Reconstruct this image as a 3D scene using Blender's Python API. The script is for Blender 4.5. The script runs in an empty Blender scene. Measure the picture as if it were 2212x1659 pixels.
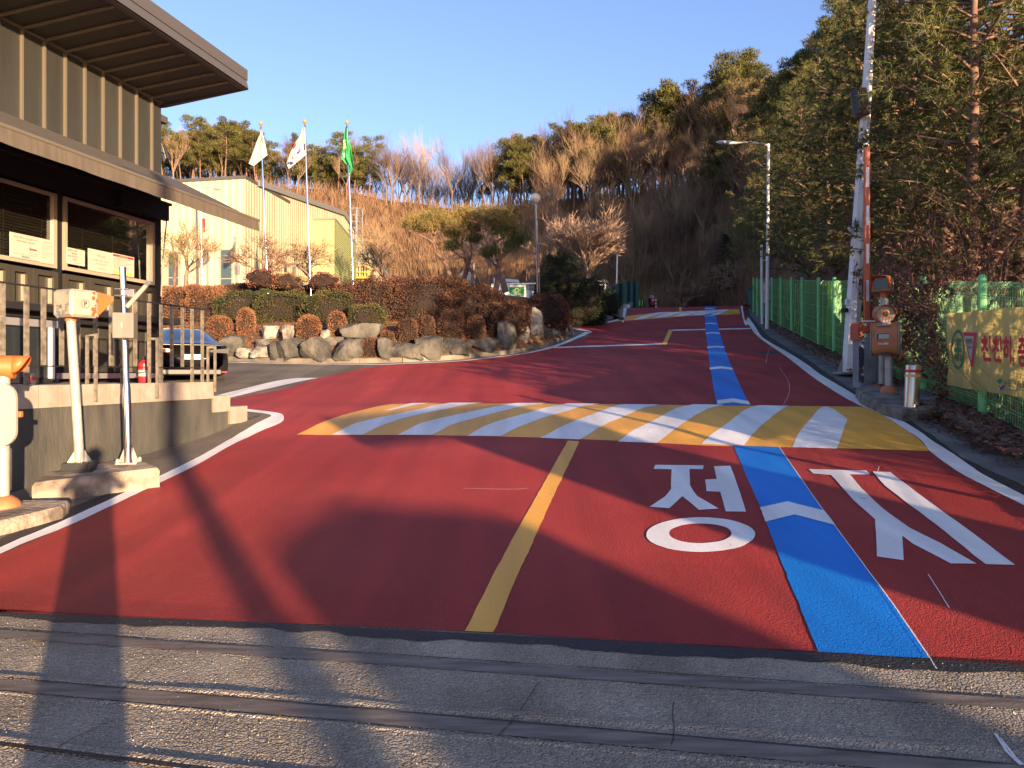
import bpy, math, random
from mathutils import Vector, Matrix, noise, geometry
R = math.radians
sc = bpy.context.scene
# ------------------------------------------------------------------ camera / world / sun
F = 1593.0; U0 = 1106.0; V0 = 806.0; CZ = 1.6
cam = bpy.data.cameras.new("camera"); cam_o = bpy.data.objects.new("camera", cam)
sc.collection.objects.link(cam_o); sc.camera = cam_o
cam_o.location = (0, 0, CZ); cam_o.rotation_euler = (R(90), 0, 0)
cam.sensor_width = 36; cam.lens = 36 * F / 2212; cam.shift_y = -23.5 / 2212
cam.clip_start = 0.05; cam.clip_end = 3000
SUN_EL = 5.8; SUN_AZ = 151.0
SD = Vector((math.sin(R(SUN_AZ)) * math.cos(R(SUN_EL)), math.cos(R(SUN_AZ)) * math.cos(R(SUN_EL)), math.sin(R(SUN_EL))))
world = bpy.data.worlds.new("World"); sc.world = world; world.use_nodes = True
wn = world.node_tree; bg = wn.nodes['Background']
sky = wn.nodes.new('ShaderNodeTexSky'); sky.sky_type = 'NISHITA'; sky.sun_disc = False
sky.sun_elevation = R(SUN_EL); sky.sun_rotation = R(SUN_AZ)
sky.air_density = 1.0; sky.dust_density = 0.9; sky.ozone_density = 3.4
hs = wn.nodes.new('ShaderNodeHueSaturation'); hs.inputs['Saturation'].default_value = .90
tint = wn.nodes.new('ShaderNodeMix'); tint.data_type = 'RGBA'; tint.blend_type = 'MULTIPLY'; tint.inputs[0].default_value = 1; tint.inputs[7].default_value = (1.10, .93, 1.04, 1)
wn.links.new(sky.outputs[0], hs.inputs['Color']); wn.links.new(hs.outputs[0], tint.inputs[6]); wn.links.new(tint.outputs[2], bg.inputs[0])
bg.inputs[1].default_value = 0.15
sun = bpy.data.lights.new("sun", 'SUN'); sun.energy = 5.0; sun.angle = R(0.5); sun.color = (1.0, 0.70, 0.42)
sun_o = bpy.data.objects.new("sun", sun); sc.collection.objects.link(sun_o)
sun_o.rotation_euler = SD.to_track_quat('Z', 'Y').to_euler()
sc.view_settings.view_transform = 'Standard'; sc.view_settings.look = 'None'
sc.view_settings.exposure = 1.7; sc.view_settings.gamma = 1
sc.cycles.max_bounces = 5; sc.cycles.diffuse_bounces = 2; sc.cycles.transparent_max_bounces = 6
sc.cycles.sample_clamp_indirect = 4

# ------------------------------------------------------------------ geometry of the place
c12, s12 = math.cos(R(12)), math.sin(R(12))
_T = [(-200, 0), (4.6, 0), (6, .08), (8, .25), (11.15, .537), (14.77, .967), (20, 1.58), (27.96, 2.53), (37.2, 3.76),
      (48.3, 5.25), (52, 5.85), (55, 6.4), (57, 6.55), (60, 6.45), (70, 6.2), (400, 6.2)]
def lin(T, x):
    if x <= T[0][0]: return T[0][1]
    for (a, b), (c, d) in zip(T, T[1:]):
        if x <= c: return b + (d - b) * (x - a) / (c - a)
    return T[-1][1]
def hump(s, a, b, h):
    q = (s - a) / (b - a)
    return 0 if q <= 0 or q >= 1 else h * min(1, 4 * q, 4 * (1 - q))
DS = 0.5
_G = [lin(_T, -60 + i * DS) + hump(-60 + i * DS, 11.2, 14.8, .06) + hump(-60 + i * DS, 48.4, 51.6, .06) for i in range(480)]
def G(s):
    q = (s + 60) / DS
    if q <= 0: return _G[0]
    if q >= 478: return _G[478]
    i = int(q); f = q - i
    return _G[i] * (1 - f) + _G[i + 1] * f
def st(x, y): return c12 * y + s12 * x, c12 * x - s12 * y
def xy(s, t): return s12 * s + c12 * t, c12 * s - s12 * t
def GX(x, y): return G(c12 * y + s12 * x)
def ong(u, v, off=0.0):
    a = (u - U0) / F; b = (V0 - v) / F; d = 1.5
    f = lambda d: CZ + b * d - (G(c12 * d + s12 * a * d) + off)
    while d < 150 and f(d) > 0: d += .1
    lo, hi = d - .1, d
    for _ in range(25):
        m = (lo + hi) / 2
        if f(m) > 0: lo = m
        else: hi = m
    d = (lo + hi) / 2
    return Vector((a * d, d, CZ + b * d))
def at(u, v, d): return Vector(((u - U0) / F * d, d, CZ + (V0 - v) / F * d))
def ont(u, v, t):
    a = (u - U0) / F
    return at(u, v, t / (c12 * a - s12))
def P3(s, t, z): x, y = xy(s, t); return Vector((x, y, z))

# ------------------------------------------------------------------ materials
MATS = {}
def mat(name, col, rough=.7, metal=0., col2=None, sc1=3., bump=0., bs=60., spec=None, coord='pos', mixp=(.35, .65), rnd=0., trans=None, bdist=.02, detail=4, emit=None, stretch=None):
    if name in MATS: return MATS[name]
    m = bpy.data.materials.new(name); m.use_nodes = True; nt = m.node_tree; b = nt.nodes['Principled BSDF']
    b.inputs['Roughness'].default_value = rough; b.inputs['Metallic'].default_value = metal
    b.inputs['Base Color'].default_value = (*col, 1)
    if spec is not None: b.inputs['Specular IOR Level'].default_value = spec
    vec = None
    if coord == 'pos': g = nt.nodes.new('ShaderNodeNewGeometry'); vec = g.outputs['Position']
    else: g = nt.nodes.new('ShaderNodeTexCoord'); vec = g.outputs['Object']
    if stretch:
        mp = nt.nodes.new('ShaderNodeMapping'); mp.inputs['Scale'].default_value = stretch
        nt.links.new(vec, mp.inputs[0]); vec = mp.outputs[0]
    out = None
    if col2 is not None:
        n = nt.nodes.new('ShaderNodeTexNoise'); n.inputs['Scale'].default_value = sc1; n.inputs['Detail'].default_value = detail
        nt.links.new(vec, n.inputs[0])
        r = nt.nodes.new('ShaderNodeValToRGB'); r.color_ramp.elements[0].position = mixp[0]; r.color_ramp.elements[1].position = mixp[1]
        r.color_ramp.elements[0].color = (*col, 1); r.color_ramp.elements[1].color = (*col2, 1)
        nt.links.new(n.outputs[0], r.inputs[0]); out = r.outputs[0]
    if rnd:
        oi = nt.nodes.new('ShaderNodeObjectInfo'); h = nt.nodes.new('ShaderNodeHueSaturation')
        mr = nt.nodes.new('ShaderNodeMapRange'); mr.inputs[3].default_value = 1 - rnd; mr.inputs[4].default_value = 1 + rnd
        nt.links.new(oi.outputs['Random'], mr.inputs[0]); nt.links.new(mr.outputs[0], h.inputs['Value'])
        mr2 = nt.nodes.new('ShaderNodeMapRange'); mr2.inputs[3].default_value = .5 - rnd * .05; mr2.inputs[4].default_value = .5 + rnd * .05
        nt.links.new(oi.outputs['Random'], mr2.inputs[0]); nt.links.new(mr2.outputs[0], h.inputs['Hue'])
        if out: nt.links.new(out, h.inputs['Color'])
        else: h.inputs['Color'].default_value = (*col, 1)
        out = h.outputs[0]
    if out: nt.links.new(out, b.inputs['Base Color'])
    if bump:
        n = nt.nodes.new('ShaderNodeTexNoise'); n.inputs['Scale'].default_value = bs; n.inputs['Detail'].default_value = 3
        nt.links.new(vec, n.inputs[0]); bp = nt.nodes.new('ShaderNodeBump'); bp.inputs['Strength'].default_value = bump
        bp.inputs['Distance'].default_value = bdist
        nt.links.new(n.outputs[0], bp.inputs['Height']); nt.links.new(bp.outputs[0], b.inputs['Normal'])
    if trans: b.inputs['Transmission Weight'].default_value = trans
    if emit: b.inputs['Emission Color'].default_value = (*emit, 1); b.inputs['Emission Strength'].default_value = 1
    MATS[name] = m
    return m
def paintmat(name, col, col2, wear=(0.3, .28, .26), wearamt=.66, bs=90., bump=.5, rough=.6, bdist=.006, blotch=.5, speck=.12):
    """road paint: fine aggregate relief, faint blotches, small worn specks"""
    m = bpy.data.materials.new(name); m.use_nodes = True; nt = m.node_tree; L = nt.links; b = nt.nodes['Principled BSDF']
    g = nt.nodes.new('ShaderNodeNewGeometry')
    n1 = nt.nodes.new('ShaderNodeTexNoise'); n1.inputs['Scale'].default_value = blotch; n1.inputs['Detail'].default_value = 6; L.new(g.outputs['Position'], n1.inputs[0])
    r1 = nt.nodes.new('ShaderNodeValToRGB'); r1.color_ramp.elements[0].position = .35; r1.color_ramp.elements[1].position = .68
    r1.color_ramp.elements[0].color = (*col, 1); r1.color_ramp.elements[1].color = (*col2, 1); L.new(n1.outputs[0], r1.inputs[0])
    n2 = nt.nodes.new('ShaderNodeTexNoise'); n2.inputs['Scale'].default_value = 9; n2.inputs['Detail'].default_value = 8; n2.inputs['Roughness'].default_value = .75; L.new(g.outputs['Position'], n2.inputs[0])
    r2 = nt.nodes.new('ShaderNodeValToRGB'); r2.color_ramp.elements[0].position = wearamt; r2.color_ramp.elements[1].position = wearamt + .06; L.new(n2.outputs[0], r2.inputs[0])
    mx = nt.nodes.new('ShaderNodeMix'); mx.data_type = 'RGBA'; L.new(r2.outputs[0], mx.inputs[0]); L.new(r1.outputs[0], mx.inputs[6]); mx.inputs[7].default_value = (*wear, 1)
    # fine aggregate speckle and faint long streaks left by tyres along the road
    n5 = nt.nodes.new('ShaderNodeTexNoise'); n5.inputs['Scale'].default_value = 140; n5.inputs['Detail'].default_value = 2; L.new(g.outputs['Position'], n5.inputs[0])
    mp = nt.nodes.new('ShaderNodeMapping'); mp.inputs['Rotation'].default_value = (0, 0, R(12)); mp.inputs['Scale'].default_value = (2.2, .10, 1); L.new(g.outputs['Position'], mp.inputs[0])
    n6 = nt.nodes.new('ShaderNodeTexNoise'); n6.inputs['Scale'].default_value = 1; n6.inputs['Detail'].default_value = 6; L.new(mp.outputs[0], n6.inputs[0])
    m5 = nt.nodes.new('ShaderNodeMapRange'); m5.inputs[1].default_value = .3; m5.inputs[2].default_value = .7; m5.inputs[3].default_value = 1 - speck; m5.inputs[4].default_value = 1 + speck; L.new(n5.outputs[0], m5.inputs[0])
    m6 = nt.nodes.new('ShaderNodeMapRange'); m6.inputs[1].default_value = .35; m6.inputs[2].default_value = .65; m6.inputs[3].default_value = .80; m6.inputs[4].default_value = 1.08; L.new(n6.outputs[0], m6.inputs[0])
    mm_ = nt.nodes.new('ShaderNodeMath'); mm_.operation = 'MULTIPLY'; L.new(m5.outputs[0], mm_.inputs[0]); L.new(m6.outputs[0], mm_.inputs[1])
    vm = nt.nodes.new('ShaderNodeVectorMath'); vm.operation = 'SCALE'; L.new(mx.outputs[2], vm.inputs[0]); L.new(mm_.outputs[0], vm.inputs['Scale'])
    L.new(vm.outputs[0], b.inputs['Base Color']); b.inputs['Specular IOR Level'].default_value = .28
    n3 = nt.nodes.new('ShaderNodeTexVoronoi'); n3.inputs['Scale'].default_value = bs; L.new(g.outputs['Position'], n3.inputs[0])
    n4 = nt.nodes.new('ShaderNodeTexNoise'); n4.inputs['Scale'].default_value = bs * .45; n4.inputs['Detail'].default_value = 4; L.new(g.outputs['Position'], n4.inputs[0])
    ad = nt.nodes.new('ShaderNodeMath'); ad.operation = 'SUBTRACT'; L.new(n4.outputs[0], ad.inputs[0])
    ml = nt.nodes.new('ShaderNodeMath'); ml.operation = 'MULTIPLY'; ml.inputs[1].default_value = .5; L.new(n3.outputs[0], ml.inputs[0]); L.new(ml.outputs[0], ad.inputs[1])
    bp = nt.nodes.new('ShaderNodeBump'); bp.inputs['Strength'].default_value = bump; bp.inputs['Distance'].default_value = bdist
    L.new(ad.outputs[0], bp.inputs['Height']); L.new(bp.outputs[0], b.inputs['Normal'])
    b.inputs['Roughness'].default_value = rough
    MATS[name] = m
    return m

M = {}
M['asph'] = paintmat('old_asphalt', (.13, .11, .085), (.21, .18, .14), (.3, .26, .21), .6, bs=90, bump=.9, rough=.85, bdist=.015, blotch=.7, speck=.3)
M['conc_pave'] = paintmat('worn_pavement', (.36, .30, .22), (.54, .455, .345), (.66, .58, .47), .60, bs=75, bump=1., rough=.85, bdist=.045, blotch=1.6, speck=.35)
M['red'] = paintmat('red_surfacing', (.38, .030, .028), (.47, .055, .046), (.36, .13, .10), .72, bs=110, bump=1., rough=.62, bdist=.03, blotch=.45, speck=.16)
M['white'] = paintmat('white_paint', (.90, .88, .83), (.82, .80, .76), (.42, .42, .42), .63, bs=110, bump=.4, rough=.5)
M['yellow'] = paintmat('yellow_paint', (.92, .45, .055), (.82, .40, .05), (.33, .25, .1), .63, bs=110, bump=.4, rough=.5)
M['blue'] = paintmat('blue_paint', (.006, .19, .66), (.008, .22, .72), (.03, .2, .6), .8, bs=95, bump=.7, rough=.45, bdist=.009)
M['tar'] = mat('tar', (.018, .018, .02), .6, bump=1, bs=50, bdist=.03)
M['gutter'] = mat('gutter_concrete', (.10, .095, .085), .85, col2=(.19, .18, .16), sc1=1.5, bump=.5, bs=40, detail=8)
M['kerb'] = mat('kerb_concrete', (.13, .11, .085), .9, col2=(.24, .205, .16), sc1=2.5, bump=.5, bs=35, detail=8)
M['conc'] = mat('concrete', (.25, .23, .2), .85, col2=(.4, .36, .31), sc1=4, bump=.6, bs=30, detail=8)
M['plinth'] = mat('stained_concrete', (.12, .095, .075), .9, col2=(.32, .26, .2), sc1=3.5, bump=.9, bs=18, detail=9, mixp=(.40, .58), bdist=.03)
M['dkwall'] = mat('dark_render', (.045, .046, .043), .85, col2=(.095, .09, .075), sc1=2.6, bump=.4, bs=20, detail=10, stretch=(1.3, 1.3, .4), mixp=(.35, .75))
M['tile'] = mat('coping_tile', (.27, .24, .195), .6, col2=(.35, .31, .26), sc1=5, bump=.1)
M['grout'] = mat('grout', (.2, .16, .12), .9)
M['panel'] = mat('brown_metal_panel', (.034, .034, .031), .5, metal=.15, col2=(.046, .046, .041), sc1=2.5, bump=.08, bs=40, stretch=(1, 1, .2), detail=7)
M['seam'] = mat('panel_seam', (.14, .12, .09), .45, metal=.1)
M['soffit'] = mat('dark_soffit', (.035, .03, .027), .5)
M['fascia'] = mat('fascia_metal', (.085, .08, .078), .5, metal=.2)
M['black'] = mat('black_cladding', (.012, .013, .015), .45)
M['awning'] = mat('awning_fabric', (.06, .053, .045), .9, bump=.3, bs=15, col2=(.08, .07, .058), sc1=6, stretch=(1, 1, .1))
M['valance'] = mat('valance_fabric', (.078, .064, .048), .9, col2=(.105, .086, .065), sc1=14, stretch=(1, 1, .1))
M['cream'] = mat('cream_frame', (.30, .265, .20), .4)
M['silver'] = mat('silver_frame', (.55, .55, .55), .35, metal=.7)
M['glass'] = mat('dark_glass', (.02, .025, .03), .08, spec=.8)
M['blind'] = mat('venetian_blind', (.07, .05, .042), .5)
M['chrome'] = mat('polished_steel', (.75, .75, .77), .12, metal=1, bump=.02, bs=8)
M['bollard_steel'] = mat('scuffed_steel', (.42, .38, .33), .3, metal=1, bump=.05, bs=6, col2=(.6, .57, .52), sc1=9, stretch=(1, 1, .15))
M['mastwhite'] = mat('mast_white_paint', (.80, .79, .76), .45, col2=(.70, .69, .66), sc1=3)
M['boxsteel'] = mat('satin_steel', (.17, .155, .125), .45, metal=.2, col2=(.21, .19, .155), sc1=20, stretch=(1, 1, .1))
M['steel'] = mat('brushed_steel', (.5, .48, .44), .38, metal=.9)
M['galv'] = mat('painted_pole', (.40, .385, .35), .4, col2=(.30, .29, .26), sc1=6, metal=.1)
M['rail'] = mat('weathered_bar', (.14, .125, .1), .6, col2=(.27, .24, .19), sc1=14, detail=8, metal=.3)
M['dkmetal'] = mat('dark_metal', (.03, .03, .032), .45, metal=.4)
M['orange'] = mat('orange_plastic', (.58, .15, .035), .5, col2=(.48, .12, .03), sc1=5, bump=.05)
M['orange2'] = mat('faded_orange', (.5, .17, .06), .6, col2=(.36, .13, .05), sc1=5, detail=8)
M['offwhite'] = mat('aged_white_plastic', (.34, .32, .26), .5, col2=(.27, .25, .20), sc1=8, bump=.05)
M['signwhite'] = mat('cream_board', (.38, .365, .30), .5, col2=(.33, .32, .265), sc1=2)
M['rust'] = mat('rust', (.3, .07, .02), .9)
M['greypaint'] = mat('grey_paint', (.24, .26, .28), .5, col2=(.17, .18, .2), sc1=4)
M['navy'] = mat('peeling_navy', (.035, .04, .06), .6, col2=(.4, .4, .38), sc1=5, mixp=(.56, .6), detail=6)
M['brown_barrier'] = mat('barrier_red', (.5, .1, .035), .5, col2=(.42, .08, .03), sc1=5)
M['carpaint'] = mat('grey_car_paint', (.028, .028, .03), .25, metal=.5)
M['carglass'] = mat('car_glass', (.01, .012, .015), .03, spec=1)
M['carred'] = mat('tail_lamp', (.5, .03, .04), .2)
M['tyre'] = mat('tyre', (.015, .015, .015), .8)
M['whiteflat'] = mat('white_enamel', (.7, .7, .68), .45)
M['plate'] = mat('plate_green', (.5, .68, .58), .4)
M['ink'] = mat('ink', (.02, .02, .02), .6)
M['inkgreen'] = mat('ink_green', (.02, .2, .08), .6)
M['inkred'] = mat('ink_red', (.6, .02, .05), .6)
M['inkblue'] = mat('ink_blue', (.02, .05, .25), .6)
M['inkgrey'] = mat('ink_grey', (.2, .18, .16), .6)
M['paper'] = mat('paper', (.40, .38, .32), .6)
M['paperyel'] = mat('paper_yellow', (.7, .5, .1), .6)
M['yel'] = mat('yellow_enamel', (.65, .42, .04), .45)
M['banner'] = mat('yellow_banner', (.52, .44, .1), .65, col2=(.44, .37, .09), sc1=2.0, bump=.35, bs=3, bdist=.06)
M['fence'] = mat('green_fence', (.15, .50, .19), .5, col2=(.2, .58, .23), sc1=3)
M['fnet'] = mat('green_netting', (.16, .45, .12), .7)
M['wh_wall'] = mat('cream_cladding', (.64, .56, .32), .55, col2=(.68, .6, .36), sc1=.4)
M['wh_trim'] = mat('roof_trim', (.16, .16, .16), .5)
M['wh_green'] = mat('green_louvre', (.28, .31, .15), .5)
M['wglass'] = mat('window_glass', (.05, .075, .08), .08, spec=.8)
M['rock'] = mat('rock', (.035, .034, .031), .9, col2=(.135, .125, .105), sc1=1.6, bump=.9, bs=5, detail=10, mixp=(.35, .7), bdist=.12)
M['rockpale'] = mat('pale_rock', (.09, .08, .068), .9, col2=(.34, .31, .26), sc1=2.5, bump=.9, bs=6, detail=10, mixp=(.35, .6), bdist=.1)
M['soil'] = mat('leaf_covered_soil', (.10, .05, .022), .95, col2=(.24, .12, .055), sc1=6, bump=1, bs=12, detail=10, bdist=.06)
M['hill'] = mat('hill_ground', (.07, .038, .018), .95, col2=(.16, .085, .04), sc1=.35, bump=1, bs=2, detail=10, bdist=.5)
M['bark'] = mat('brown_bark', (.13, .085, .06), .9, col2=(.24, .165, .115), sc1=5, rnd=.25)
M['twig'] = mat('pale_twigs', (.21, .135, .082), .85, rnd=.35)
M['sunlit_twig'] = mat('sunlit_pale_twigs', (.36, .24, .165), .8)  # lighter copy of the twig material, sunlight put into the colour
M['barkpine'] = mat('pine_bark', (.12, .065, .045), .9, col2=(.22, .14, .1), sc1=4)
M['needle'] = mat('pine_needles', (.045, .06, .012), .7, col2=(.12, .115, .028), sc1=.9, rnd=.25, coord='obj', mixp=(.35, .7))
M['needle2'] = mat('long_needles', (.04, .065, .02), .6, col2=(.10, .115, .035), sc1=.8, coord='obj', mixp=(.3, .7), rnd=.2)
M['needlegold'] = mat('garden_pine_needles', (.11, .10, .025), .7, col2=(.24, .17, .05), sc1=1.4, coord='obj', mixp=(.3, .65))
M['yew'] = mat('yew_leaves', (.03, .04, .010), .75, col2=(.09, .075, .018), sc1=1.6, mixp=(.35, .7))
M['juniper'] = mat('juniper_leaves', (.014, .026, .008), .8, col2=(.045, .05, .014), sc1=1.2, mixp=(.4, .75))
M['azalea'] = mat('azalea_leaves', (.12, .05, .024), .8, col2=(.27, .125, .055), sc1=1.3, mixp=(.3, .7))
M['azdark'] = mat('dark_azalea_leaves', (.045, .020, .012), .8, col2=(.135, .058, .03), sc1=1.2, mixp=(.35, .7))
M['redleaf'] = mat('red_leaves', (.14, .03, .02), .7)
M['core'] = mat('twiggy_core', (.02, .012, .008), .95)
M['dry'] = mat('dry_brush', (.15, .085, .045), .9, col2=(.30, .185, .10), sc1=.25, mixp=(.3, .7))
M['deadleaf'] = mat('dead_leaves', (.10, .045, .028), .85, col2=(.22, .11, .07), sc1=3, detail=2)
M['tank'] = mat('pallet_green', (.015, .10, .085), .6)
M['hivis'] = mat('hi_vis', (.35, .85, .08), .6, emit=None)
M['hivis2'] = mat('hi_vis_yellow', (.8, .85, .3), .6)
M['skin'] = mat('skin', (.5, .3, .22), .6)
M['cloth'] = mat('dark_clothes', (.02, .022, .03), .9)
M['maroon'] = mat('maroon_cloth', (.25, .02, .025), .8)
M['flagwhite'] = mat('flag_white', (.56, .53, .48), .8)
M['flaggreen'] = mat('flag_green', (.03, .28, .09), .8)
M['gold'] = mat('gilded_ball', (.75, .32, .04), .3, metal=.4)
M['lampglobe'] = mat('milky_globe', (.75, .66, .5), .3)
M['redext'] = mat('extinguisher_red', (.5, .02, .03), .35)

def thin(name, col, col2, sc1, coord='pos', tr=.5, rnd=0.):
    m = mat(name, col, .7, col2=col2, sc1=sc1, coord=coord, mixp=(.35, .65), rnd=rnd); nt = m.node_tree; b = nt.nodes['Principled BSDF']; o = nt.nodes['Material Output']
    t = nt.nodes.new('ShaderNodeBsdfTranslucent'); mx = nt.nodes.new('ShaderNodeMixShader'); mx.inputs[0].default_value = tr
    src = b.inputs['Base Color'].links[0].from_socket; nt.links.new(src, t.inputs[0]); nt.links.new(b.outputs[0], mx.inputs[1]); nt.links.new(t.outputs[0], mx.inputs[2]); nt.links.new(mx.outputs[0], o.inputs[0]); return m
M['fnet'] = thin('green_netting_cloth', (.20, .50, .10), (.55, .72, .18), 1.2, tr=.55)  # yellow-green blotches put sun dapples into the netting colour
M['banner'] = thin('yellow_banner_cloth', (.70, .56, .20), (.60, .49, .17), 1.5, tr=.45)
M['needle2'] = thin('long_pine_needles', (.055, .085, .02), (.17, .165, .045), .7, coord='obj', tr=.35, rnd=.2)
M['needle'] = thin('ridge_pine_needles', (.06, .075, .015), (.17, .15, .04), .9, coord='obj', tr=.3, rnd=.25)
M['deadleaf'] = thin('curled_dead_leaves', (.11, .045, .03), (.26, .13, .085), 3, tr=.3)
# ------------------------------------------------------------------ builders
class MB:
    def __init__(s): s.v = []; s.f = []; s.m = []; s.mats = []
    def mi(s, m):
        if isinstance(m, str): m = M[m]
        if m not in s.mats: s.mats.append(m)
        return s.mats.index(m)
    def add(s, vs, fs, m):
        b = len(s.v); k = s.mi(m); s.v += [tuple(p) for p in vs]
        for f in fs: s.f.append([b + i for i in f]); s.m.append(k)
    def box(s, c, sz, m, rz=0., mtx=None, bev=0.):
        x, y, z = sz[0] / 2, sz[1] / 2, sz[2] / 2
        T = Matrix.Translation(Vector(c)) @ (mtx if mtx is not None else Matrix.Rotation(rz, 4, 'Z'))
        if bev > 0:
            b = min(bev, x * .9, y * .9, z * .9); vs = []
            for sx in (-1, 1):
                for sy in (-1, 1):
                    for sz_ in (-1, 1):
                        vs += [T @ Vector((sx * x, sy * (y - b), sz_ * (z - b))), T @ Vector((sx * (x - b), sy * y, sz_ * (z - b))), T @ Vector((sx * (x - b), sy * (y - b), sz_ * z))]
            import bmesh
            bm = bmesh.new()
            for p in vs: bm.verts.new(p)
            r = bmesh.ops.convex_hull(bm, input=bm.verts)
            bm.verts.index_update()
            s.add([v.co.copy() for v in bm.verts], [[v.index for v in f.verts] for f in bm.faces], m); bm.free(); return
        vs = [T @ Vector((a * x, b * y, c_ * z)) for a in (-1, 1) for b in (-1, 1) for c_ in (-1, 1)]
        s.add(vs, [(0, 1, 3, 2), (4, 6, 7, 5), (0, 4, 5, 1), (2, 3, 7, 6), (0, 2, 6, 4), (1, 5, 7, 3)], m)
    def tube(s, pts, rs, m, n=8, caps=True):
        pts = [Vector(p) for p in pts]
        if not isinstance(rs, (list, tuple)): rs = [rs] * len(pts)
        vs = []; fs = []; ref = None
        for i, p in enumerate(pts):
            d = (pts[min(i + 1, len(pts) - 1)] - pts[max(i - 1, 0)]).normalized()
            if ref is None: ref = Vector((1, 0, 0)) if abs(d.x) < .8 else Vector((0, 1, 0))
            a = d.cross(ref)
            if a.length < 1e-4: ref = Vector((0, 1, 0)); a = d.cross(ref)
            a.normalize(); b = d.cross(a)
            for k in range(n):
                q = 2 * math.pi * k / n; vs.append(p + (a * math.cos(q) + b * math.sin(q)) * rs[i])
        for i in range(len(pts) - 1):
            for k in range(n):
                k2 = (k + 1) % n; fs.append((i * n + k, i * n + k2, (i + 1) * n + k2, (i + 1) * n + k))
        if caps: fs.append(tuple(range(n))[::-1]); fs.append(tuple((len(pts) - 1) * n + k for k in range(n)))
        s.add(vs, fs, m)
    def sphere(s, c, r, m, nu=12, nv=8, T=None):
        if not isinstance(r, (list, tuple)): r = (r, r, r)
        c = Vector(c); vs = []; fs = []
        for j in range(nv + 1):
            th = math.pi * j / nv
            for i in range(nu):
                ph = 2 * math.pi * i / nu
                p = Vector((r[0] * math.sin(th) * math.cos(ph), r[1] * math.sin(th) * math.sin(ph), r[2] * math.cos(th)))
                vs.append((T @ p if T is not None else p) + c)
        for j in range(nv):
            for i in range(nu): fs.append((j * nu + i, (j + 1) * nu + i, (j + 1) * nu + (i + 1) % nu, j * nu + (i + 1) % nu))
        s.add(vs, fs, m)
    def prism(s, poly, ext, m):
        """poly: 3D points of a flat outline, ext: vector"""
        n = len(poly); ext = Vector(ext); poly = [Vector(p) for p in poly]
        vs = poly + [p + ext for p in poly]
        fs = [tuple(range(n))[::-1], tuple(range(n, 2 * n))] + [(i, (i + 1) % n, n + (i + 1) % n, n + i) for i in range(n)]
        s.add(vs, fs, m)
    def quad(s, a, b, c, d, m): s.add([a, b, c, d], [(0, 1, 2, 3)], m)
    def build(s, name, parent=None, smooth=False, org=None, tri_smooth=30):
        me = bpy.data.meshes.new(name)
        o0 = Vector(org) if org is not None else (Vector(parent.location) if parent is not None and parent.get('_worldkids') else Vector((0, 0, 0)))
        me.from_pydata([(v[0] - o0.x, v[1] - o0.y, v[2] - o0.z) for v in s.v], [], s.f)
        for m in s.mats: me.materials.append(m)
        me.polygons.foreach_set('material_index', s.m)
        if smooth: me.polygons.foreach_set('use_smooth', [True] * len(s.f))
        me.update()
        if smooth == 'auto' : me.set_sharp_from_angle(angle=R(tri_smooth))
        o = bpy.data.objects.new(name, me); sc.collection.objects.link(o)
        if parent is not None: o.parent = parent
        elif org is not None: o.location = o0
        return o
def tag(o, label, cat, group=None):
    o['label'] = label; o['category'] = cat
    if group: o['group'] = group
    return o
def kind(o, k): o['kind'] = k; return o
def thing(name, label, cat, loc, rz=0., group=None, worldkids=False):
    o = bpy.data.objects.new(name, None); sc.collection.objects.link(o); o.empty_display_size = .2
    o.location = loc; o.rotation_euler = (0, 0, rz); tag(o, label, cat, group)
    if worldkids: WK.add(o.name)
    return o
WK = set()
def part(name, parent, fn, smooth=False, world=False):
    mb = MB(); fn(mb)
    return mb.build(name, parent, smooth, org=(wloc(parent) if world else None))
def wloc(o):
    p = Vector(o.location)
    while o.parent: o = o.parent; p = p + Vector(o.location)
    return p
def pbuild(mb, name, parent, smooth=False):
    """mesh given in world coordinates under an unrotated parent"""
    return mb.build(name, parent, smooth, org=wloc(parent))
def copy_tree(o, parent=None):
    c = o.copy(); sc.collection.objects.link(c)
    if parent is not None: c.parent = parent
    for ch in [x for x in bpy.data.objects if x.parent == o]: copy_tree(ch, c)
    return c
_KIDS = {}
def fast_copy(o, kids):
    c = o.copy(); sc.collection.objects.link(c)
    for k in kids:
        d = k.copy(); sc.collection.objects.link(d); d.parent = c
    return c

# ------------------------------------------------------------------ text
def text_polys(body, bold=0.):
    cu = bpy.data.curves.new('txt', 'FONT'); cu.body = body; cu.size = 1; cu.resolution_u = 3; cu.offset = bold
    o = bpy.data.objects.new('txt', cu); sc.collection.objects.link(o)
    dg = bpy.context.evaluated_depsgraph_get(); me = bpy.data.meshes.new_from_object(o.evaluated_get(dg))
    vs = [v.co.copy() for v in me.vertices]; fs = [tuple(p.vertices) for p in me.polygons]
    bpy.data.objects.remove(o); bpy.data.curves.remove(cu); bpy.data.meshes.remove(me)
    return vs, fs
def put_text(mb, body, org, ux, uy, m, bold=0., lift=None):
    """stretch text to fill the box org, org+ux, org+uy"""
    vs, fs = text_polys(body, bold)
    if not vs: return
    x0 = min(v.x for v in vs); x1 = max(v.x for v in vs); y0 = min(v.y for v in vs); y1 = max(v.y for v in vs)
    o = Vector(org); ux = Vector(ux); uy = Vector(uy); n = ux.cross(uy).normalized() * (.004 if lift is None else lift)
    mb.add([o + ux * ((v.x - x0) / (x1 - x0)) + uy * ((v.y - y0) / (y1 - y0)) + n for v in vs], fs, m)

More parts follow.
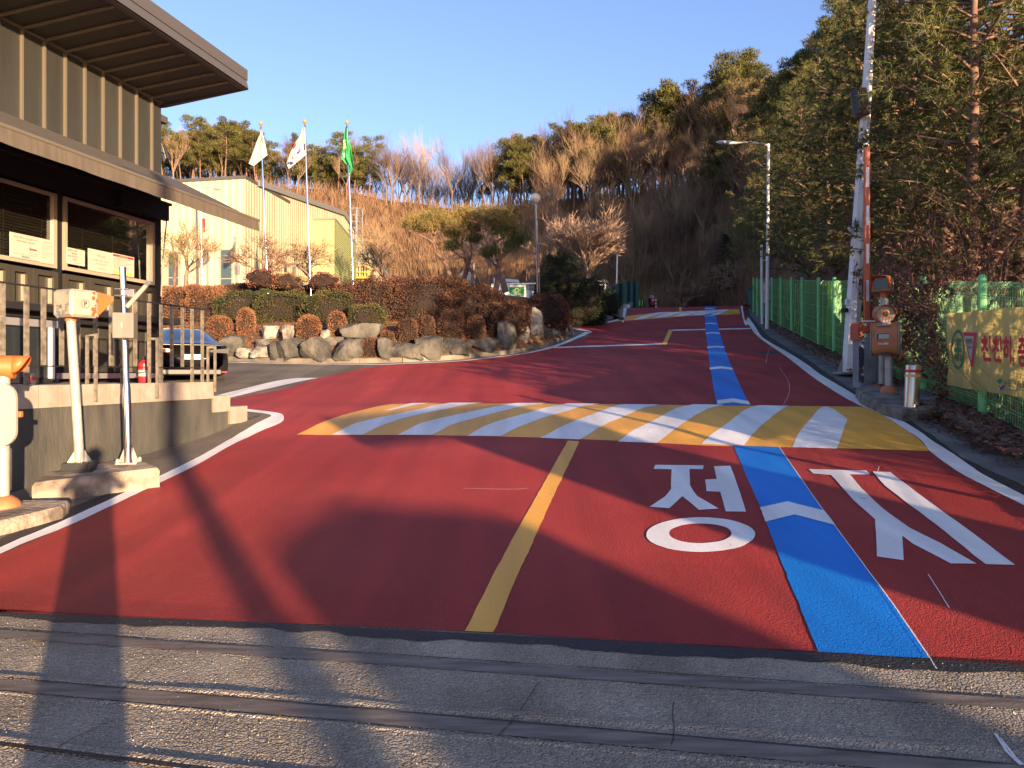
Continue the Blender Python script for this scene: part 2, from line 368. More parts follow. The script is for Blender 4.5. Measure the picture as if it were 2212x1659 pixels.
# ------------------------------------------------------------------ ground patches conforming to G
import bmesh
def patch(name, polys, m, off, holes=None):
    """polys: list of outlines in world xy; laid on the road surface, cut at every grade break"""
    bm = bmesh.new()
    if m in ('white', 'yellow', 'blue') and name not in ('chalk_mark',):
        out = []
        for poly in polys:
            P_ = densify([Vector(p[:2]) for p in poly] + [Vector(poly[0][:2])], .12 if len(polys) < 30 else .2)[:-1]
            out.append([(p.x + .007 * noise.noise(Vector((p.x * 7, p.y * 7, 2))) + .004 * noise.noise(Vector((p.x * 31, p.y * 31, 4))), p.y + .007 * noise.noise(Vector((p.x * 7, p.y * 7, 9))) + .004 * noise.noise(Vector((p.x * 31, p.y * 31, 7)))) for p in P_] if P_[0].y < 30 else poly)
        polys = out
    for poly in polys:
        tess = geometry.tessellate_polygon([[Vector((p[0], p[1], 0)) for p in poly]])
        vs = [bm.verts.new((p[0], p[1], 0)) for p in poly]
        for t in tess:
            try: bm.faces.new([vs[i] for i in t])
            except ValueError: pass
    ss = [st(v.co.x, v.co.y)[0] for v in bm.verts]
    a = math.floor(min(ss) / DS) * DS; b = max(ss)
    n = Vector((s12, c12, 0)); s = a + DS
    while s < b:
        bmesh.ops.bisect_plane(bm, geom=bm.verts[:] + bm.edges[:] + bm.faces[:], plane_co=n * s, plane_no=n, dist=1e-5)
        s += DS
    for v in bm.verts: v.co.z = GX(v.co.x, v.co.y) + off
    for f in bm.faces:
        f.normal_update()
        if f.normal.z < 0: f.normal_flip()
    me = bpy.data.meshes.new(name); bm.to_mesh(me); bm.free(); me.materials.append(M[m] if isinstance(m, str) else m)
    o = bpy.data.objects.new(name, me); sc.collection.objects.link(o)
    return kind(o, 'structure')
def pp(*pts): return [ong(u, v)[:2] for u, v in pts]
def ribbon(cl, w0, w1=None):
    """polygon of width along centre points (world xy): offsets w0 (left) and w1 (right)"""
    cl = [Vector(p[:2]) for p in cl]; Lf = []; Rt = []
    for i, p in enumerate(cl):
        d = (cl[min(i + 1, len(cl) - 1)] - cl[max(i - 1, 0)]).normalized(); n = Vector((d.y, -d.x))
        Lf.append(p - n * w0); Rt.append(p + n * (w1 if w1 is not None else w0))
    return [tuple(p) for p in Lf + Rt[::-1]]
def densify(pts, step=.5):
    out = []
    for a, b in zip(pts, pts[1:]):
        a = Vector(a[:2]); b = Vector(b[:2]); n = max(1, int((b - a).length / step))
        out += [a.lerp(b, i / n) for i in range(n)]
    return out + [Vector(pts[-1][:2])]
def smooth_line(pts, n=6):
    P = [Vector(p[:2]) for p in pts]; P = [P[0] * 2 - P[1]] + P + [P[-1] * 2 - P[-2]]; out = []
    for i in range(1, len(P) - 2):
        for k in range(n):
            t = k / n; a, b, c, d = P[i - 1:i + 3]
            out.append(.5 * ((2 * b) + (c - a) * t + (2 * a - 5 * b + 4 * c - d) * t * t + (3 * b - a - 3 * c + d) * t ** 3))
    return out + [P[-2]]

# ================================================================== GROUND
def grid_ground():
    vs = []; fs = []
    ss = [-60 + i * 2.5 for i in range(24)] + [i * .5 for i in range(0, 161)] + [85, 95, 110, 140]
    ts = [-160, -100, -60, -40, -25, -16, -12, -9, -7, -5, -3, -1, 1, 3, 5, 6.5, 9, 14, 25, 45, 80]
    for s in ss:
        for t in ts:
            x, y = xy(s, t); vs.append((x, y, G(s)))
    n = len(ts)
    for i in range(len(ss) - 1):
        for j in range(n - 1): fs.append((i * n + j, i * n + j + 1, (i + 1) * n + j + 1, (i + 1) * n + j))
    me = bpy.data.meshes.new('ground'); me.from_pydata(vs, [], fs); me.materials.append(M['asph'])
    o = bpy.data.objects.new('ground', me); sc.collection.objects.link(o); kind(o, 'structure')
grid_ground()
rng = random.Random(7)
# near worn pavement in front of the red road
e0, e1 = ong(0, 1325), ong(2212, 1440)
ed = Vector((e1.x - e0.x, e1.y - e0.y)).normalized(); en = Vector((-ed.y, ed.x))      # along the red edge / forward
E0 = Vector((e0.x, e0.y))
def edg(a, b): p = E0 + ed * a + en * b; return (p.x, p.y)
patch('worn_pavement', [[edg(-9, -7), edg(16, -7), edg(16, .12), edg(-9, .12)]], 'conc_pave', .004)
# ragged tar stain along the edge
top = [edg(-4 + i * .06, .06) for i in range(260)]
bot = []
for i in range(260):
    a = -4 + i * .06
    w = .05 + .16 * max(0, noise.noise(Vector((a * .8, 3.1, 0))) + .25) + .05 * noise.noise(Vector((a * 5, 9, 0)))
    bot.append(edg(a, -max(.025, w)))
patch('tar_edge', [top + bot[::-1]], 'tar', .008)
# rail-like filler strips across the pavement
M['strip'] = mat('filler_strip', (.12, .092, .068), .65, col2=(.24, .195, .15), sc1=3, bump=.25, bs=30, detail=8, stretch=(1, 6, 1))
def strip_line(pu, w, name, m, off, a0=-8, a1=16, seed=1):
    p, q = ong(*pu[0]), ong(*pu[1]); p = Vector(p[:2]); q = Vector(q[:2]); d = (q - p).normalized(); n = Vector((-d.y, d.x))
    L, Rr = [], []
    k = int((a1 - a0) / .08)
    for i in range(k + 1):
        a = a0 + i * .08; j = .006 * noise.noise(Vector((a * 3, seed, 0))); j2 = .006 * noise.noise(Vector((a * 3, seed + 5, 0)))
        L.append(tuple(p + d * a + n * (w / 2 + j))); Rr.append(tuple(p + d * a - n * (w / 2 + j2)))
    return patch(name, [L + Rr[::-1]], m, off)
for pu, w, sd in [(((0, 1372), (2212, 1525)), .12, 1), (((0, 1479), (1853, 1642)), .14, 2)]:
    strip_line(pu, w, 'pavement_strip', 'strip', .009, seed=sd)
    strip_line([(pu[0][0], pu[0][1] - 12), (pu[1][0], pu[1][1] - 15)], .009, 'pavement_crack', 'tar', .012, seed=sd + 9)
strip_line(((0, 1612), (382, 1659)), .03, 'pavement_crack', 'tar', .012, seed=4)
# low lips beside the strips (they catch the low sun)
def lip(pu, h, w, seed):
    p, q = ong(*pu[0]), ong(*pu[1]); p = Vector(p[:2]); q = Vector(q[:2]); d = (q - p).normalized(); n = Vector((-d.y, d.x)); mb = MB()
    k = 240; vs = []; fs = []
    for i in range(k):
        a = -7 + i * .09; hh = h * (.7 + .6 * noise.noise(Vector((a * 2, seed, 1)))); j = .02 * noise.noise(Vector((a * 1.5, seed, 4)))
        for off, z in ((-w, 0), (-w * .3, hh), (w * .3, hh), (w, 0)):
            c = p + d * a + n * (off + j); vs.append((c.x, c.y, GX(c.x, c.y) + z + .003))
    for i in range(k - 1):
        for r in range(3): fs.append((i * 4 + r, i * 4 + r + 1, (i + 1) * 4 + r + 1, (i + 1) * 4 + r))
    mb.add(vs, fs, 'conc_pave'); kind(mb.build('pavement_lip'), 'structure')
lip([(0, 1463), (1853, 1600)], .014, .05, 3)
lip([(0, 1497), (1853, 1672)], .008, .02, 6)
lip([(0, 1600), (382, 1646)], .014, .05, 8)

for px_ in [[(80, 1652), (160, 1600), (250, 1560)], [(255, 1500), (330, 1440), (400, 1400)], [(1080, 1590), (1110, 1560), (1150, 1500), (1165, 1480)], [(1455, 1520), (1452, 1550), (1456, 1590), (1450, 1615)], ]:
    c = densify(smooth_line([ong(u, v) for u, v in px_], 3), .05); c = [p + Vector((.012 * noise.noise(Vector((p.x * 9, p.y * 9, 1))), .012 * noise.noise(Vector((p.x * 9, p.y * 9, 6))))) for p in c]
    patch('pavement_crack', [ribbon(c, .0022)], 'tar', .013)
for px_, w_ in [([(2150, 1590), (2175, 1630), (2205, 1659)], .006), ([(2160, 1600), (2195, 1645), (2212, 1659)], .005)]:
    patch('chalk_mark', [ribbon(densify([ong(u, v) for u, v in px_], .05), w_)], 'white', .0135)
vs = []; fs = []
for i in range(2600):
    u, v = rng.uniform(-50, 2260), rng.uniform(1335, 1659); p = ong(u, v)
    if Vector((p.x, p.y)).__sub__(E0).dot(en) > -.02: continue
    h = rng.uniform(.0015, .005); b = len(vs); a = rng.random() * 6.28
    vs += [(p.x + h * math.cos(a + k * 2.1), p.y + h * math.sin(a + k * 2.1), .006) for k in range(3)] + [(p.x, p.y, .007 + h)]; fs += [(b, b + 1, b + 3), (b + 1, b + 2, b + 3), (b + 2, b, b + 3)]
mb = MB(); mb.add(vs, fs, 'offwhite'); o = mb.build('grit'); kind(o, 'stuff'); tag(o, 'pale grit scattered over the worn pavement', 'grit')
# ---- red road surface
left_white = [(0, 1198), (160, 1130), (330, 1048), (430, 1000), (505, 958), (560, 930), (597, 905), (597, 897), (575, 893), (534, 889)]
red = [(-420, 1306), (0, 1325), (700, 1352), (1035, 1368), (1770, 1412), (2212, 1440), (2900, 1476)]
right_edge_px = [(2900, 1420), (2560, 1250), (2300, 1118), (2212, 1072), (2126, 1028), (2085, 1000), (2051, 977), (2010, 951), (1986, 933), (1947, 909), (1903, 885), (1858, 861), (1813, 834), (1771, 809), (1742, 787), (1694, 757), (1647, 729), (1632, 707), (1617, 686), (1605, 671), (1599, 658.5)]
redpoly = pp(*red) + pp(*right_edge_px)
crL = ong(1364, 665.5); crR = ong(1602, 658.3)
# beyond the crest the road runs on, out of sight
sL, tL = st(crL.x, crL.y); sR, tR = st(crR.x, crR.y)
redpoly += [xy(80, tR - 1), xy(80, tL), (crL.x, crL.y)]
redpoly += pp((1345, 684), (1328, 694), (1290, 701), (1240, 707), (1225, 708.5), (1255, 714), (1279, 718.5), (1262, 731), (1201, 751), (1130, 766), (978, 782.5), (855, 788), (790, 795), (690, 817), (610, 842), (500, 862), (500, 885), (534, 889), (575, 893), (597, 899), (597, 905), (560, 931), (505, 959), (430, 1001), (330, 1049), (160, 1131), (0, 1199), (-420, 1370))
patch('red_road', [redpoly], 'red', .008)

# ---- white edge lines
def wl(px, w, name='edge_line', off=.012, m='white', sm=4, w1=None):
    c = smooth_line([ong(u, v) for u, v in px], sm)
    return patch(name, [ribbon(densify(c, .4), w, w1)], m, off)
def band(pxa, pxb, name, m, off):
    a = densify(smooth_line([ong(u, v) for u, v in pxa], 4), .5); b = densify(smooth_line([ong(u, v) for u, v in pxb], 4), .5)
    return patch(name, [[tuple(p) for p in a] + [tuple(p) for p in b[::-1]]], m, off)
# left near edge line with hook round the wall end
band([(-300, 1335), (0, 1185), (163, 1115), (330, 1037), (430, 988), (505, 945), (555, 915), (580, 903), (586, 899), (575, 895), (534, 890)],
     [(-300, 1352), (0, 1199), (163, 1131), (330, 1052), (430, 1003), (505, 960), (560, 934), (605, 915), (613, 903), (600, 893), (528, 884)], 'edge_line', 'white', .012)
band([(688, 817), (640, 826.5), (560, 845), (480, 864)], [(640, 817.5), (590, 825), (520, 842), (440, 862)], 'give_way_line', 'white', .012)
band([(2900, 1420), (2560, 1250), (2300, 1118), (2212, 1072), (2126, 1028), (2085, 1000), (2051, 977), (2010, 951), (1986, 933), (1947, 909), (1903, 885), (1858, 861), (1813, 834), (1771, 809), (1742, 787), (1694, 757), (1647, 729), (1632, 707), (1617, 686), (1605, 671), (1599, 658.5)],
     [(2900, 1450), (2560, 1278), (2300, 1142), (2212, 1094), (2086, 1030), (2040, 1000), (2011, 978), (2001, 966), (1986, 949), (1956, 930), (1917, 904), (1855, 876), (1813, 853), (1754, 814), (1712, 781), (1682, 759), (1635, 725), (1617, 701), (1602, 674), (1590, 659)], 'edge_line', 'white', .012)
band([(1277, 718.5), (1255, 728.5), (1225, 741), (1192, 753), (1130, 765.5), (1050, 775), (978, 782), (830, 788.6)],
     [(1264, 717), (1245, 727), (1215, 740), (1180, 752), (1130, 763.7), (1050, 773.5), (978, 780.7), (830, 787.2)], 'edge_line', 'white', .012)
band([(830, 788.6), (640, 787.2), (477, 783), (330, 779)], [(830, 787.2), (640, 786), (477, 781.8), (330, 778)], 'edge_line', 'white', .012)
band([(1222, 707), (1250, 713), (1270, 716.5), (1279, 719)], [(1230, 707), (1252, 710), (1272, 714.5), (1279, 718)], 'edge_line', 'white', .012)
band([(1364, 665), (1352, 677), (1342, 686), (1328, 694.5), (1274, 702.5)], [(1358, 665.3), (1344, 678), (1335, 685), (1325, 692.8), (1274, 701.7)], 'edge_line', 'white', .012)
patch('edge_line', [pp((1596, 659.6), (1475, 661.6), (1475, 660.8), (1596, 658.8))], 'white', .012)
# stop lines
patch('stop_line', [pp((1180, 753), (1430, 745), (1432, 742), (1190, 750.3))], 'white', .012)
patch('stop_line', [pp((1452, 715), (1622, 711.3), (1620, 709), (1454, 712.6))], 'white', .014)
# yellow centre line
patch('centre_line', [pp((1004, 1367), (1066, 1370), (1110, 1263), (1154, 1166), (1196, 1073), (1251, 955), (1226, 953), (1163, 1066), (1110, 1160), (1062, 1250))], 'yellow', .012)
patch('centre_line', [pp((1430, 745.3), (1440, 745.2), (1453.5, 713), (1445, 712.5))], 'yellow', .013)
patch('centre_line', [pp((1466.5, 674), (1472, 673.5), (1478.5, 660.7), (1474, 660.9))], 'yellow', .012)

# ---- speed humps
hn = [(640, 940), (722, 941.5), (868, 941), (1018, 943), (1173, 947), (1345, 954), (1522, 964), (1712, 968), (1850, 971), (2009, 976)]
hf = [(1862, 880), (1700, 878), (1500, 876.5), (1300, 874), (1100, 873), (900, 873), (845, 874)]
hl = [(820, 878), (790, 885), (740, 898), (703, 911), (670, 926)]
patch('hump_marking', [pp(*hn, (2000, 966), (1985, 950), (1956, 931), (1917, 904), *hf, *hl)], 'yellow', .012)
def z1(x, y): return (1100 + x / 1.58) * .5486, (1550 + y / 1.58) * .5486
def z2(x, y): return (2400 + x / 1.58) * .5486, (1550 + y / 1.58) * .5486
def zf(fn, pts): return [fn(*p) for p in pts]
hs_ = [
 zf(z1, [(655, 108), (700, 97), (745, 85), (790, 68), (830, 63), (985, 62), (920, 64), (870, 70), (800, 83), (740, 98), (690, 108)]),
 zf(z1, [(325, 261), (400, 222), (470, 190), (600, 157), (740, 128), (890, 96), (1010, 70), (1060, 61), (1270, 60), (1180, 70), (1060, 95), (900, 128), (760, 160), (660, 195), (590, 225), (515, 261)]),
 zf(z1, [(735, 262), (800, 228), (880, 188), (1010, 155), (1180, 118), (1330, 88), (1430, 68), (1480, 62), (1660, 63), (1560, 75), (1420, 105), (1280, 140), (1150, 175), (1080, 195), (1010, 232), (945, 262)]),
 zf(z1, [(1170, 268), (1240, 225), (1330, 185), (1420, 158), (1560, 120), (1700, 82), (1790, 65), (1990, 66), (1900, 80), (1800, 110), (1640, 155), (1560, 185), (1440, 235), (1375, 270)]),
 zf(z1, [(1620, 281), (1700, 240), (1800, 190), (1900, 150), (2010, 110), (2110, 75), (2150, 70)]) + zf(z2, [(312, 72), (250, 85), (180, 105), (100, 142), (30, 172)]) + zf(z1, [(2050, 185), (1960, 235), (1870, 291)]),
 zf(z2, [(53, 304), (120, 250), (240, 188), (350, 130), (430, 90), (520, 71), (712, 73), (640, 90), (540, 135), (430, 210), (350, 270), (295, 313)]),
 zf(z2, [(570, 319), (620, 270), (720, 200), (800, 135), (880, 88), (930, 77), (1115, 80), (1060, 110), (950, 200), (880, 270), (840, 326)]),
 zf(z2, [(1137, 339), (1160, 280), (1200, 220), (1260, 150), (1320, 88), (1355, 84), (1400, 105), (1480, 165), (1450, 250), (1415, 348)])]
patch('hump_marking', [pp(*h) for h in hs_], 'white', .016)
def z5(x, y): return 1206.9 + x * .22322, 603.5 + .22322 * y
def zq(x, y): return (2400 + x / 7.373) * .5486, (1150 + y / 7.373) * .5486
patch('hump_marking', [pp(*zf(z5, [(545, 408), (800, 390), (1050, 372), (1300, 352), (1530, 346), (1758, 338), (1745, 288), (1600, 292), (1400, 300), (1150, 315), (950, 325), (740, 348), (660, 355), (620, 378)]))], 'yellow', .012)
for h in [[(722, 392), (790, 362), (870, 338), (960, 322), (1100, 316), (1000, 335), (900, 360), (800, 388)],
          [(903, 376), (980, 348), (1090, 322), (1200, 313), (1330, 306), (1210, 325), (1100, 345), (1000, 372)],
          [(1085, 362), (1180, 335), (1290, 312), (1420, 302), (1520, 297), (1400, 315), (1280, 340), (1180, 358)],
          [(1270, 352), (1350, 325), (1450, 305), (1560, 296), (1640, 292), (1600, 305), (1500, 325), (1380, 350)],
          ]:
    patch('hump_marking', [pp(*zf(z5, h))], 'white', .016)
patch('hump_marking', [pp(*zf(z5, [(1465, 345), (1540, 320), (1600, 300), (1640, 296), (1640, 303), (1590, 325), (1545, 343)]))], 'white', .0165)

# ---- blue guidance strip
patch('blue_guide_strip', [pp((1767, 1412), (1720, 1293), (1688, 1217), (1642.5, 1098), (1612, 1030), (1585, 964), (1683, 967), (1730, 1035), (1780, 1106.7), (1860, 1215), (1930, 1310), (2009, 1427))], 'blue', .012)
patch('blue_guide_strip', [pp((1548, 876), (1540, 830), (1531, 775), (1527.9, 745), (1523.9, 715), (1522.5, 685), (1522, 659.5), (1541.3, 659.2), (1547, 685), (1553, 711), (1562, 745), (1573, 775), (1590, 815), (1619, 876.5))], 'blue', .0145)
def z6(x, y): return (2400 + x * .7378) * .5486, (1700 + y * .7378) * .5486
patch('chevron', [pp(*zf(z6, [(803, 412), (952, 380), (1147, 430), (1207, 508), (990, 450), (832, 489)]))], 'white', .017)
def zc(x, y): return (2600 + x / 1.8433) * .5486, (1180 + y / 1.8433) * .5486
for ch in [[(412, 735), (525, 722), (640, 742), (655, 768), (528, 750), (415, 762)], [(357, 497), (435, 486), (520, 498), (527, 513), (440, 503), (359, 512)],
           [(338, 345), (405, 338), (464, 343), (467, 354), (405, 348), (340, 355)], [(329, 243), (380, 238), (430, 243), (431, 251), (380, 246), (331, 251)],
           [(325, 175), (365, 170), (408, 174), (409, 180), (365, 176), (325, 180)], [(322, 119), (360, 115), (395, 118), (396, 123), (360, 120), (322, 123)],
           [(323, 66), (355, 62), (386, 65), (387, 70), (355, 67), (323, 70)]]:
    patch('chevron', [pp(*zf(zc, ch))], 'white', .017)

# ---- lettering painted on the road
j1 = zf(z6, [(243, 182), (503, 185), (500, 206), (427, 204), (429, 290), (446, 322), (470, 350), (583, 417), (478, 424), (390, 350), (318, 415), (212, 407), (300, 350), (328, 312), (332, 206), (236, 204)])
eo = zf(z6, [(556, 190), (645, 187), (690, 310), (730, 434), (620, 432), (604, 372), (590, 327), (516, 323), (510, 261), (574, 258)])
j2 = zf(z6, [(1062, 205), (1372, 213), (1390, 234), (1283, 233), (1345, 310), (1440, 400), (1530, 470), (1600, 520), (1760, 600), (1958, 713), (1822, 712), (1620, 606), (1563, 562), (1563, 632), (1568, 695), (1428, 674), (1425, 600), (1418, 475), (1300, 370), (1185, 237), (1085, 228)])
ii = zf(z6, [(1405, 218), (1500, 221), (1640, 330), (1900, 520), (2165, 720), (2005, 715), (1740, 500), (1470, 295)])
ring = []
N = 48
for k in range(N):
    a0 = 2 * math.pi * k / N; a1 = 2 * math.pi * (k + 1) / N
    o = lambda a: z6(487 + 291 * math.cos(a), 557 - 93 * math.sin(a)); i_ = lambda a: z6(485 + 168 * math.cos(a), 550 - 53 * math.sin(a))
    ring.append(pp(o(a0), o(a1), i_(a1), i_(a0)))
patch('road_lettering', [pp(*j1), pp(*eo), pp(*j2), pp(*ii)] + ring, 'white', .014)
# thin chalk and tyre scuffs
for sc_ in [[(2009, 1427), (2016, 1440), (2024, 1452)], [(1560, 968), (1690, 985)][:0], [(1895, 1028), (1899, 1010)], [(2050, 1318), (2030, 1285), (2005, 1245)], [(1000, 1058), (1100, 1060), (1140, 1058)],
            [(1692, 876), (1705, 850), (1703, 825), (1690, 805), (1684, 795)], [(1655, 785), (1660, 760), (1668, 745)], [(1742, 965), (1730, 925), (1722, 890)][:0]]:
    if len(sc_) > 1: wl(sc_, .003, 'chalk_mark', .018, 'white', 3)
wl([(1683, 967), (1730, 1036), (1780, 1108), (1860, 1216), (1930, 1311), (2009, 1428)], .004, 'chalk_mark', .018, 'white', 2)

# ---- tar seam and concrete gutter on the right, kerb
tar_r = [(2900, 1390), (2500, 1190), (2300, 1094), (2212, 1050), (2085, 993), (2051, 968), (1992, 927), (1932, 888), (1890, 867), (1843, 845), (1798, 814), (1742, 775), (1706, 755), (1658, 724), (1641, 704), (1620, 680), (1603, 657.5)]
ta = densify([ong(u, v) for u, v in tar_r], .15); tb = densify([ong(u, v) for u, v in right_edge_px], .15)
ta2 = [p + Vector((.04 * noise.noise(Vector((p.x * 4, p.y * 4, 1))), .03 * noise.noise(Vector((p.x * 4, p.y * 4, 7))))) for p in ta]
patch('tar_seam', [[tuple(p) for p in ta2] + [tuple(p) for p in tb[::-1]]], 'tar', .004)
kr = [(2900, 1235), (2500, 1085), (2212, 990), (2120, 945), (2040, 905), (1950, 862), (1880, 828), (1800, 790), (1745, 757), (1700, 722), (1660, 690), (1630, 668), (1617, 656.5)]
KR = densify(smooth_line([ong(u, v) for u, v in kr], 3), .5)
def gutter(name, A, B, m, off): patch(name, [[tuple(p[:2]) for p in A] + [tuple(p[:2]) for p in B[::-1]]], m, off)
gutter('gutter', KR, densify([ong(u, v) for u, v in tar_r], .5), 'gutter', .0035 - .001)
def kerbline(name, line, w, h, gap=.012, seg=1.0, side=1, m='kerb'):
    """kerb stones along a line; side=+1: body lies to the right of travel"""
    mb = MB(); line = densify(line, .25); per = max(1, int(seg / .25))
    for i in range(0, len(line) - 1, per):
        ch = line[i:i + per + 1]
        if len(ch) < 2: continue
        d = (ch[-1] - ch[0]).normalized(); n = Vector((d.y, -d.x)) * side; vs = []
        k = len(ch)
        for j, p in enumerate(ch):
            q = p + d * (gap if j == 0 else (-gap if j == k - 1 else 0)); z = GX(q.x, q.y)
            for o_, zz in ((0, -.1), (0, h - .02), (.02, h), (w, h), (w, -.1)):
                r = q + n * o_; vs.append((r.x, r.y, z + zz))
        fs = [(j * 5 + a, j * 5 + a + 1, (j + 1) * 5 + a + 1, (j + 1) * 5 + a) for j in range(k - 1) for a in range(4)] + [(0, 1, 2, 3, 4), tuple((k - 1) * 5 + a for a in (4, 3, 2, 1, 0))]
        mb.add(vs, fs, m)
    return kind(mb.build(name), 'structure')
kerbline('kerb', KR, .16, .15, side=1)
# soil verge between kerb and fence, rising into the hill
# ---- island kerb (left bed)
ki = [(150, 770), (330, 774), (477, 779), (603, 784), (720, 785), (829, 784), (905, 781.5), (977.6, 777.7), (1045, 771), (1109.7, 764.8), (1164.5, 755), (1205, 740), (1238.6, 724.5), (1236, 715), (1229, 708)]
KI = densify(smooth_line([ong(u, v) for u, v in ki], 4), .5)
kerbline('kerb', KI, .16, .17, side=-1)
gutter('gutter', KI, densify([ong(u, v) for u, v in [(150, 774), (330, 778), (477, 782), (640, 786.5), (830, 788), (978, 781.5), (1130, 764.5), (1185, 752), (1220, 740), (1250, 727.5), (1266, 717.5), (1250, 711.5), (1224, 707)]], .5), 'gutter', .004)
k2 = [(1206, 701), (1274, 699), (1320, 692), (1336, 681), (1346, 672), (1352, 663.5)]
KI2 = densify(smooth_line([ong(u, v) for u, v in k2], 4), .5)
kerbline('kerb', KI2, .16, .15, side=-1)
gutter('gutter', KI2, densify([ong(u, v) for u, v in [(1206, 702.5), (1274, 702), (1326, 693.5), (1340, 682), (1350, 672), (1358, 665)]], .5), 'gutter', .004)

# ---- planted bed inside the island kerb
n_bed = Vector((-.25, .97))
def bed_rise(r):
    return .16 + (0 if r < .15 else min(1.5, (r - .15) * .75 if r < 1.1 else .71 + (r - 1.1) * .14))
def bedmesh(line, rows, name, m, risef):
    mb = MB(); vs = []; fs = []; k = len(line)
    for p in line:
        for r in rows:
            q = p + n_bed * (r + .1); z = GX(q.x, q.y) + risef(r)
            if r > .3: z += .12 * noise.noise(Vector((q.x * .9, q.y * .9, 0)))
            vs.append((q.x, q.y, z))
    nr = len(rows)
    for i in range(k - 1):
        for j in range(nr - 1): fs.append((i * nr + j, (i + 1) * nr + j, (i + 1) * nr + j + 1, i * nr + j + 1))
    mb.add(vs, fs, m); return mb.build(name, smooth=True)
kind(bedmesh([p for p in KI if p.y < 33.5], [0, .3, .8, 1.4, 2, 3, 4, 5, 6.5, 8, 10, 12, 13.5, 14], 'planting_bed', 'soil', lambda r: bed_rise(r) if r < 13 else -.5), 'structure')
kind(bedmesh(KI2, [0, .5, 1, 2, 3, 5, 7, 7.6], 'planting_bed', 'soil', lambda r: .13 + min(.3, r * .1) if r < 7.2 else -.5), 'structure')
def bedz(x, y):
    q = Vector((x, y)); best = 1e9
    for p in KI:
        r = (q - p).dot(n_bed.normalized()); off = abs((q - p).x * n_bed.y - (q - p).y * n_bed.x)
        if off < best: best = off; br = r
    return GX(x, y) + bed_rise(max(0, br))
def kdepth(u):
    k = (u - U0) / F; best = None
    for p, q in zip(KI, KI[1:]):
        a, b = p.x - k * p.y, q.x - k * q.y
        if a * b <= 0 and abs(a - b) > 1e-9: f = a / (a - b); d = p.y + (q.y - p.y) * f; best = d if best is None else min(best, d)
    return best if best is not None else 33.0
def onbed(u, v):
    d = kdepth(u) + .1; k = (u - U0) / F
    while d < 50 and CZ + (V0 - v) / F * d > bedz(k * d, d): d += .08
    return d

# ================================================================== GUARD HOUSE (left)
TB = -10.5
def bs(u, v, t=TB):
    p = ont(u, v, t); return st(p.x, p.y)[0], p.z
def wallbox(mb, s0, s1, z0, z1, t0, t1, m):
    """box spanning s, z and t in the building frame"""
    vs = [P3(s, t, z) for s in (s0, s1) for t in (t0, t1) for z in (z0, z1)]
    mb.add(vs, [(0, 1, 3, 2), (4, 6, 7, 5), (0, 4, 5, 1), (2, 3, 7, 6), (0, 2, 6, 4), (1, 5, 7, 3)], m)
S_END = bs(348, 400)[0]; S_BEG = -1.0
gh = thing('guard_house', 'dark brown metal clad weighing office with overhanging roof and long awning', 'building', P3(S_END - 3, TB - 2, 1.45))
gp = lambda name, fn, smooth=False: (lambda mb: (fn(mb), pbuild(mb, name, gh, smooth))[1])(MB())
Z_UP0 = bs(350, 385)[1]; Z_UP1 = 7.5
z_u0 = bs(40, 262)[1]
seams_u = [85, 174, 256, 332]
def upper(mb):
    wallbox(mb, S_BEG, S_END, z_u0 - .05, 7.55, TB - 6, TB, 'panel')
gp('upper_wall', upper)
s_a = bs(299, 300)[0]; s_b = bs(326, 300)[0]; pitch = (bs(326, 300)[0] - bs(45 * .9982, 300)[0]) / 7.0
def seamfn(mb):
    s = s_b
    while s > S_BEG:
        wallbox(mb, s - .02, s + .02, z_u0 - .02, 7.42, TB, TB + .045, 'seam'); s -= pitch
    wallbox(mb, S_BEG, S_END, z_u0 - .04, z_u0, TB, TB + .05, 'seam')
    wallbox(mb, S_BEG, S_END, 7.28, 7.34, TB, TB + .05, 'seam')
gp('wall_seams', seamfn)
# roof: soffit rising outwards, fascia above its edge
TR = -8.56; S_R = st(*ont(535, 191, TR)[:2])[0]; zin = 7.33; zout = ont(535, 191, TR).z
def rooffn(mb):
    for (z_off, hgt) in ((0, .12),):
        a = [P3(S_BEG, TB + .05, zin), P3(S_R, TB + .05, zin), P3(S_R, TR - .02, zout), P3(S_BEG, TR - .02, zout)]
        mb.prism(a, (0, 0, hgt), 'soffit')
    b = [P3(S_BEG, TB - 6.5, zin + .9), P3(S_R, TB - 6.5, zin + .9), P3(S_R, TR, zout + .38), P3(S_BEG, TR, zout + .38)]
    mb.prism(b, (0, 0, -.22), 'fascia')
    a = [P3(S_BEG, TB - 6.5, zin - .1), P3(S_R, TB - 6.5, zin - .1), P3(S_R, TB + .05, zin), P3(S_BEG, TB + .05, zin)]
    mb.prism(a, (0, 0, .12), 'soffit')
gp('roof', rooffn)
def fasciafn(mb):
    s = S_BEG
    while s < S_R:
        e = min(s + 3.2, S_R)
        a = [P3(s, TR, zout - .02), P3(e - .012, TR, zout - .02), P3(e - .012, TR - .12, zout + .42), P3(s, TR - .12, zout + .42)]
        mb.prism(a, P3(0, .03, 0) - P3(0, 0, 0), 'fascia'); s = e
    mb.prism([P3(S_R, TR, zout - .02), P3(S_R, TR - .12, zout + .42), P3(S_R, TB - 6.5, zin + 1.2), P3(S_R, TB - 6.5, zin - .1), P3(S_R, TB, zin - .06)], P3(.03, 0, 0) - P3(0, 0, 0), 'fascia')
    wallbox(mb, S_BEG, S_R, zout - .03, zout + .02, TR - .14, TR - .02, 'fascia')
gp('fascia', fasciafn)
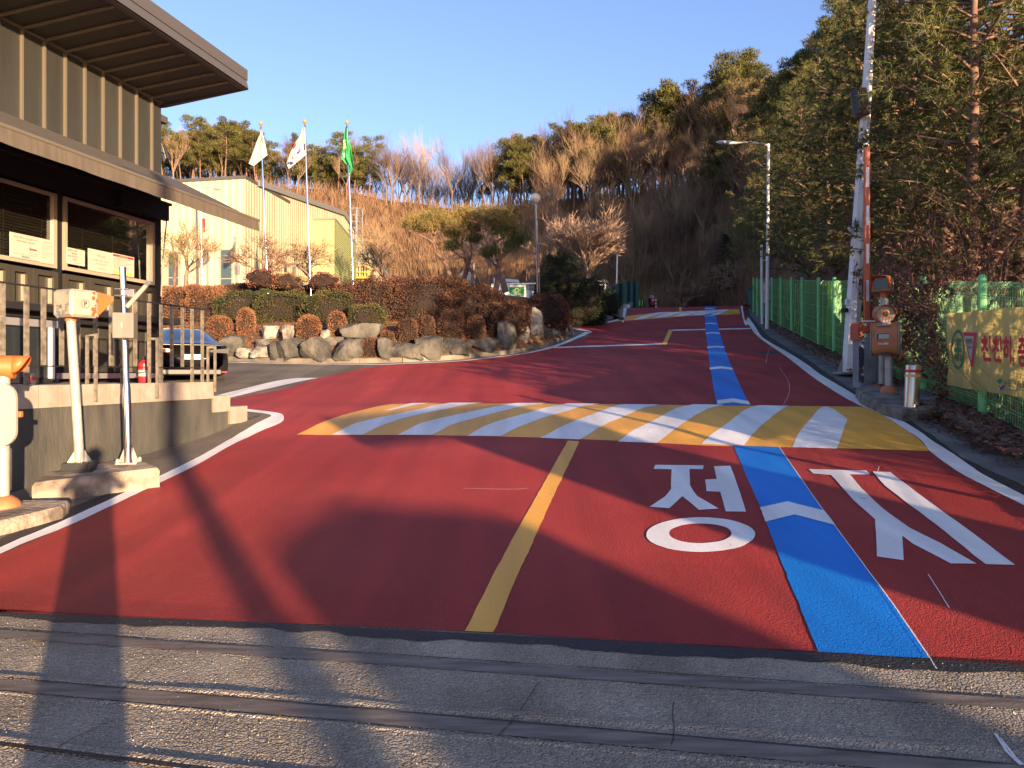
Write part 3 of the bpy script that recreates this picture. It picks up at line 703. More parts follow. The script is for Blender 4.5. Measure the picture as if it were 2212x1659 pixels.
def ribs(mb):
    s = s_b
    dz = lambda t: zin + (zout - zin) * (t - TB) / (TR - TB)
    while s < S_R - .1: s += pitch
    s -= pitch
    while s > S_BEG:
        a = [P3(s - .018, TB + .05, dz(TB) - .045), P3(s - .018, TR - .15, dz(TR) - .045), P3(s - .018, TR - .15, dz(TR)), P3(s - .018, TB + .05, dz(TB))]
        mb.prism(a, P3(.036, 0, 0) - P3(0, 0, 0), 'seam'); s -= pitch
gp('soffit_ribs', ribs)
def outrig(mb): wallbox(mb, S_END - .02, S_END + .32, 6.98, 7.12, TB - .35, TB - .08, 'fascia')
gp('roof_bracket', outrig)
# lower storey (black cladding)
Z_WT = bs(136, 424)[1]; Z_WB = bs(136, 583)[1]
w1 = (bs(-150, 500)[0], bs(120.5, 500)[0]); w2 = (bs(136, 500)[0], bs(332, 500)[0])
def lower(mb):
    wallbox(mb, S_BEG, S_END, Z_WT + .05, z_u0 - .1, TB - 6, TB, 'black')
    wallbox(mb, w1[1] + .02, w2[0] - .02, 1.4, Z_WT + .05, TB - .3, TB, 'black')
    wallbox(mb, w2[1] + .02, S_END, 1.4, Z_WT + .05, TB - 6, TB, 'black')
    wallbox(mb, S_BEG, w1[0], 1.4, Z_WT + .05, TB - 6, TB, 'black')
    wallbox(mb, S_BEG, S_END - .4, 1.0, Z_WT + .05, TB - 6, TB - .25, 'black')
    wallbox(mb, S_END - 1.3, S_END + .1, Z_WT + .1, Z_WT + .42, TB, TB + .12, 'black')
    wallbox(mb, S_BEG, S_END + .14, Z_WT + .42, Z_WT + .47, TB, TB + .16, 'black')
gp('lower_wall', lower)
def lowpanels(mb):
    s = S_END - .1
    k = 0
    while s > bs(175, 760)[0]:
        wallbox(mb, s - .42, s - .02, 1.62, 2.62, TB - .02, TB + .02, 'panel'); wallbox(mb, s - .42, s - .37, 1.62, 2.62, TB + .02, TB + .045, 'seam')
        s -= .44
    wallbox(mb, bs(100, 760)[0], S_END + .02, 1.5, 1.6, TB, TB + .05, 'silver')
gp('base_panels', lowpanels)
def window(s0, s1, z0, z1, fw=.07, fm='cream', blind=True, name='window', rec=.06):
    w = gp(name, lambda mb: [wallbox(mb, s0, s1, z0, z0 + fw, TB - rec, TB + .03, fm), wallbox(mb, s0, s1, z1 - fw * .7, z1, TB - rec, TB + .03, fm),
                             wallbox(mb, s0, s0 + fw, z0 + fw, z1 - fw * .7, TB - rec, TB + .03, fm), wallbox(mb, s1 - fw, s1, z0 + fw, z1 - fw * .7, TB - rec, TB + .03, fm)])
    w.name = 'window_frame'
    return w
for (a, b) in (w1, w2):
    f = window(a, b, Z_WB, Z_WT)
    if True:
        mb = MB(); z = Z_WB + .09
        while z < Z_WT - .08:
            mb.prism([P3(a + .08, TB - .10, z), P3(b - .08, TB - .10, z), P3(b - .08, TB - .065, z + .025), P3(a + .08, TB - .065, z + .025)], (0, 0, .004), 'blind'); z += .05
        wallbox(mb, a + .08, b - .08, Z_WB + .07, Z_WT - .06, TB - .14, TB - .13, 'black')
        s = a + .5
        while s < b: wallbox(mb, s, s + .008, Z_WB + .08, Z_WT - .07, TB - .062, TB - .055, 'blind'); s += .75
        o = mb.build('blind', f, org=wloc(gh))
# thin pane over the blinds
paneM = bpy.data.materials.new('clear_pane'); paneM.use_nodes = True
nt = paneM.node_tree; nt.nodes.clear(); o_ = nt.nodes.new('ShaderNodeOutputMaterial'); mx = nt.nodes.new('ShaderNodeMixShader'); tr = nt.nodes.new('ShaderNodeBsdfTransparent'); gl = nt.nodes.new('ShaderNodeBsdfGlossy')
fr = nt.nodes.new('ShaderNodeFresnel'); fr.inputs[0].default_value = 1.28; gl.inputs['Roughness'].default_value = .03; tr.inputs[0].default_value = (.75, .78, .76, 1)
nt.links.new(fr.outputs[0], mx.inputs[0]); nt.links.new(tr.outputs[0], mx.inputs[1]); nt.links.new(gl.outputs[0], mx.inputs[2]); nt.links.new(mx.outputs[0], o_.inputs[0])
M['pane'] = paneM
for (a, b) in (w1, w2): gp('pane', lambda mb: wallbox(mb, a + .075, b - .075, Z_WB + .075, Z_WT - .05, TB - .05, TB - .045, 'pane'))
# sliding hatches under the big windows
zt2 = Z_WB - .06; zb2 = bs(194, 678)[1]
M['hatch'] = mat('dark_olive_frame', (.06, .055, .045), .4, metal=.3)
M['hatchglass'] = mat('dusty_glass', (.05, .045, .035), .25, spec=.4)
hx = [(-60, 20), (22, 69), (71, 124), (140, 192), (194, 249), (251, 304), (306, 336)]
for i, (ua, ub) in enumerate(hx):
    a = bs(ua, 640)[0]; b = bs(ub, 640)[0]; fw = .09; rec = .02 * (i % 2)
    f = gp('window_frame', lambda mb: [wallbox(mb, a, b, zb2, zb2 + fw, TB - .1 - rec, TB + .02 - rec, 'hatch'), wallbox(mb, a, b, zt2 - fw, zt2, TB - .1 - rec, TB + .02 - rec, 'hatch'),
                                       wallbox(mb, a, a + fw, zb2 + fw, zt2 - fw, TB - .1 - rec, TB + .02 - rec, 'hatch'), wallbox(mb, b - fw, b, zb2 + fw, zt2 - fw, TB - .1 - rec, TB + .02 - rec, 'hatch')])
    mb = MB(); wallbox(mb, a + fw, b - fw, zb2 + fw, zt2 - fw, TB - .08 - rec, TB - .07 - rec, 'hatchglass'); mb.build('pane', f, org=wloc(gh))
    mb = MB(); wallbox(mb, b - fw - .045, b - fw - .005, zb2 + fw + .02, zt2 - fw - .03, TB - .068 - rec, TB - .02 - rec, 'cream'); mb.build('window_track', f, org=wloc(gh))
s_l1 = st(*ont(390, 694, -9.9)[:2])[0]; zsh = ont(390, 694, -9.9).z
gp('counter_shelf', lambda mb: (wallbox(mb, S_BEG, s_l1, zsh - .08, zsh + .03, TB + .02, -9.85, 'dkmetal'), wallbox(mb, S_BEG, s_l1 - .3, zsh - .2, zsh - .08, TB + .02, -10.2, 'dkmetal')))
# awning
TA = -8.5; zAb = ont(558, 501, TA).z; zAt = ont(553, 478, TA).z; sA = st(*ont(556, 490, TA)[:2])[0]; sAi = sA + .05
zAw = bs(20, 252)[1]
aw = gp('awning', lambda mb: mb.prism([P3(S_BEG - 1, TB + .06, zAw), P3(sAi, TB + .06, zAw), P3(sA, TA, zAt + .02), P3(S_BEG - 1, TA, zAt + .02)], (0, 0, .012), 'awning'))
mb = MB(); n = 160; vs = []; fs = []
for i in range(n + 1):
    s = S_BEG - 1 + (sA - S_BEG + 1) * i / n; w = .006 * math.sin(s * 9) + .004 * math.sin(s * 23)
    vs += [P3(s, TA + .03, zAt + .02), P3(s, TA + .035 + w * .5, (zAt + zAb) / 2), P3(s, TA + .04 + w, zAb + .004 * math.sin(s * 5))]
for i in range(n):
    for r in (0, 1): fs.append((i * 3 + r, (i + 1) * 3 + r, (i + 1) * 3 + r + 1, i * 3 + r + 1))
mb.add(vs, fs, 'valance'); mb.build('valance', aw, smooth=True, org=wloc(gh))
mb = MB(); mb.tube([P3(S_BEG - 1, TA + .02, zAt + .03), P3(sA + .02, TA + .02, zAt + .03)], .032, 'seam', 8); mb.build('front_bar', aw, org=wloc(gh))
mb = MB(); p0 = at(363, 446, 15.3); p1 = at(352, 560, 15.3); mb.tube([p0, p1], .012, 'dkmetal', 5); p2 = at(348, 640, 15.3); mb.tube([p1, p2], .018, 'cream', 5); mb.build('crank_handle', aw, org=wloc(gh))
# flood light on the corner
fl = MB(); c = at(357, 333, 16.2); T = Matrix.Rotation(R(-55), 4, 'Z') @ Matrix.Rotation(R(-12), 4, 'Y') @ Matrix.Rotation(R(12), 4, 'X')
fl.box(c, (.26, .07, .34), 'dkmetal', mtx=T, bev=.02); fl.box(c + T @ Vector((0, -.04, 0)), (.2, .01, .28), 'offwhite', mtx=T); fl.tube([c + T @ Vector((0, .03, 0)), P3(S_END - .05, TB - .2, c.z - .1)], .02, 'dkmetal', 5)
pbuild(fl, 'flood_light', gh)

# notices on the windows
def notice(uv, label, txts, bg='paper', deco=None):
    """uv: left-top, right-top, right-bottom, left-bottom px on the glass plane"""
    T_ = TB + .045
    P = [ont(u, v, T_) for u, v in uv]; s0, s1 = st(*P[0][:2])[0], st(*P[1][:2])[0]; zt = (P[0].z + P[1].z) / 2; zb = (P[2].z + P[3].z) / 2
    loc = P3((s0 + s1) / 2, T_, (zt + zb) / 2); t = thing('notice', label, 'notice', loc)
    mb = MB(); wallbox(mb, s0, s1, zb, zt, T_, T_ + .008, bg); pbuild(mb, 'board', t)
    mb = MB(); ux = P3(1, 0, 0) - P3(0, 0, 0); w = s1 - s0; h = zt - zb
    o = P3(s0, T_ + .008, zb)
    for (body, x, y, ww, hh, m) in txts:
        if body is None: a = o + ux * (x * w) + Vector((0, 0, y * h)) + (P3(0, .003, 0) - P3(0, 0, 0)); mb.quad(a, a + ux * ww * w, a + ux * ww * w + Vector((0, 0, hh * h)), a + Vector((0, 0, hh * h)), m)
        else: put_text(mb, body, o + ux * (x * w) + Vector((0, 0, y * h)), ux * ww * w, (0, 0, hh * h), m, lift=.004, bold=.012)
    if mb.v: pbuild(mb, 'print', t)
def zz2(x, y): return x * .22316, 384 + y * .22316
notice([zz2(92, 525), zz2(385, 580), zz2(380, 810), zz2(98, 770)], 'white notice with green headline and red arrow on the left window', [
    ('모바일 계량시스템 앱설치 안내', .1, .80, .8, .09, 'inkgreen'), ('모바일 계량시스템 APP', .2, .68, .6, .05, 'ink'),
    (None, .68, .42, .2, .06, 'inkred'), (None, .66, .43, .03, .04, 'inkred'), ('←', .62, .36, .12, .18, 'inkred'), ('MEEC', .46, .06, .2, .07, 'inkblue'), ('●', .38, .05, .06, .09, 'inkgreen'),
    ('앱설치후 이용바랍니다', .62, .26, .3, .035, 'inkgrey'), ('계량 확인 바랍니다 안내 문의 사무실', .1, .17, .8, .035, 'inkgrey'), (None, .05, .95, .9, .006, 'inkgrey'), (None, .05, .03, .9, .006, 'inkgrey')])
notice([zz2(388, 585), zz2(520, 612), zz2(512, 850), zz2(384, 812)], 'pale faded notice with grey lines right beside the arrow notice', [
    ('안내 말씀 드립니다', .2, .84, .55, .05, 'inkgrey')] + [('계량 대기차량 정위치 확인', .1, .7 - i * .1, .8 - .2 * (i % 3), .035, 'inkgrey') for i in range(6)])
notice([zz2(638, 668), zz2(818, 708), zz2(816, 860), zz2(640, 828)], 'small white notice of four bold black lines at the left of the right window', [
    ('입·출고시 차량', .06, .8, .5, .1, 'ink'), ('제한속도', .27, .62, .3, .1, 'ink'), ('차량 사각지대', .06, .44, .52, .1, 'ink'), ('안전모', .33, .26, .24, .1, 'ink'), ('5km/h', .62, .64, .22, .05, 'paperyel'), ('주의', .62, .46, .2, .05, 'paperyel'), ('수도권자원순환센터', .4, .1, .4, .04, 'inkgrey')])
notice([zz2(850, 680), zz2(1080, 730), zz2(1080, 930), zz2(855, 900)], 'blank looking notice with handwritten brown lines in the middle of the right window', [
    ('주의사항', .36, .68, .34, .12, 'inkgrey'), ('1차 계량이 완료 되었는지', .14, .48, .72, .08, 'inkgrey'), ('반드시 확인 바랍니다.', .3, .33, .5, .08, 'inkgrey'), ('수도권자원순환센터', .36, .14, .34, .05, 'inkgrey')])
notice([zz2(1084, 730), zz2(1295, 768), zz2(1290, 965), zz2(1086, 930)], 'notice with red header and yellow foot on the right window', [
    (None, .03, .86, .94, .1, 'inkred'), ('★ 주의사항 ★', .3, .88, .4, .06, 'paperyel'), (None, .04, .03, .92, .15, 'paperyel')] + [('정차 후 계량 확인 하시고 출발 바랍니다', .06, .78 - i * .065, .85 - .15 * (i % 3), .03, 'inkgrey') for i in range(9)])
# low dark cabinet with silver frame below the counter, left
TC = -9.3
ca, cb = st(*ont(-120, 760, TC)[:2])[0], st(*ont(122, 760, TC)[:2])[0]; czt = ont(110, 690, TC).z
cab = thing('cabinet', 'dark glazed cabinet with silver edge standing behind the railing', 'cabinet', P3((ca + cb) / 2, TC - .4, 1.45))
mb = MB(); wallbox(mb, ca, cb, 1.45, czt, TC - .7, TC, 'black'); pbuild(mb, 'body', cab)
mb = MB(); wallbox(mb, cb - .16, cb - .06, 1.5, czt - .1, TC, TC + .03, 'whiteflat'); wallbox(mb, ca, cb, czt - .13, czt - .02, TC, TC + .03, 'silver'); wallbox(mb, ca, cb, 1.45, 1.52, TC, TC + .03, 'dkmetal'); pbuild(mb, 'edge_frame', cab)
mb = MB(); wallbox(mb, ca, cb - .2, 1.53, czt - .16, TC, TC + .012, 'glass'); pbuild(mb, 'glass_panel', cab)
can = ont(72, 812, -8.4); t = thing('drink_can', 'small pale can standing on the wall beside the cabinet', 'can', (can.x, can.y, 1.45))
mb = MB(); mb.tube([(0, 0, 0), (0, 0, .015), (0, 0, .13), (0, 0, .145)], [.028, .033, .033, .026], 'offwhite', 10); mb.build('body', t); mb = MB(); mb.tube([(0, 0, .05), (0, 0, .1)], .0335, 'inkred', 10, caps=False); mb.build('print', t)

# platform, retaining wall with tile coping
TW = -7.6
s_w0 = -2.0; s_w1 = st(*ont(458, 825, TW)[:2])[0]; s_w2 = st(*ont(494, 853, TW)[:2])[0]; s_w3 = st(*ont(531, 876, TW)[:2])[0]
rw = thing('retaining_wall', 'dark rendered retaining wall capped with beige tiles that step down at its end', 'wall', P3(8, TW, G(8)))
def wfn(mb):
    wallbox(mb, s_w0, s_w1 - .01, -1.2, 1.18, TW - 2.6, TW, 'dkwall'); wallbox(mb, s_w1 - .01, s_w2 - .02, -1.0, .96, TW - .3, TW - .002, 'dkwall')
    wallbox(mb, s_w0, s_w1, 1.18, 1.435, TW - 4.6, TW - .2, 'conc')
mb = MB(); wfn(mb); pbuild(mb, 'wall_body', rw)
def coping(mb):
    def row(a, b, zt, zb):
        s = b; k = 0
        while s > a:
            e = max(a, s - .29)
            wallbox(mb, e + .006, s, zb, zt, TW - .26, TW + .03, 'tile'); s -= .297
        wallbox(mb, a, b - .002, zb + .004, zt - .004, TW - .25, TW + .026, 'grout')
    row(s_w0, s_w1, 1.45, 1.17); row(s_w1 + .003, s_w2, 1.21, .93); row(s_w2 + .003, s_w3, 1.0, .70)
    wallbox(mb, s_w2, s_w3 - .02, .2, .7, TW - .2, TW - .01, 'dkwall')
mb = MB(); coping(mb); pbuild(mb, 'tile_coping', rw)
# verge strip under the wall
patch('verge', [[xy(-3, TW), xy(st(*ong(535, 889)[:2])[0] + .2, TW), tuple(ong(560, 897)[:2]), tuple(ong(590, 905)[:2]), tuple(ong(555, 928)[:2]), tuple(ong(505, 955)[:2]), tuple(ong(330, 1047)[:2]), tuple(ong(0, 1192)[:2]), tuple(ong(-300, 1345)[:2])]], 'asph', .004)
tarl = densify([ong(u, v) for u, v in [(-300, 1312), (0, 1165), (150, 1098), (330, 1030)]], .12)
patch('tar_seam', [[tuple(p + Vector((.03 * noise.noise(Vector((p.x * 4, p.y * 4, 2))), .03 * noise.noise(Vector((p.x * 5, p.y * 4, 3)))))) for p in tarl] + [tuple(p) for p in densify([ong(u, v) for u, v in [(-300, 1345), (0, 1192), (160, 1124), (345, 1041)]], .5)[::-1]]], 'tar', .008)
# leaf dust along the wall foot
# railing
TF = -7.68
rl = thing('railing', 'weathered flat bar balustrade standing on the tiled wall', 'railing', P3(8, TF, 1.45))
zr = 2.68
mb = MB(); wallbox(mb, s_w0, st(*ont(446, 668, TF)[:2])[0], zr - .02, zr, TF - .02, TF + .02, 'dkmetal'); pbuild(mb, 'top_rail', rl)
mb = MB(); wallbox(mb, s_w0, s_w1 - .05, 1.68, 1.695, TF - .012, TF + .012, 'dkmetal'); pbuild(mb, 'bottom_rail', rl)
bars_u = [56, 91, 125, 158, 190, 213, 240, 263, 292, 320, 345, 370, 393, 414, 437]
bars_u = [57, 94, 133, 168, 206, 240, 265, 292, 322, 348, 371, 394, 415, 437]
ss_b = [st(*ont(u, 740, TF)[:2])[0] for u in bars_u]
ss_b = [ss_b[0] - .33 * k for k in (4, 3, 2, 1)] + ss_b
for i, s in enumerate(ss_b):
    long_ = (i % 3 == 1) or i == len(ss_b) - 1
    mb = MB(); wallbox(mb, s - .035, s + .035, 1.45 if long_ else 1.70, zr - .02, TF - .008, TF + .008, 'rail'); pbuild(mb, 'baluster', rl)
for u in (348 * 0 + 190, 325, 452):
    s = st(*ont(u - 6, 790, TF)[:2])[0]
    mb = MB(); t1 = TW + .055
    wallbox(mb, s, s + .03, 1.22 if u < 440 else 1.28, 2.1 if u < 400 else 2.02, t1, t1 + .035, 'rail'); wallbox(mb, s, s + .03, (2.1 if u < 400 else 2.02), (2.1 if u < 400 else 2.02) + .035, TF, t1 + .035, 'rail'); wallbox(mb, s, s + .03, 1.45, 2.1 if u < 400 else 2.02, TF - .0, TF + .035, 'rail'); pbuild(mb, 'bracket', rl)
# fire extinguisher
e = ont(311, 822, -8.2); t = thing('fire_extinguisher', 'red fire extinguisher standing on the wall behind the railing', 'fire extinguisher', (e.x, e.y, 1.45))
mb = MB(); mb.tube([(0, 0, 0), (0, 0, .03), (0, 0, .3), (0, 0, .34), (0, 0, .36)], [.07, .085, .085, .05, .02], 'redext', 14); mb.build('cylinder', t, smooth='auto')
mb = MB(); mb.box((0, 0, .385), (.03, .05, .05), 'dkmetal'); mb.box((.03, 0, .42), (.12, .02, .015), 'dkmetal', mtx=Matrix.Rotation(R(-15), 4, 'Y')); mb.box((.03, 0, .395), (.1, .02, .012), 'dkmetal'); mb.build('valve_handle', t)
mb = MB(); mb.tube([(-.02, 0, .38), (-.09, 0, .36), (-.12, 0, .25), (-.11, 0, .1)], .012, 'dkmetal', 6); mb.build('hose', t)
mb = MB(); mb.tube([(0, 0, .1), (0, 0, .2)], .0865, 'paper', 14, caps=False); mb.build('label_band', t)

# ---- plinths
def plinth(name, label, poly, h, seed):
    pts = [ong(u, v, h) for u, v in poly]; c = sum(pts, Vector()) / len(pts)
    ob = thing(name, label, 'kerb block', (c.x, c.y, GX(c.x, c.y)))
    bm = bmesh.new(); P = densify([(p.x, p.y) for p in pts] + [(pts[0].x, pts[0].y)], .12)[:-1]; n = len(P); rings = []
    for (ins, z) in ((0, -.15), (0, 0), (0, h * .5), (.0, h - .04), (.03, h)):
        ring = []
        for p in P:
            q = p + (Vector((c.x, c.y)) - p).normalized() * ins; nz = noise.noise(Vector((p.x * 5, p.y * 5, z * 5 + seed))) * .018
            q = q + (Vector((c.x, c.y)) - p).normalized() * nz; ring.append(bm.verts.new((q.x - c.x, q.y - c.y, GX(p.x, p.y) + z - GX(c.x, c.y) + (nz * .5 if z > 0 else 0))))
        rings.append(ring)
    for a, b in zip(rings, rings[1:]):
        for i in range(n): bm.faces.new((a[i], a[(i + 1) % n], b[(i + 1) % n], b[i]))
    bm.faces.new(rings[-1]); bmesh.ops.recalc_face_normals(bm, faces=bm.faces[:]); me = bpy.data.meshes.new(name); bm.to_mesh(me); bm.free(); me.materials.append(M['plinth'])
    o = bpy.data.objects.new('block', me); sc.collection.objects.link(o); o.parent = ob; return ob
PH = .24
plinth('concrete_plinth', 'stained concrete plinth under the two poles by the dark wall', [(70, 1043), (345, 1010), (318, 998), (265, 993), (95, 1022)], PH, 2)
plinth('concrete_plinth', 'low stained concrete kerb block at the foot of the orange signal, left edge', [(-300, 1180), (-60, 1140), (135, 1092), (150, 1080), (60, 1080), (-300, 1110)], .14, 5)

# ---- signal post with box head (B)
b0 = ong(172, 1016, PH)
sb = thing('signal_post', 'white post carrying a peeling box shaped signal head with orange visor', 'signal post', b0)
dB = b0.y
mb = MB(); mb.box((0, 0, .05), (.30, .30, .10), 'dkmetal', rz=R(12)); mb.box((0, 0, .0), (.38, .38, .03), 'dkmetal', rz=R(12)); mb.build('base_plate', sb)
top = at(153, 690, dB) - b0
mb = MB(); mb.tube([(0, 0, .1), (top.x, top.y, top.z)], .052, 'galv', 16); mb.build('pole', sb, smooth='auto')
mb = MB()
for a in (0, 90, 180, 270):
    q = Vector((math.cos(R(a + 40)), math.sin(R(a + 40)), 0)); mb.prism([q * .05 + Vector((0, 0, .1)), q * .13 + Vector((0, 0, .1)), q * .05 + Vector((0, 0, .24))], q.cross(Vector((0, 0, 1))) * .008, 'galv')
mb.build('gusset', sb)
for a in (45, 135, 225, 315):
    q = Vector((math.cos(R(a + 12)), math.sin(R(a + 12)), 0)) * .17; mb = MB(); mb.tube([q + Vector((0, 0, .01)), q + Vector((0, 0, .05)), q + Vector((0, 0, .06))], [.018, .018, .008], 'steel', 8); mb.build('bolt', sb)
mb = MB(); mb.tube([(top.x, top.y, top.z - .02), (top.x, top.y, top.z + .13)], .062, 'orange', 16); mb.build('collar', sb, smooth='auto')
hc = at(164, 657, dB) - b0; YB = R(-27)
Th = Matrix.Rotation(YB, 4, 'Z')
mb = MB(); mb.box(hc, (.36, .34, .325), 'offwhite', mtx=Th, bev=.03); hd = mb.build('signal_head', sb)
def hp(x, y, z): return hc + Th @ Vector((x, y, z))
mb = MB()   # damage on the rear face (-y side) and rust on the side (+x)
rr = random.Random(5)
for i in range(9):
    x = -.13 + .26 * rr.random(); z = -.15 + .05 * rr.random() + (.1 if i > 5 else 0)
    k = 7; r = .015 + .025 * rr.random(); pts = [hp(x + r * (.6 + .6 * rr.random()) * math.cos(2 * math.pi * j / k), -.172, z + r * (.6 + .6 * rr.random()) * math.sin(2 * math.pi * j / k)) for j in range(k)]
    mb.add(pts, [tuple(range(k))], 'greypaint')
for x0 in (-.1, .06):
    for i in range(5): mb.add([hp(x0, -.172, -.02 - i * .018), hp(x0 + .05, -.172, -.02 - i * .018), hp(x0 + .05, -.172, -.026 - i * .018), hp(x0, -.172, -.026 - i * .018)], [(0, 1, 2, 3)], 'ink')
mb.add([hp(.08, -.1725, .10), hp(.13, -.1725, .10), hp(.13, -.1725, .155), hp(.08, -.1725, .155)], [(0, 1, 2, 3)], 'greypaint')
mb.build('vents', hd)
mb = MB()
for (cy, cz, n_) in ((.10, -.09, 14), (.12, .10, 7), (.14, 0, 4)):
    for i in range(n_):
        y = cy + .06 * (rr.random() - .5); z = cz + .09 * (rr.random() - .5); r = .008 + .016 * rr.random(); k = 7
        mb.add([hp(.1822 + .0003 * i, y + r * (.6 + .7 * rr.random()) * math.cos(2 * math.pi * j / k), z + r * (.6 + .7 * rr.random()) * math.sin(2 * math.pi * j / k)) for j in range(k)], [tuple(range(k))], 'rust')
mb.build('rust_patch', hd)
mb = MB(); N = 24
for ro, ri, m, lf in ((.056, .0, 'inkgrey', .1812), (.040, .0, 'offwhite', .1817)):
    mb.add([hp(lf, .0 + ro * math.cos(2 * math.pi * j / N), -.005 + ro * math.sin(2 * math.pi * j / N)) for j in range(N)], [tuple(range(N))], m)
put_text(mb, 'P', hp(.1818, -.016, -.035), Th.to_3x3() @ Vector((0, .034, 0)), (0, 0, .06), 'ink', bold=.03, lift=.0006)
mb.build('emblem', hd)
mb = MB()   # visor, quarter shell opening forwards (+y)
vs = []; fs = []
prof = [(-.16, .0), (-.17, .10), (-.13, .15), (0, .165), (.13, .15), (.17, .10), (.16, .0)]
for sx, z in [(-.17, -.13), (-.172, .1), (-.14, .15), (0, .16), (.14, .15), (.172, .1), (.17, -.13)]:
    dep = .22 if z > .12 else (.2 if z > 0 else .02)
    vs += [hp(sx, .165, z), hp(sx * .93, .165 + dep, z * .9 - (.02 if z > 0 else 0))]
for i in range(6): fs.append((i * 2, i * 2 + 1, i * 2 + 3, i * 2 + 2))
mb.add(vs, fs, 'orange'); vz = mb.build('visor', hd)
mo = vz.modifiers.new('t', 'SOLIDIFY'); mo.thickness = .006
mb = MB(); mb.box(hp(0, .168, 0), (.33, .012, .30), 'orange', mtx=Th, bev=.005); mb.build('front_rim', hd)

# ---- polished pole with reader antenna (C)
c0 = ong(278, 1001, PH); dC = c0.y
pc = thing('antenna_pole', 'polished steel pole with steel box and tilted reader antenna', 'pole', c0)
tp = at(265, 577, dC) - c0; rC = 6.6 * dC / F
zj = (at(0, 830, dC) - c0).z; k = lambda z: (tp.x * z / tp.z, 0, z)
mb = MB(); mb.tube([k(0), k(zj - .05), k(zj + .02), k(tp.z)], [rC * 1.28, rC * 1.28, rC, rC], 'chrome', 24); mb.build('pole', pc, smooth='auto')
mb = MB(); mb.box((0, 0, .008), (.24, .24, .016), 'steel', rz=R(12))
for a in (10, 100, 190, 280):
    q = Vector((math.cos(R(a)), math.sin(R(a)), 0)); mb.prism([q * .04 + Vector((0, 0, .016)), q * .12 + Vector((0, 0, .016)), q * .05 + Vector((0, 0, .2))], q.cross(Vector((0, 0, 1))) * .006, 'steel')
mb.build('base_plate', pc)
for a in (57, 147, 237, 327):
    q = Vector((math.cos(R(a)), math.sin(R(a)), 0)) * .14; mb = MB(); mb.tube([q + Vector((0, 0, .01)), q + Vector((0, 0, .06)), q + Vector((0, 0, .07))], [.022, .022, .008], 'signwhite', 8); mb.build('bolt', pc)
bc = at(283, 705, dC) - c0
mb = MB(); mb.box(bc + Vector((0, -.14, 0)), (42 * dC / F, .16, 54 * dC / F), 'boxsteel', rz=R(10), bev=.006); bx = mb.build('junction_box', pc)
mb = MB(); mb.box(bc + Vector((.0, -.222, .0)), (.016, .012, .07), 'silver', rz=R(10), bev=.003); mb.build('latch', bx)
ac = at(299, 635, dC) - c0; Ta = Matrix.Rotation(R(-22), 4, 'Z') @ Matrix.Rotation(R(-46), 4, 'X') @ Matrix.Rotation(R(0), 4, 'Z')
# the slab is seen nearly edge-on: its normal points up-left and down-right
a1 = at(320, 612, dC); a0 = at(278, 659, dC); ax = (a1 - a0); ln = ax.length; ax.normalize(); side = Vector((-.42, .87, .1)).normalized(); nn = ax.cross(side).normalized(); side = nn.cross(ax)
Tm = Matrix((ax, side, nn)).transposed().to_4x4()
mb = MB(); mb.box((a0 + a1) / 2 - c0, (ln, ln, .05), 'offwhite', mtx=Tm, bev=.012); mb.build('antenna_panel', pc)
mb = MB(); m1 = (a0 + a1) / 2 - c0; pz = Vector(k((at(0, 632, dC) - c0).z)); mb.box(pz * .6 + m1 * .4, (.13, .06, .1), 'steel', bev=.005); mb.tube([pz, m1], .018, 'steel', 8)
for dz in (-.04, .04): mb.tube([pz + Vector((-.08, -.06, dz)), pz + Vector((.09, -.06, dz))], .006, 'steel', 6); mb.tube([pz + Vector((-.08, .06, dz)), pz + Vector((.09, .06, dz))], .006, 'steel', 6)
mb.build('clamp', pc)

# ---- orange signal head at the left edge (A)
a0_ = ong(6, 1096, .14); dA = a0_.y; q = dA / F
pa = thing('signal_post', 'post with round orange signal head and rounded cream board at the left edge', 'signal post', a0_)
mb = MB(); mb.tube([(0, 0, .05), ((at(8, 790, dA) - a0_).x - 0, 0, (at(8, 790, dA) - a0_).z)], 12.5 * q, 'galv', 18); mb.build('pole', pa, smooth='auto')
mb = MB(); mb.tube([(0, 0, -.02), (0, 0, .03), (0, 0, .08), (0, 0, .12)], [.17, .165, .13, .075], 'orange2', 20); mb.build('base_cover', pa, smooth=True)
fw = Vector((.43, .9, 0)).normalized(); lt = Vector((-fw.y, fw.x, 0)); hA = at(-2, 793, dA) - a0_
f2 = Vector((.93, .36, 0)).normalized()
mb = MB(); rA = 26 * q; mb.tube([hA - f2 * .30, hA - f2 * .28, hA + f2 * .13, hA + f2 * .135], [rA * .8, rA, rA * .97, rA * .97], 'orange', 28); hdA = mb.build('signal_head', pa, smooth='auto')
mb = MB(); vs = []; fs = []; n = 14; up = Vector((0, 0, 1)); sd = f2.cross(up)
for i in range(n + 1):
    a = R(-35 + 250 * i / n); dp = .14 * max(0.02, math.sin((a + R(35)) / R(250) * math.pi)) ** .6
    for e_, rr_ in ((.13, 1.0), (.135 + dp, .92)): vs.append(hA + f2 * e_ + (sd * math.cos(a) + up * math.sin(a)) * rA * rr_)
for i in range(n): fs.append((i * 2, i * 2 + 1, i * 2 + 3, i * 2 + 2))
mb.add(vs, fs, 'orange'); vv = mb.build('visor', hdA, smooth=True); mo = vv.modifiers.new('t', 'SOLIDIFY'); mo.thickness = .006
mb = MB(); sc0 = at(2, 894, dA) - a0_ + Vector((0, -.11, 0)); w, h, r = 57 * q * .92, 67 * q, 32 * q; pts = []
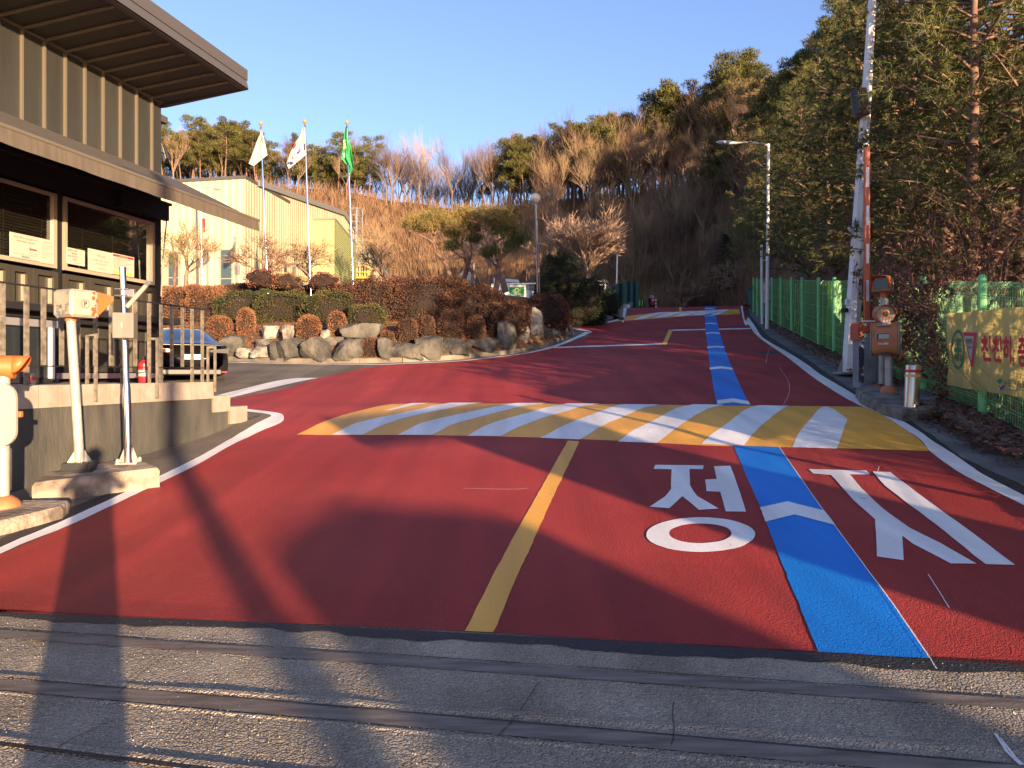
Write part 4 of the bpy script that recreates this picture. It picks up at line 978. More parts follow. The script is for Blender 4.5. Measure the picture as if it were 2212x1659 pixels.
for cx, cz, a_ in ((w - r, h - r, 0), (-w + r, h - r, 90), (-w + r, -h + r, 180), (w - r, -h + r, 270)):
    for j in range(7): a = R(a_ + 15 * j); pts.append(sc0 + Vector((cx + r * math.cos(a), 0, cz + r * math.sin(a))))
mb.prism(pts, (0, -.035, 0), 'signwhite'); mb.build('board', pa)
mb = MB(); mb.box(sc0 + Vector((w * .98, .04, 0)), (.04, .05, .06), 'orange', bev=.008); mb.build('button', pa)
mb = MB(); p = [Vector((-.3, -.12, .2)), Vector((.0, -.16, .19)), Vector((.14, -.13, .15)), Vector((.2, -.05, .08)), Vector((.24, .1, .01))]; L_ = []
for i in range(len(p) - 1):
    for kk in range(14): L_.append(p[i].lerp(p[i + 1], kk / 14))
mb.tube(L_, [.028 if i % 2 else .022 for i in range(len(L_))], 'dkmetal', 10); tag(mb.build('corrugated_conduit', org=a0_), 'black corrugated cable conduit curling over the orange post base', 'conduit')

# ================================================================== CAR behind the wall
cw = ong(420, 829); CARZ = cw.z
sC_, tC_ = st(cw.x, cw.y)
car = thing('parked_car', 'dusty dark grey electric car seen from behind beside the guard house', 'car', Vector((at(414, 829, 19.6).x, at(414, 829, 19.6).y, CARZ - .02)), rz=R(30))
# local: +y forward (away), x right.  rear at y=0
secs = [  # y, half width, z_bottom, z_belt, z_top , roof half width
    (0.00, .78, .42, .98, 1.00, .70), (.04, .90, .30, 1.02, 1.05, .78), (.25, .95, .26, 1.04, 1.10, .80), (.7, .96, .25, 1.05, 1.22, .72), (1.3, .96, .25, 1.03, 1.48, .62),
    (2.0, .96, .25, 1.0, 1.60, .60), (2.8, .96, .25, .98, 1.60, .60), (3.5, .95, .25, .96, 1.42, .62), (4.0, .94, .25, .95, 1.05, .75), (4.5, .90, .27, .85, .88, .70), (4.75, .75, .35, .7, .72, .6)]
vs = []; 
for y, w, zb, zl, zt, rw_ in secs:
    prof = [(0, zb), (w * .85, zb), (w, zb + .12), (w * 1.01, (zb + zl) / 2), (w * .97, zl), (rw_ * 1.08, (zl + zt * 2) / 3), (rw_, zt - .03), (rw_ * .6, zt + .02), (0, zt + .03)]
    prof = prof + [(-x, z) for x, z in prof[-2:0:-1]]
    vs += [(x, y, z) for x, z in prof]
n = 16; fs = []
for i in range(len(secs) - 1):
    for j in range(n): fs.append((i * n + j, i * n + (j + 1) % n, (i + 1) * n + (j + 1) % n, (i + 1) * n + j))
fs.append(tuple(range(n))); fs.append(tuple((len(secs) - 1) * n + j for j in range(n))[::-1])
mb = MB(); mb.add(vs, fs, 'carpaint')
for i in range(len(fs)):   # glass faces: upper sides
    if i < (len(secs) - 1) * n:
        a, b = divmod(i, n)
        if (b in (4, 5, 10, 11) and 1 < a < 8) or (b in (6, 7, 8, 9) and a in (2, 3, 4, 7)): mb.m[i] = mb.mi('carglass')
body = mb.build('body', car, smooth=True)
mb = MB(); mb.box((0, .06, 1.06), (1.5, .2, .05), 'carpaint', bev=.02); mb.build('spoiler', car)
for s_ in (-1, 1):
    mb = MB(); mb.prism([(s_ * .93, .01, .98), (s_ * .45, -.035, .93), (s_ * .45, -.035, .87), (s_ * .94, .01, .84)], (0, .06, 0), 'carred' if s_ < 0 else 'dkmetal'); mb.build('tail_lamp', car)
    mb = MB(); mb.prism([(s_ * .88, -.0, .36), (s_ * .4, -.035, .33), (s_ * .4, -.035, .31), (s_ * .88, -.0, .32)], (0, .05, 0), 'carred'); mb.build('reflector', car)
mb = MB(); mb.box((0, -.01, .34), (1.5, .06, .16), 'dkmetal', bev=.03); mb.build('rear_bumper', car)
mb = MB(); mb.box((0, -.035, .74), (.53, .02, .13), 'plate', bev=.004); pl = mb.build('number_plate', car)
mb = MB(); put_text(mb, '04보 3832', (-.2, -.046, .695), (.44, 0, 0), (0, 0, .09), 'ink', bold=.01, lift=.001); mb.build('characters', pl)
for x in (-.8, .8):
    for y in (.85, 3.75):
        mb = MB(); mb.tube([(x - .11, y, .34), (x + .11, y, .34)], .34, 'tyre', 24); wl_ = mb.build('wheel', car, smooth='auto')
        mb = MB(); mb.tube([(x - .115, y, .34), (x + .115, y, .34)], .21, 'silver', 16); mb.build('rim', wl_)

# ================================================================== WAREHOUSE
def vplane(x0, y0, ang):   # vertical plane through (x0,y0) heading ang (deg right of +y); returns function px->point
    dx, dy = math.sin(R(ang)), math.cos(R(ang))
    def f(u, v):
        a = (u - U0) / F      # x = a*y ; (x-x0)*dy - (y-y0)*dx = 0
        y = (x0 * dy - y0 * dx) / (a * dy - dx)
        return at(u, v, y)
    return f
WH = 6.0
A0 = at(530, 386, 55)
fr_ = vplane(A0.x, A0.y, WH - 90 + 180)     # front wall
sdw = vplane(at(551, 398, 56.6).x, 56.6, WH)   # long side wall
wn_f = Vector((-math.sin(R(WH)), -math.cos(R(WH)), 0)); wn_s = Vector((math.cos(R(WH)), -math.sin(R(WH)), 0))
wh = thing('warehouse', 'pale yellow metal clad warehouse with green louvred bay', 'warehouse', Vector((A0.x + 1, A0.y + 6, 5.0)))
zb_w = 5.2
def drop(p, z=zb_w): return Vector((p.x, p.y, z))
M['clad'] = None
m = bpy.data.materials.new('ribbed_cream_cladding'); m.use_nodes = True; nt = m.node_tree; b = nt.nodes['Principled BSDF']
g = nt.nodes.new('ShaderNodeNewGeometry'); dt = nt.nodes.new('ShaderNodeVectorMath'); dt.operation = 'DOT_PRODUCT'; dt.inputs[1].default_value = (1.0, 1.0, 0)
nt.links.new(g.outputs['Position'], dt.inputs[0]); mm = nt.nodes.new('ShaderNodeMath'); mm.operation = 'MULTIPLY'; mm.inputs[1].default_value = 2 * math.pi / .5; nt.links.new(dt.outputs['Value'], mm.inputs[0])
sn = nt.nodes.new('ShaderNodeMath'); sn.operation = 'SINE'; nt.links.new(mm.outputs[0], sn.inputs[0]); bp = nt.nodes.new('ShaderNodeBump'); bp.inputs['Strength'].default_value = .35; bp.inputs['Distance'].default_value = .08
nt.links.new(sn.outputs[0], bp.inputs['Height']); nt.links.new(bp.outputs[0], b.inputs['Normal'])
n1 = nt.nodes.new('ShaderNodeTexNoise'); n1.inputs['Scale'].default_value = .6; n1.inputs['Detail'].default_value = 6; mp = nt.nodes.new('ShaderNodeMapping'); mp.inputs['Scale'].default_value = (2, 2, .25); nt.links.new(g.outputs['Position'], mp.inputs[0]); nt.links.new(mp.outputs[0], n1.inputs[0])
r = nt.nodes.new('ShaderNodeValToRGB'); r.color_ramp.elements[0].color = (.38, .345, .225, 1); r.color_ramp.elements[1].color = (.47, .43, .29, 1); r.color_ramp.elements[0].position = .3; r.color_ramp.elements[1].position = .6
nt.links.new(n1.outputs[0], r.inputs[0]); nt.links.new(r.outputs[0], b.inputs['Base Color']); b.inputs['Roughness'].default_value = .5
M['clad'] = m
# front block
f0 = fr_(200, 405); f1 = fr_(530, 386); s1 = sdw(551, 398)
mb = MB()
back = Vector((math.sin(R(WH)), math.cos(R(WH)), 0))
top = [f0, f1]; mb.prism([drop(f0), drop(f1), f1, f0], back * 8, 'clad')
ret = f1 + back * .02
mb.add([drop(f1) + wn_s * .004, drop(s1), s1, f1 + wn_s * .004], [(0, 1, 2, 3)], 'clad')
# side / gable volume
sp = [(551, 398), (555, 402), (640, 431), (740, 465), (790, 535), (838, 603)]
P = [sdw(*q) for q in sp]
poly = [drop(P[0])] + P + [drop(P[-1])]
mb.prism(poly, -wn_s * 10, 'clad')
pbuild(mb, 'wall', wh)
mb = MB()
P2 = [sdw(*q) for q in sp[1:]]
for a, b in zip(P2, P2[1:]):
    mb.prism([a + Vector((0, 0, .0)), b + Vector((0, 0, .0)), b + Vector((0, 0, .45)), a + Vector((0, 0, .45))], wn_s * .25, 'wh_trim')
    mb.prism([a + Vector((0, 0, .1)), b + Vector((0, 0, .1)), b + Vector((0, 0, .4)), a + Vector((0, 0, .4))], -wn_s * 11, 'wh_trim')
mb.prism([f0 + wn_f * .12, f1 + wn_f * .12 + wn_s * .1, f1 + wn_f * .12 + wn_s * .1 + Vector((0, 0, .22)), f0 + wn_f * .12 + Vector((0, 0, .22))], back * 8.2, 'fascia')
pbuild(mb, 'roof', wh)
def wwin(fn, u0, u1, v0, v1, nrm, name='window', mul=0, sill=False):
    a = fn(u0, (v0 + v1) / 2); b = fn(u1, (v0 + v1) / 2); zt = at(0, v0, (a.y + b.y) / 2).z; zb = at(0, v1, (a.y + b.y) / 2).z
    a = drop(a, zb); b = drop(b, zb); H = Vector((0, 0, zt - zb)); d = (b - a).normalized(); L = (b - a).length; fwd = nrm * .06; t = .12
    mb = MB()
    for o, x, y in ((a, L, t), (a + H - Vector((0, 0, t)), L, t)): mb.prism([o, o + d * x, o + d * x + Vector((0, 0, y)), o + Vector((0, 0, y))], fwd, 'cream')
    for o in (a, b - d * t): mb.prism([o + Vector((0, 0, t)), o + d * t + Vector((0, 0, t)), o + d * t + H - Vector((0, 0, t)), o + H - Vector((0, 0, t))], fwd, 'cream')
    for k in range(mul):
        z = (zt - zb) * (k + 1) / (mul + 1) * .5; mb.prism([a + Vector((0, 0, z)), b + Vector((0, 0, z)), b + Vector((0, 0, z + .07)), a + Vector((0, 0, z + .07))], fwd * .8, 'cream')
    w = pbuild(mb, 'window_frame', wh); mb = MB(); mb.prism([a, b, b + H, a + H], nrm * .02, 'wglass'); mb.build('pane', w, org=wloc(wh))
wwin(fr_, 474, 504, 537, 625, wn_f, mul=1); wwin(fr_, 361, 389, 544, 620, wn_f, mul=1)
wwin(sdw, 611, 621, 564, 600, wn_s); wwin(sdw, 629, 640, 574, 620, wn_s); wwin(sdw, 747, 752, 540, 612, wn_s)
mb = MB(); a = fr_(507, 571) + wn_f * .03; b = fr_(520, 571) + wn_f * .03
for i in range(8):
    z = a.z - .1 * i; mb.prism([drop(a, z), drop(b, z), drop(b, z - .07), drop(a, z - .07)], wn_f * .05, 'greypaint')
pbuild(mb, 'vent_grille', wh)
mb = MB(); a = fr_(436.5 + 5, 487); mb.box(a + wn_f * .1, (.2, .1, 1.0), 'maroon'); pbuild(mb, 'wall_box', wh)
# canopy over small door
a = sdw(588, 598); b = sdw(640, 610); mb = MB(); mb.prism([a, b, b + Vector((0, 0, .35)), a + Vector((0, 0, .35))], wn_s * 1.2, 'wh_green'); pbuild(mb, 'canopy', wh)
# green louvred bay
g0 = sdw(677, 475); g1 = Vector((g0.x, g0.y, 0)) + wn_s * 2.03; ztop0 = at(722, 475, g1.y).z; g2 = g1 + back * 6.3; ztop1 = at(768, 530, g2.y).z
zbt = at(722, 612, g1.y).z
mb = MB()
mb.add([drop(g0, zbt), drop(g1, zbt), drop(g1, ztop0), drop(g0, ztop0)], [(0, 1, 2, 3)], 'wh_green')
mb.add([drop(g0, ztop0), drop(g1, ztop0), drop(g2, ztop1), drop(g2 - wn_s * 2.03, ztop1)], [(0, 1, 2, 3)], 'wh_trim')
nl = 26
for i in range(nl):
    q0 = i / nl; q1 = (i + .85) / nl
    for off0, off1 in ((.0, .06),):
        za0 = zbt + (ztop0 - zbt) * q0; za1 = zbt + (ztop0 - zbt) * q1; zc0 = zbt + (ztop1 - zbt) * q0; zc1 = zbt + (ztop1 - zbt) * q1
        mb.add([drop(g1, za0) + wn_s * .07, drop(g2, zc0) + wn_s * .07, drop(g2, zc1), drop(g1, za1)], [(0, 1, 2, 3)], 'wh_green')
        za1b = zbt + (ztop0 - zbt) * (i + 1) / nl; zc1b = zbt + (ztop1 - zbt) * (i + 1) / nl
        mb.add([drop(g1, za1), drop(g2, zc1), drop(g2, zc1b) + wn_s * .07, drop(g1, za1b) + wn_s * .07], [(0, 1, 2, 3)], 'wh_green')
pbuild(mb, 'louvre_bay', wh)
mb = MB(); mb.prism([drop(g0, ztop0), drop(g1, ztop0) + wn_s * .1, drop(g1, ztop0 + .15) + wn_s * .1, drop(g0, ztop0 + .15)], -back * .1, 'wh_trim'); mb.prism([drop(g1, ztop0), drop(g2, ztop1), drop(g2, ztop1 + .15), drop(g1, ztop0 + .15)], wn_s * .12, 'wh_trim'); pbuild(mb, 'bay_trim', wh)
# caged ladder
mb = MB()
la = sdw(752, 560); lb = sdw(763, 560); lzt = at(0, 460, la.y).z; off = wn_s * .3
for p in (la, lb): mb.tube([drop(p, lzt + .6) + off, drop(p, la.z - 1.5) + off], .06, 'silver', 4)
for i in range(9):
    z = lzt + .6 - i * .7; c = (la + lb) / 2; mb.tube([drop(c, z) + Vector((0, 0, 0)) + (lb - la) * .5 * math.cos(q) * 1.6 + wn_s * (.3 + 1.0 * math.sin(q)) for q in [math.pi * j / 8 for j in range(9)]], .05, 'silver', 4)
for q in (R(45), R(90), R(135)):
    c = (la + lb) / 2 + (lb - la) * .8 * math.cos(q) + wn_s * (.3 + 1.0 * math.sin(q)); mb.tube([drop(c, lzt + .6), drop(c, lzt - 5)], .045, 'silver', 4)
pbuild(mb, 'caged_ladder', wh)
# ground apron behind the island up to the warehouse (loading yard)
yl = at(780, 590, 78)
pf = thing('work_platform', 'yellow railed work platform standing against the warehouse wall', 'platform', Vector((yl.x, yl.y, 8.2)))
W_ = 2.1; mb = MB(); mb.box((0, 0, 3.15), (W_, 1.6, .18), 'yel'); mb.build('deck', pf)
mb = MB()
for x in (-.62, .62):
    for y in (-.6, .6): mb.tube([(x, y, -2.6), (x, y, 3.1)], .07, 'dkmetal', 6)
mb.build('frame_legs', pf)
mb = MB(); bz = yl.z - 8.2
for y in (-.75, .75):
    for z in (3.7, 4.35): mb.tube([(-W_ / 2, y, z), (W_ / 2, y, z)], .045, 'yel', 5)
    for i in range(5): mb.tube([(-W_ / 2 + i * W_ / 4, y, 3.2), (-W_ / 2 + i * W_ / 4, y, 4.35)], .04, 'yel', 5)
for x in (-W_ / 2, W_ / 2):
    for z in (3.7, 4.35): mb.tube([(x, -.75, z), (x, .75, z)], .045, 'yel', 5)
mb.build('guard_rail', pf)
mb = MB(); mb.box((-.05, .1, 3.95), (1.2, .9, 1.2), 'offwhite'); 
for i in range(4): mb.box((-.5 + .3 * i, -.38, 3.95), (.06, .05, 1.1), 'dkmetal')
mb.build('tank', pf)
pf.location.z = yl.z - 3.7

# ================================================================== FLAG POLES + FLAGS
def upole(name, label, cat, ub, vb, ut, vt, d, r0, r1, m, group=None):
    b = at(ub, vb, d); b.z = min(b.z, bedz(b.x, b.y)) if d < 45 else b.z
    t = at(ut, vt, d); th = thing(name, label, cat, b, group=group)
    mb = MB(); mb.tube([(0, 0, 0), (t - b) * .5, t - b], [r0, (r0 + r1) / 2, r1], m, 12); mb.build('pole', th, smooth='auto')
    return th, t - b
fp = [(580, 618, 563.5, 274, 563, 266.6, 'left flag pole with white emblem flag and gilded ball'), (672.5, 618, 658.5, 270, 657.5, 262.3, 'middle flag pole with gilded ball and national flag'), (765, 618, 750, 272, 749.5, 264.5, 'right flag pole with gilded ball and green flag')]
DF = 36.0
tops = []
for ub, vb, ut, vt, bu, bv, lb_ in fp:
    th, t = upole('flag_pole', lb_, 'flag pole', ub, vb, ut, vt, DF, .055, .032, 'chrome', 'flag poles on the planted island')
    bl = at(bu, bv, DF) - th.location; mb = MB(); mb.sphere(bl, .098, 'gold', 16, 10); mb.build('ball', th, smooth=True)
    mb = MB(); mb.tube([t - Vector((0, 0, .12)), t + Vector((0, 0, .02))], .05, 'dkmetal', 8); mb.build('finial_socket', th)
def zf4(x, y): return 329.2 + .248 * x, 219.4 + .248 * y
def flag(Lp, Rp, label, paint, base, seed):
    """cloth between a left and a right pixel outline (top to bottom), hanging in folds"""
    nx, ny = 26, 44
    def samp(L, q):
        q *= len(L) - 1; i = min(int(q), len(L) - 2); f = q - i; return (L[i][0] * (1 - f) + L[i + 1][0] * f, L[i][1] * (1 - f) + L[i + 1][1] * f)
    vs = []; px = []
    for j in range(ny + 1):
        a = samp(Lp, j / ny); b = samp(Rp, j / ny)
        for i in range(nx + 1):
            f = i / nx; u, v = a[0] * (1 - f) + b[0] * f, a[1] * (1 - f) + b[1] * f
            amp = .10 * min(1, j / ny * 3 + .15); dd = amp * math.sin(f * 11 + j / ny * 4 + seed) + .05 * math.sin(f * 23 + seed * 2 - j / ny * 7)
            vs.append(at(*zf4(u, v), DF - .05 + dd)); px.append((u, v))
    mb = MB(); fs = [(j * (nx + 1) + i, j * (nx + 1) + i + 1, (j + 1) * (nx + 1) + i + 1, (j + 1) * (nx + 1) + i) for j in range(ny) for i in range(nx)]
    mb.add(vs, fs, base)
    for k, f in enumerate(fs):
        u = sum(px[i][0] for i in f) / 4; v = sum(px[i][1] for i in f) / 4; m = paint(u, v)
        if m: mb.m[k] = mb.mi(m)
    c = at(*zf4(Rp[0][0], Rp[0][1]), DF); o = mb.build('flag', smooth=True, org=c); tag(o, label, 'flag', 'flags hanging from the three poles')
def inpoly(u, v, P):
    c = False; j = len(P) - 1
    for i in range(len(P)):
        if (P[i][1] > v) != (P[j][1] > v) and u < (P[j][0] - P[i][0]) * (v - P[i][1]) / (P[j][1] - P[i][1]) + P[i][0]: c = not c
        j = i
    return c
flag([(944, 235), (930, 300), (905, 360), (875, 440), (840, 540)], [(952, 235), (965, 300), (985, 380), (1000, 465), (882, 562)], 'plain off white flag with faint emblem drooping from the left pole', lambda u, v: 'offwhite' if (abs(math.hypot(u - 925, v - 380) - 18) < 4 or abs(math.hypot(u - 968, v - 335) - 12) < 3) else None, 'flagwhite', 1)
flag([(1313, 215), (1290, 280), (1245, 360), (1200, 450), (1168, 540)], [(1324, 215), (1331, 300), (1338, 380), (1343, 460), (1188, 586)], 'white national flag with red and blue disc drooping from the middle pole', lambda u, v: 'inkred' if inpoly(u, v, [(1222, 400), (1245, 358), (1256, 375), (1240, 405), (1222, 420)]) else ('inkblue' if inpoly(u, v, [(1290, 385), (1293, 430), (1270, 460), (1255, 455), (1262, 440), (1278, 430)]) or inpoly(u, v, [(1170, 535), (1200, 520), (1240, 530), (1215, 548), (1175, 548)]) else ('ink' if inpoly(u, v, [(1316, 372), (1322, 372), (1328, 425), (1320, 425)]) or inpoly(u, v, [(1327, 374), (1333, 374), (1337, 425), (1331, 425)]) or inpoly(u, v, [(1276, 292), (1284, 296), (1268, 325), (1262, 320)]) or inpoly(u, v, [(1222, 455), (1230, 460), (1224, 500), (1216, 500)]) else None)), 'flagwhite', 2)
flag([(1684, 218), (1668, 300), (1658, 400), (1648, 500), (1700, 560), (1706, 600)], [(1692, 218), (1702, 300), (1726, 370), (1742, 480), (1757, 580), (1716, 645)], 'green flag with yellow strokes and white letter drooping from the right pole', lambda u, v: 'hivis2' if any(inpoly(u, v, [(1664, 335 + 17 * k), (1686, 330 + 17 * k), (1686, 338 + 17 * k), (1664, 345 + 17 * k)]) for k in range(5)) else ('whiteflat' if inpoly(u, v, [(1656, 455), (1670, 440), (1682, 470), (1672, 488), (1660, 480)]) and (int(u / 5) + int(v / 8)) % 2 == 0 else None), 'flaggreen', 3)

# ================================================================== LAMPS AND POLES
th, t = upole('globe_lamp', 'rust streaked white lamp post with round globe behind the hedge', 'lamp post', 1164, 640, 1157.5, 440, 37, .085, .06, 'galv')
mb = MB(); mb.sphere(at(1157, 427.5, 37) - th.location, .235, 'lampglobe', 20, 14); mb.build('globe', th, smooth=True)
mb = MB(); mb.tube([t - Vector((0, 0, .05)), t + Vector((0, 0, .08))], [.07, .12], 'galv', 12); mb.build('collar', th)
mb = MB(); mb.tube([(0, 0, -.3), (0, 0, .45)], [.16, .14], 'conc', 10); mb.build('footing', th)
mb = MB()
for i in range(14):
    z = .6 + 2.6 * (i / 14) ** 1.3; a = rng.random() * 6; x = t.x * z / t.z; mb.box((x + .01, -.075, z), (.05, .03, .18 + .2 * rng.random()), 'rust')
mb.build('rust_streaks', th)
def street_lamp(label, ub, vb, ut, vt, uh, vh, d, r, hm='silver'):
    th, t = upole('street_lamp', label, 'street lamp', ub, vb, ut, vt, d, r, r * .7, 'whiteflat' if d < 45 else 'silver')
    h = at(uh, vh, d) - th.location; mid = t.lerp(h, .35) + Vector((0, 0, .06)); q0 = t.lerp(h, .62)
    mb = MB(); mb.tube([t + Vector((0, 0, -.05)), mid, q0], [r * .6, r * .5, r * .4], 'galv', 8); mb.build('arm', th, smooth='auto')
    mb = MB(); mb.tube([q0 - (h - t) * .03, q0 + (h - q0) * .3, q0 + (h - q0) * .8, h], [r * .5, r * 1.1, r * 1.0, r * .3], hm, 8); mb.build('lamp_head', th, smooth='auto')
    return th
street_lamp('tall white street lamp with its arm reaching left behind the green fence', 1657, 625, 1660, 311, 1547, 307, 33, .085)
street_lamp('small white street lamp at the foot of the brown hill', 1332, 640, 1334, 549, 1299, 544, 62, .10)
street_lamp('pale street lamp with grey head in front of the yellow warehouse', 436, 611, 433.5, 403, 478, 409.5, 53, .10, 'greypaint')
th, t = upole('white_pole', 'thin white pole standing left of the white container', 'pole', 1026, 625, 1023.5, 568, 50, .05, .045, 'whiteflat')
th, t = upole('white_pole', 'thin white pole just left of the tall street lamp by the fence', 'pole', 1646.5, 600, 1645, 530, 36, .07, .06, 'whiteflat')
mb = MB(); mb.tube([t * .8, t * .75 + Vector((.35, 0, .3))], .03, 'whiteflat', 6); mb.build('brace', th)

# ================================================================== YARD BEYOND THE ISLAND
def zt_(x, y): return (1800 + x / 5.53) * .5486, (1050 + y / 5.53) * .5486
def frontbox(mb, u0, u1, v0, v1, d, dep, m, bev=0.):
    a = at(u0, v1, d); b = at(u1, v0, d); mb.box(((a.x + b.x) / 2, d + dep / 2, (a.z + b.z) / 2), (b.x - a.x, dep, b.z - a.z), m, bev=bev)
a = at(1007, 640, 62); t = thing('container', 'small white storage box with two doors under the garden pines', 'container', (a.x, a.y, a.z))
mb = MB(); frontbox(mb, 997, 1018, 585, 640, 62, 2.2, 'signwhite', .05); pbuild(mb, 'body', t)
mb = MB(); frontbox(mb, 1006.4, 1007, 587, 640, 61.98, .03, 'greypaint'); frontbox(mb, 1009, 1015, 590, 592, 61.97, .03, 'greypaint'); pbuild(mb, 'door_trim', t)
# truck
DT = 60
a = at(1085, 665, DT); t = thing('truck', 'white truck cab standing behind the white banner board', 'truck', (a.x, a.y, 6.45))
cab_px = [(885, 700), (885, 300), (900, 272), (930, 265), (1130, 265), (1330, 285), (1350, 310), (1355, 400), (1480, 440), (1500, 500), (1700, 540), (1745, 600), (1745, 720)]
mb = MB(); mb.prism([at(*zt_(*p), DT) for p in cab_px], (0, 2.2, 0), 'whiteflat'); pbuild(mb, 'cab', t)
mb = MB(); mb.prism([at(*zt_(*p), DT - .02) for p in [(1060, 335), (1150, 330), (1320, 338), (1330, 372), (1060, 372)]], (0, .05, 0), 'wglass'); mb.prism([at(*zt_(*p), DT - .02) for p in [(1500, 385), (1680, 385), (1690, 520), (1620, 525), (1500, 490)]], (0, .05, 0), 'wglass'); pbuild(mb, 'side_window', t)
mb = MB(); frontbox(mb, *zt_(795, 0)[:1], zt_(822, 0)[0], zt_(0, 248)[1], zt_(0, 350)[1], DT - .3, .2, 'whiteflat'); pbuild(mb, 'mirror', t)
mb = MB()
for u in (930, 1700): c = at(*zt_(u, 700), DT); mb.tube([(c.x, DT + .05, 6.9), (c.x, DT + .4, 6.9)], .48, 'tyre', 20)
pbuild(mb, 'wheels', t)
# board with green banner
DB = 54
a = at(1090, 640, DB); t = thing('display_board', 'long white board with a green emblem banner standing behind the hedge', 'sign board', (a.x, a.y, GX(a.x, a.y)))
mb = MB(); mb.prism([at(*zt_(*p), DB) for p in [(590, 395), (900, 382), (1495, 370), (1495, 640), (1460, 720), (590, 720)]], (0, .12, 0), 'whiteflat'); pbuild(mb, 'board', t)
mb = MB(); mb.tube([at(*zt_(590, 392), DB - .05), at(*zt_(1890, 360), DB - .05)], .06, 'silver', 6); pbuild(mb, 'top_rail', t)
mb = MB(); gq = [at(*zt_(*p), DB - .03) for p in [(1135, 448), (1463, 428), (1463, 640), (1290, 640), (1135, 560)]]; mb.prism(gq, (0, .025, 0), 'flaggreen'); bn = pbuild(mb, 'banner', t)
mb = MB(); N = 28; cu, cv = 1300, 515
for k in range(N):
    q0, q1 = 2 * math.pi * k / N, 2 * math.pi * (k + 1) / N
    mb.add([at(*zt_(cu + ro * math.cos(q), cv - rv * math.sin(q)), DB - .05) for ro, rv, q in ((48, 52, q0), (48, 52, q1), (29, 33, q1), (29, 33, q0))], [(0, 1, 2, 3)], 'hivis2')
for sgn in (-1, 1):
    for i in range(4):
        for j in range(-3 + (i > 1), 4 - (i > 1)):
            c = at(*zt_(cu + sgn * (56 + i * 9), cv + j * 10), DB - .05); mb.box(c, (.022, .01, .022), 'hivis2')
put_text(mb, '재 대', at(*zt_(1230, 620), DB - .045), (at(*zt_(1380, 620), DB) - at(*zt_(1230, 620), DB)), (0, 0, .19), 'whiteflat', bold=.02, lift=.002)
mb.build('emblem', bn, org=wloc(t))
# ornamental rails
def zr3(x, y): return (2200 + x / 6.144) * .5486, (1080 + y / 6.144) * .5486
DR = 50
a = at(1240, 660, DR); t = thing('ornamental_railing', 'white pipe railing with ring ornament between the dark shrubs', 'railing', (a.x, a.y, GX(a.x, a.y)))
pt = lambda x, y: at(*zr3(x, y), DR)
mb = MB(); mb.tube([pt(685, 180), pt(1130, 160)], .055, 'whiteflat', 6); pbuild(mb, 'top_rail', t)
for x in (723, 1117): mb = MB(); mb.tube([pt(x, 150), pt(x, 480)], .075, 'whiteflat', 8); pbuild(mb, 'post', t)
mb = MB()
for y0, y1 in ((265, 255), (345, 335), (428, 412)): mb.tube([pt(735, y0), pt(1110, y1)], .03, 'whiteflat', 5)
mb.tube([pt(917, 180), pt(921, 500)], .04, 'whiteflat', 5); mb.tube([pt(825, 510), pt(1080, 497)], .06, 'whiteflat', 6); pbuild(mb, 'bars', t)
mb = MB(); mb.tube([pt(918 + 45 * math.cos(q), 338 + 45 * math.sin(q)) + Vector((0, -.05, 0)) for q in [2 * math.pi * i / 20 for i in range(21)]], .04, 'whiteflat', 6, caps=False); pbuild(mb, 'ring', t)
mb = MB(); c = pt(920, 640); mb.box((c.x, c.y, c.z - .3), (.5, .4, 1.1), 'conc', bev=.05); pbuild(mb, 'pillar', t)
a = pt(1128, 245); t = thing('traffic_mirror', 'round traffic mirror seen from its pale back above the railing', 'mirror', a + Vector((0, .3, -2.6)))
mb = MB(); mb.tube([(0, 0, 2.6), (0, .06, 2.6), (0, .1, 2.6)], [.38, .36, .2], 'cream', 28); o = mb.build('mirror_disc', t, smooth='auto'); o.scale = (.8, 1, 1)
mb = MB(); mb.tube([(-.05, .1, 0), (-.05, .1, 2.7)], .05, 'whiteflat', 8); mb.build('post', t)
mb = MB()
for dx, dz in ((.1, .22), (.12, -.15), (-.1, 0)): mb.box((dx, -.02, 2.6 + dz), (.08, .04, .08), 'greypaint')
mb.build('bracket', t)
# pallets
def pallet_mesh():
    mb = MB(); W2 = 1.08; D2 = 1.08
    for i in range(7): mb.box((0, -D2 / 2 + .07 + i * (D2 - .14) / 6, .135), (W2, .13, .022), 'tank')
    for y in (-D2 / 2 + .07, 0, D2 / 2 - .07): mb.box((0, y, .012), (W2, .13, .02), 'tank')
    for x in (-W2 / 2 + .1, 0, W2 / 2 - .1):
        for y in (-D2 / 2 + .1, 0, D2 / 2 - .1): mb.box((x, y, .073), (.2, .18, .102), 'tank')
    return mb
pal = pallet_mesh().build('pallet'); pal.location = (0, 0, -50)
stk = []
DP = 58.5
ORD = ['topmost', 'second from the top', 'third from the top', 'fourth from the top', 'fifth from the top', 'sixth from the top', 'seventh from the top', 'eighth from the top', 'ninth from the top', 'tenth from the top', 'eleventh from the top', 'twelfth from the top', 'thirteenth from the top', 'fourteenth from the top', 'third from the bottom', 'second from the bottom', 'lowest', 'lowest']
def stack(u, d, n, rz, where, z0=None):
    b = at(u, 0, d); gz = GX(b.x, b.y)
    for k in range(n):
        o = pal.copy(); sc.collection.objects.link(o); o.location = (b.x + .02 * math.sin(k * 3), b.y, gz + k * .148); o.rotation_euler = (0, 0, rz + .01 * math.sin(k * 7))
        tag(o, 'green pallet, %s %s' % (ORD[n - 1 - k], where), 'pallet', 'stacked green pallets'); stk.append(o)
zt_top = at(0, 607, DP).z; n1_ = int((zt_top - GX(at(1361, 0, DP).x, DP)) / .148)
stack(1361, DP, n1_, R(4), 'in the front right stack')
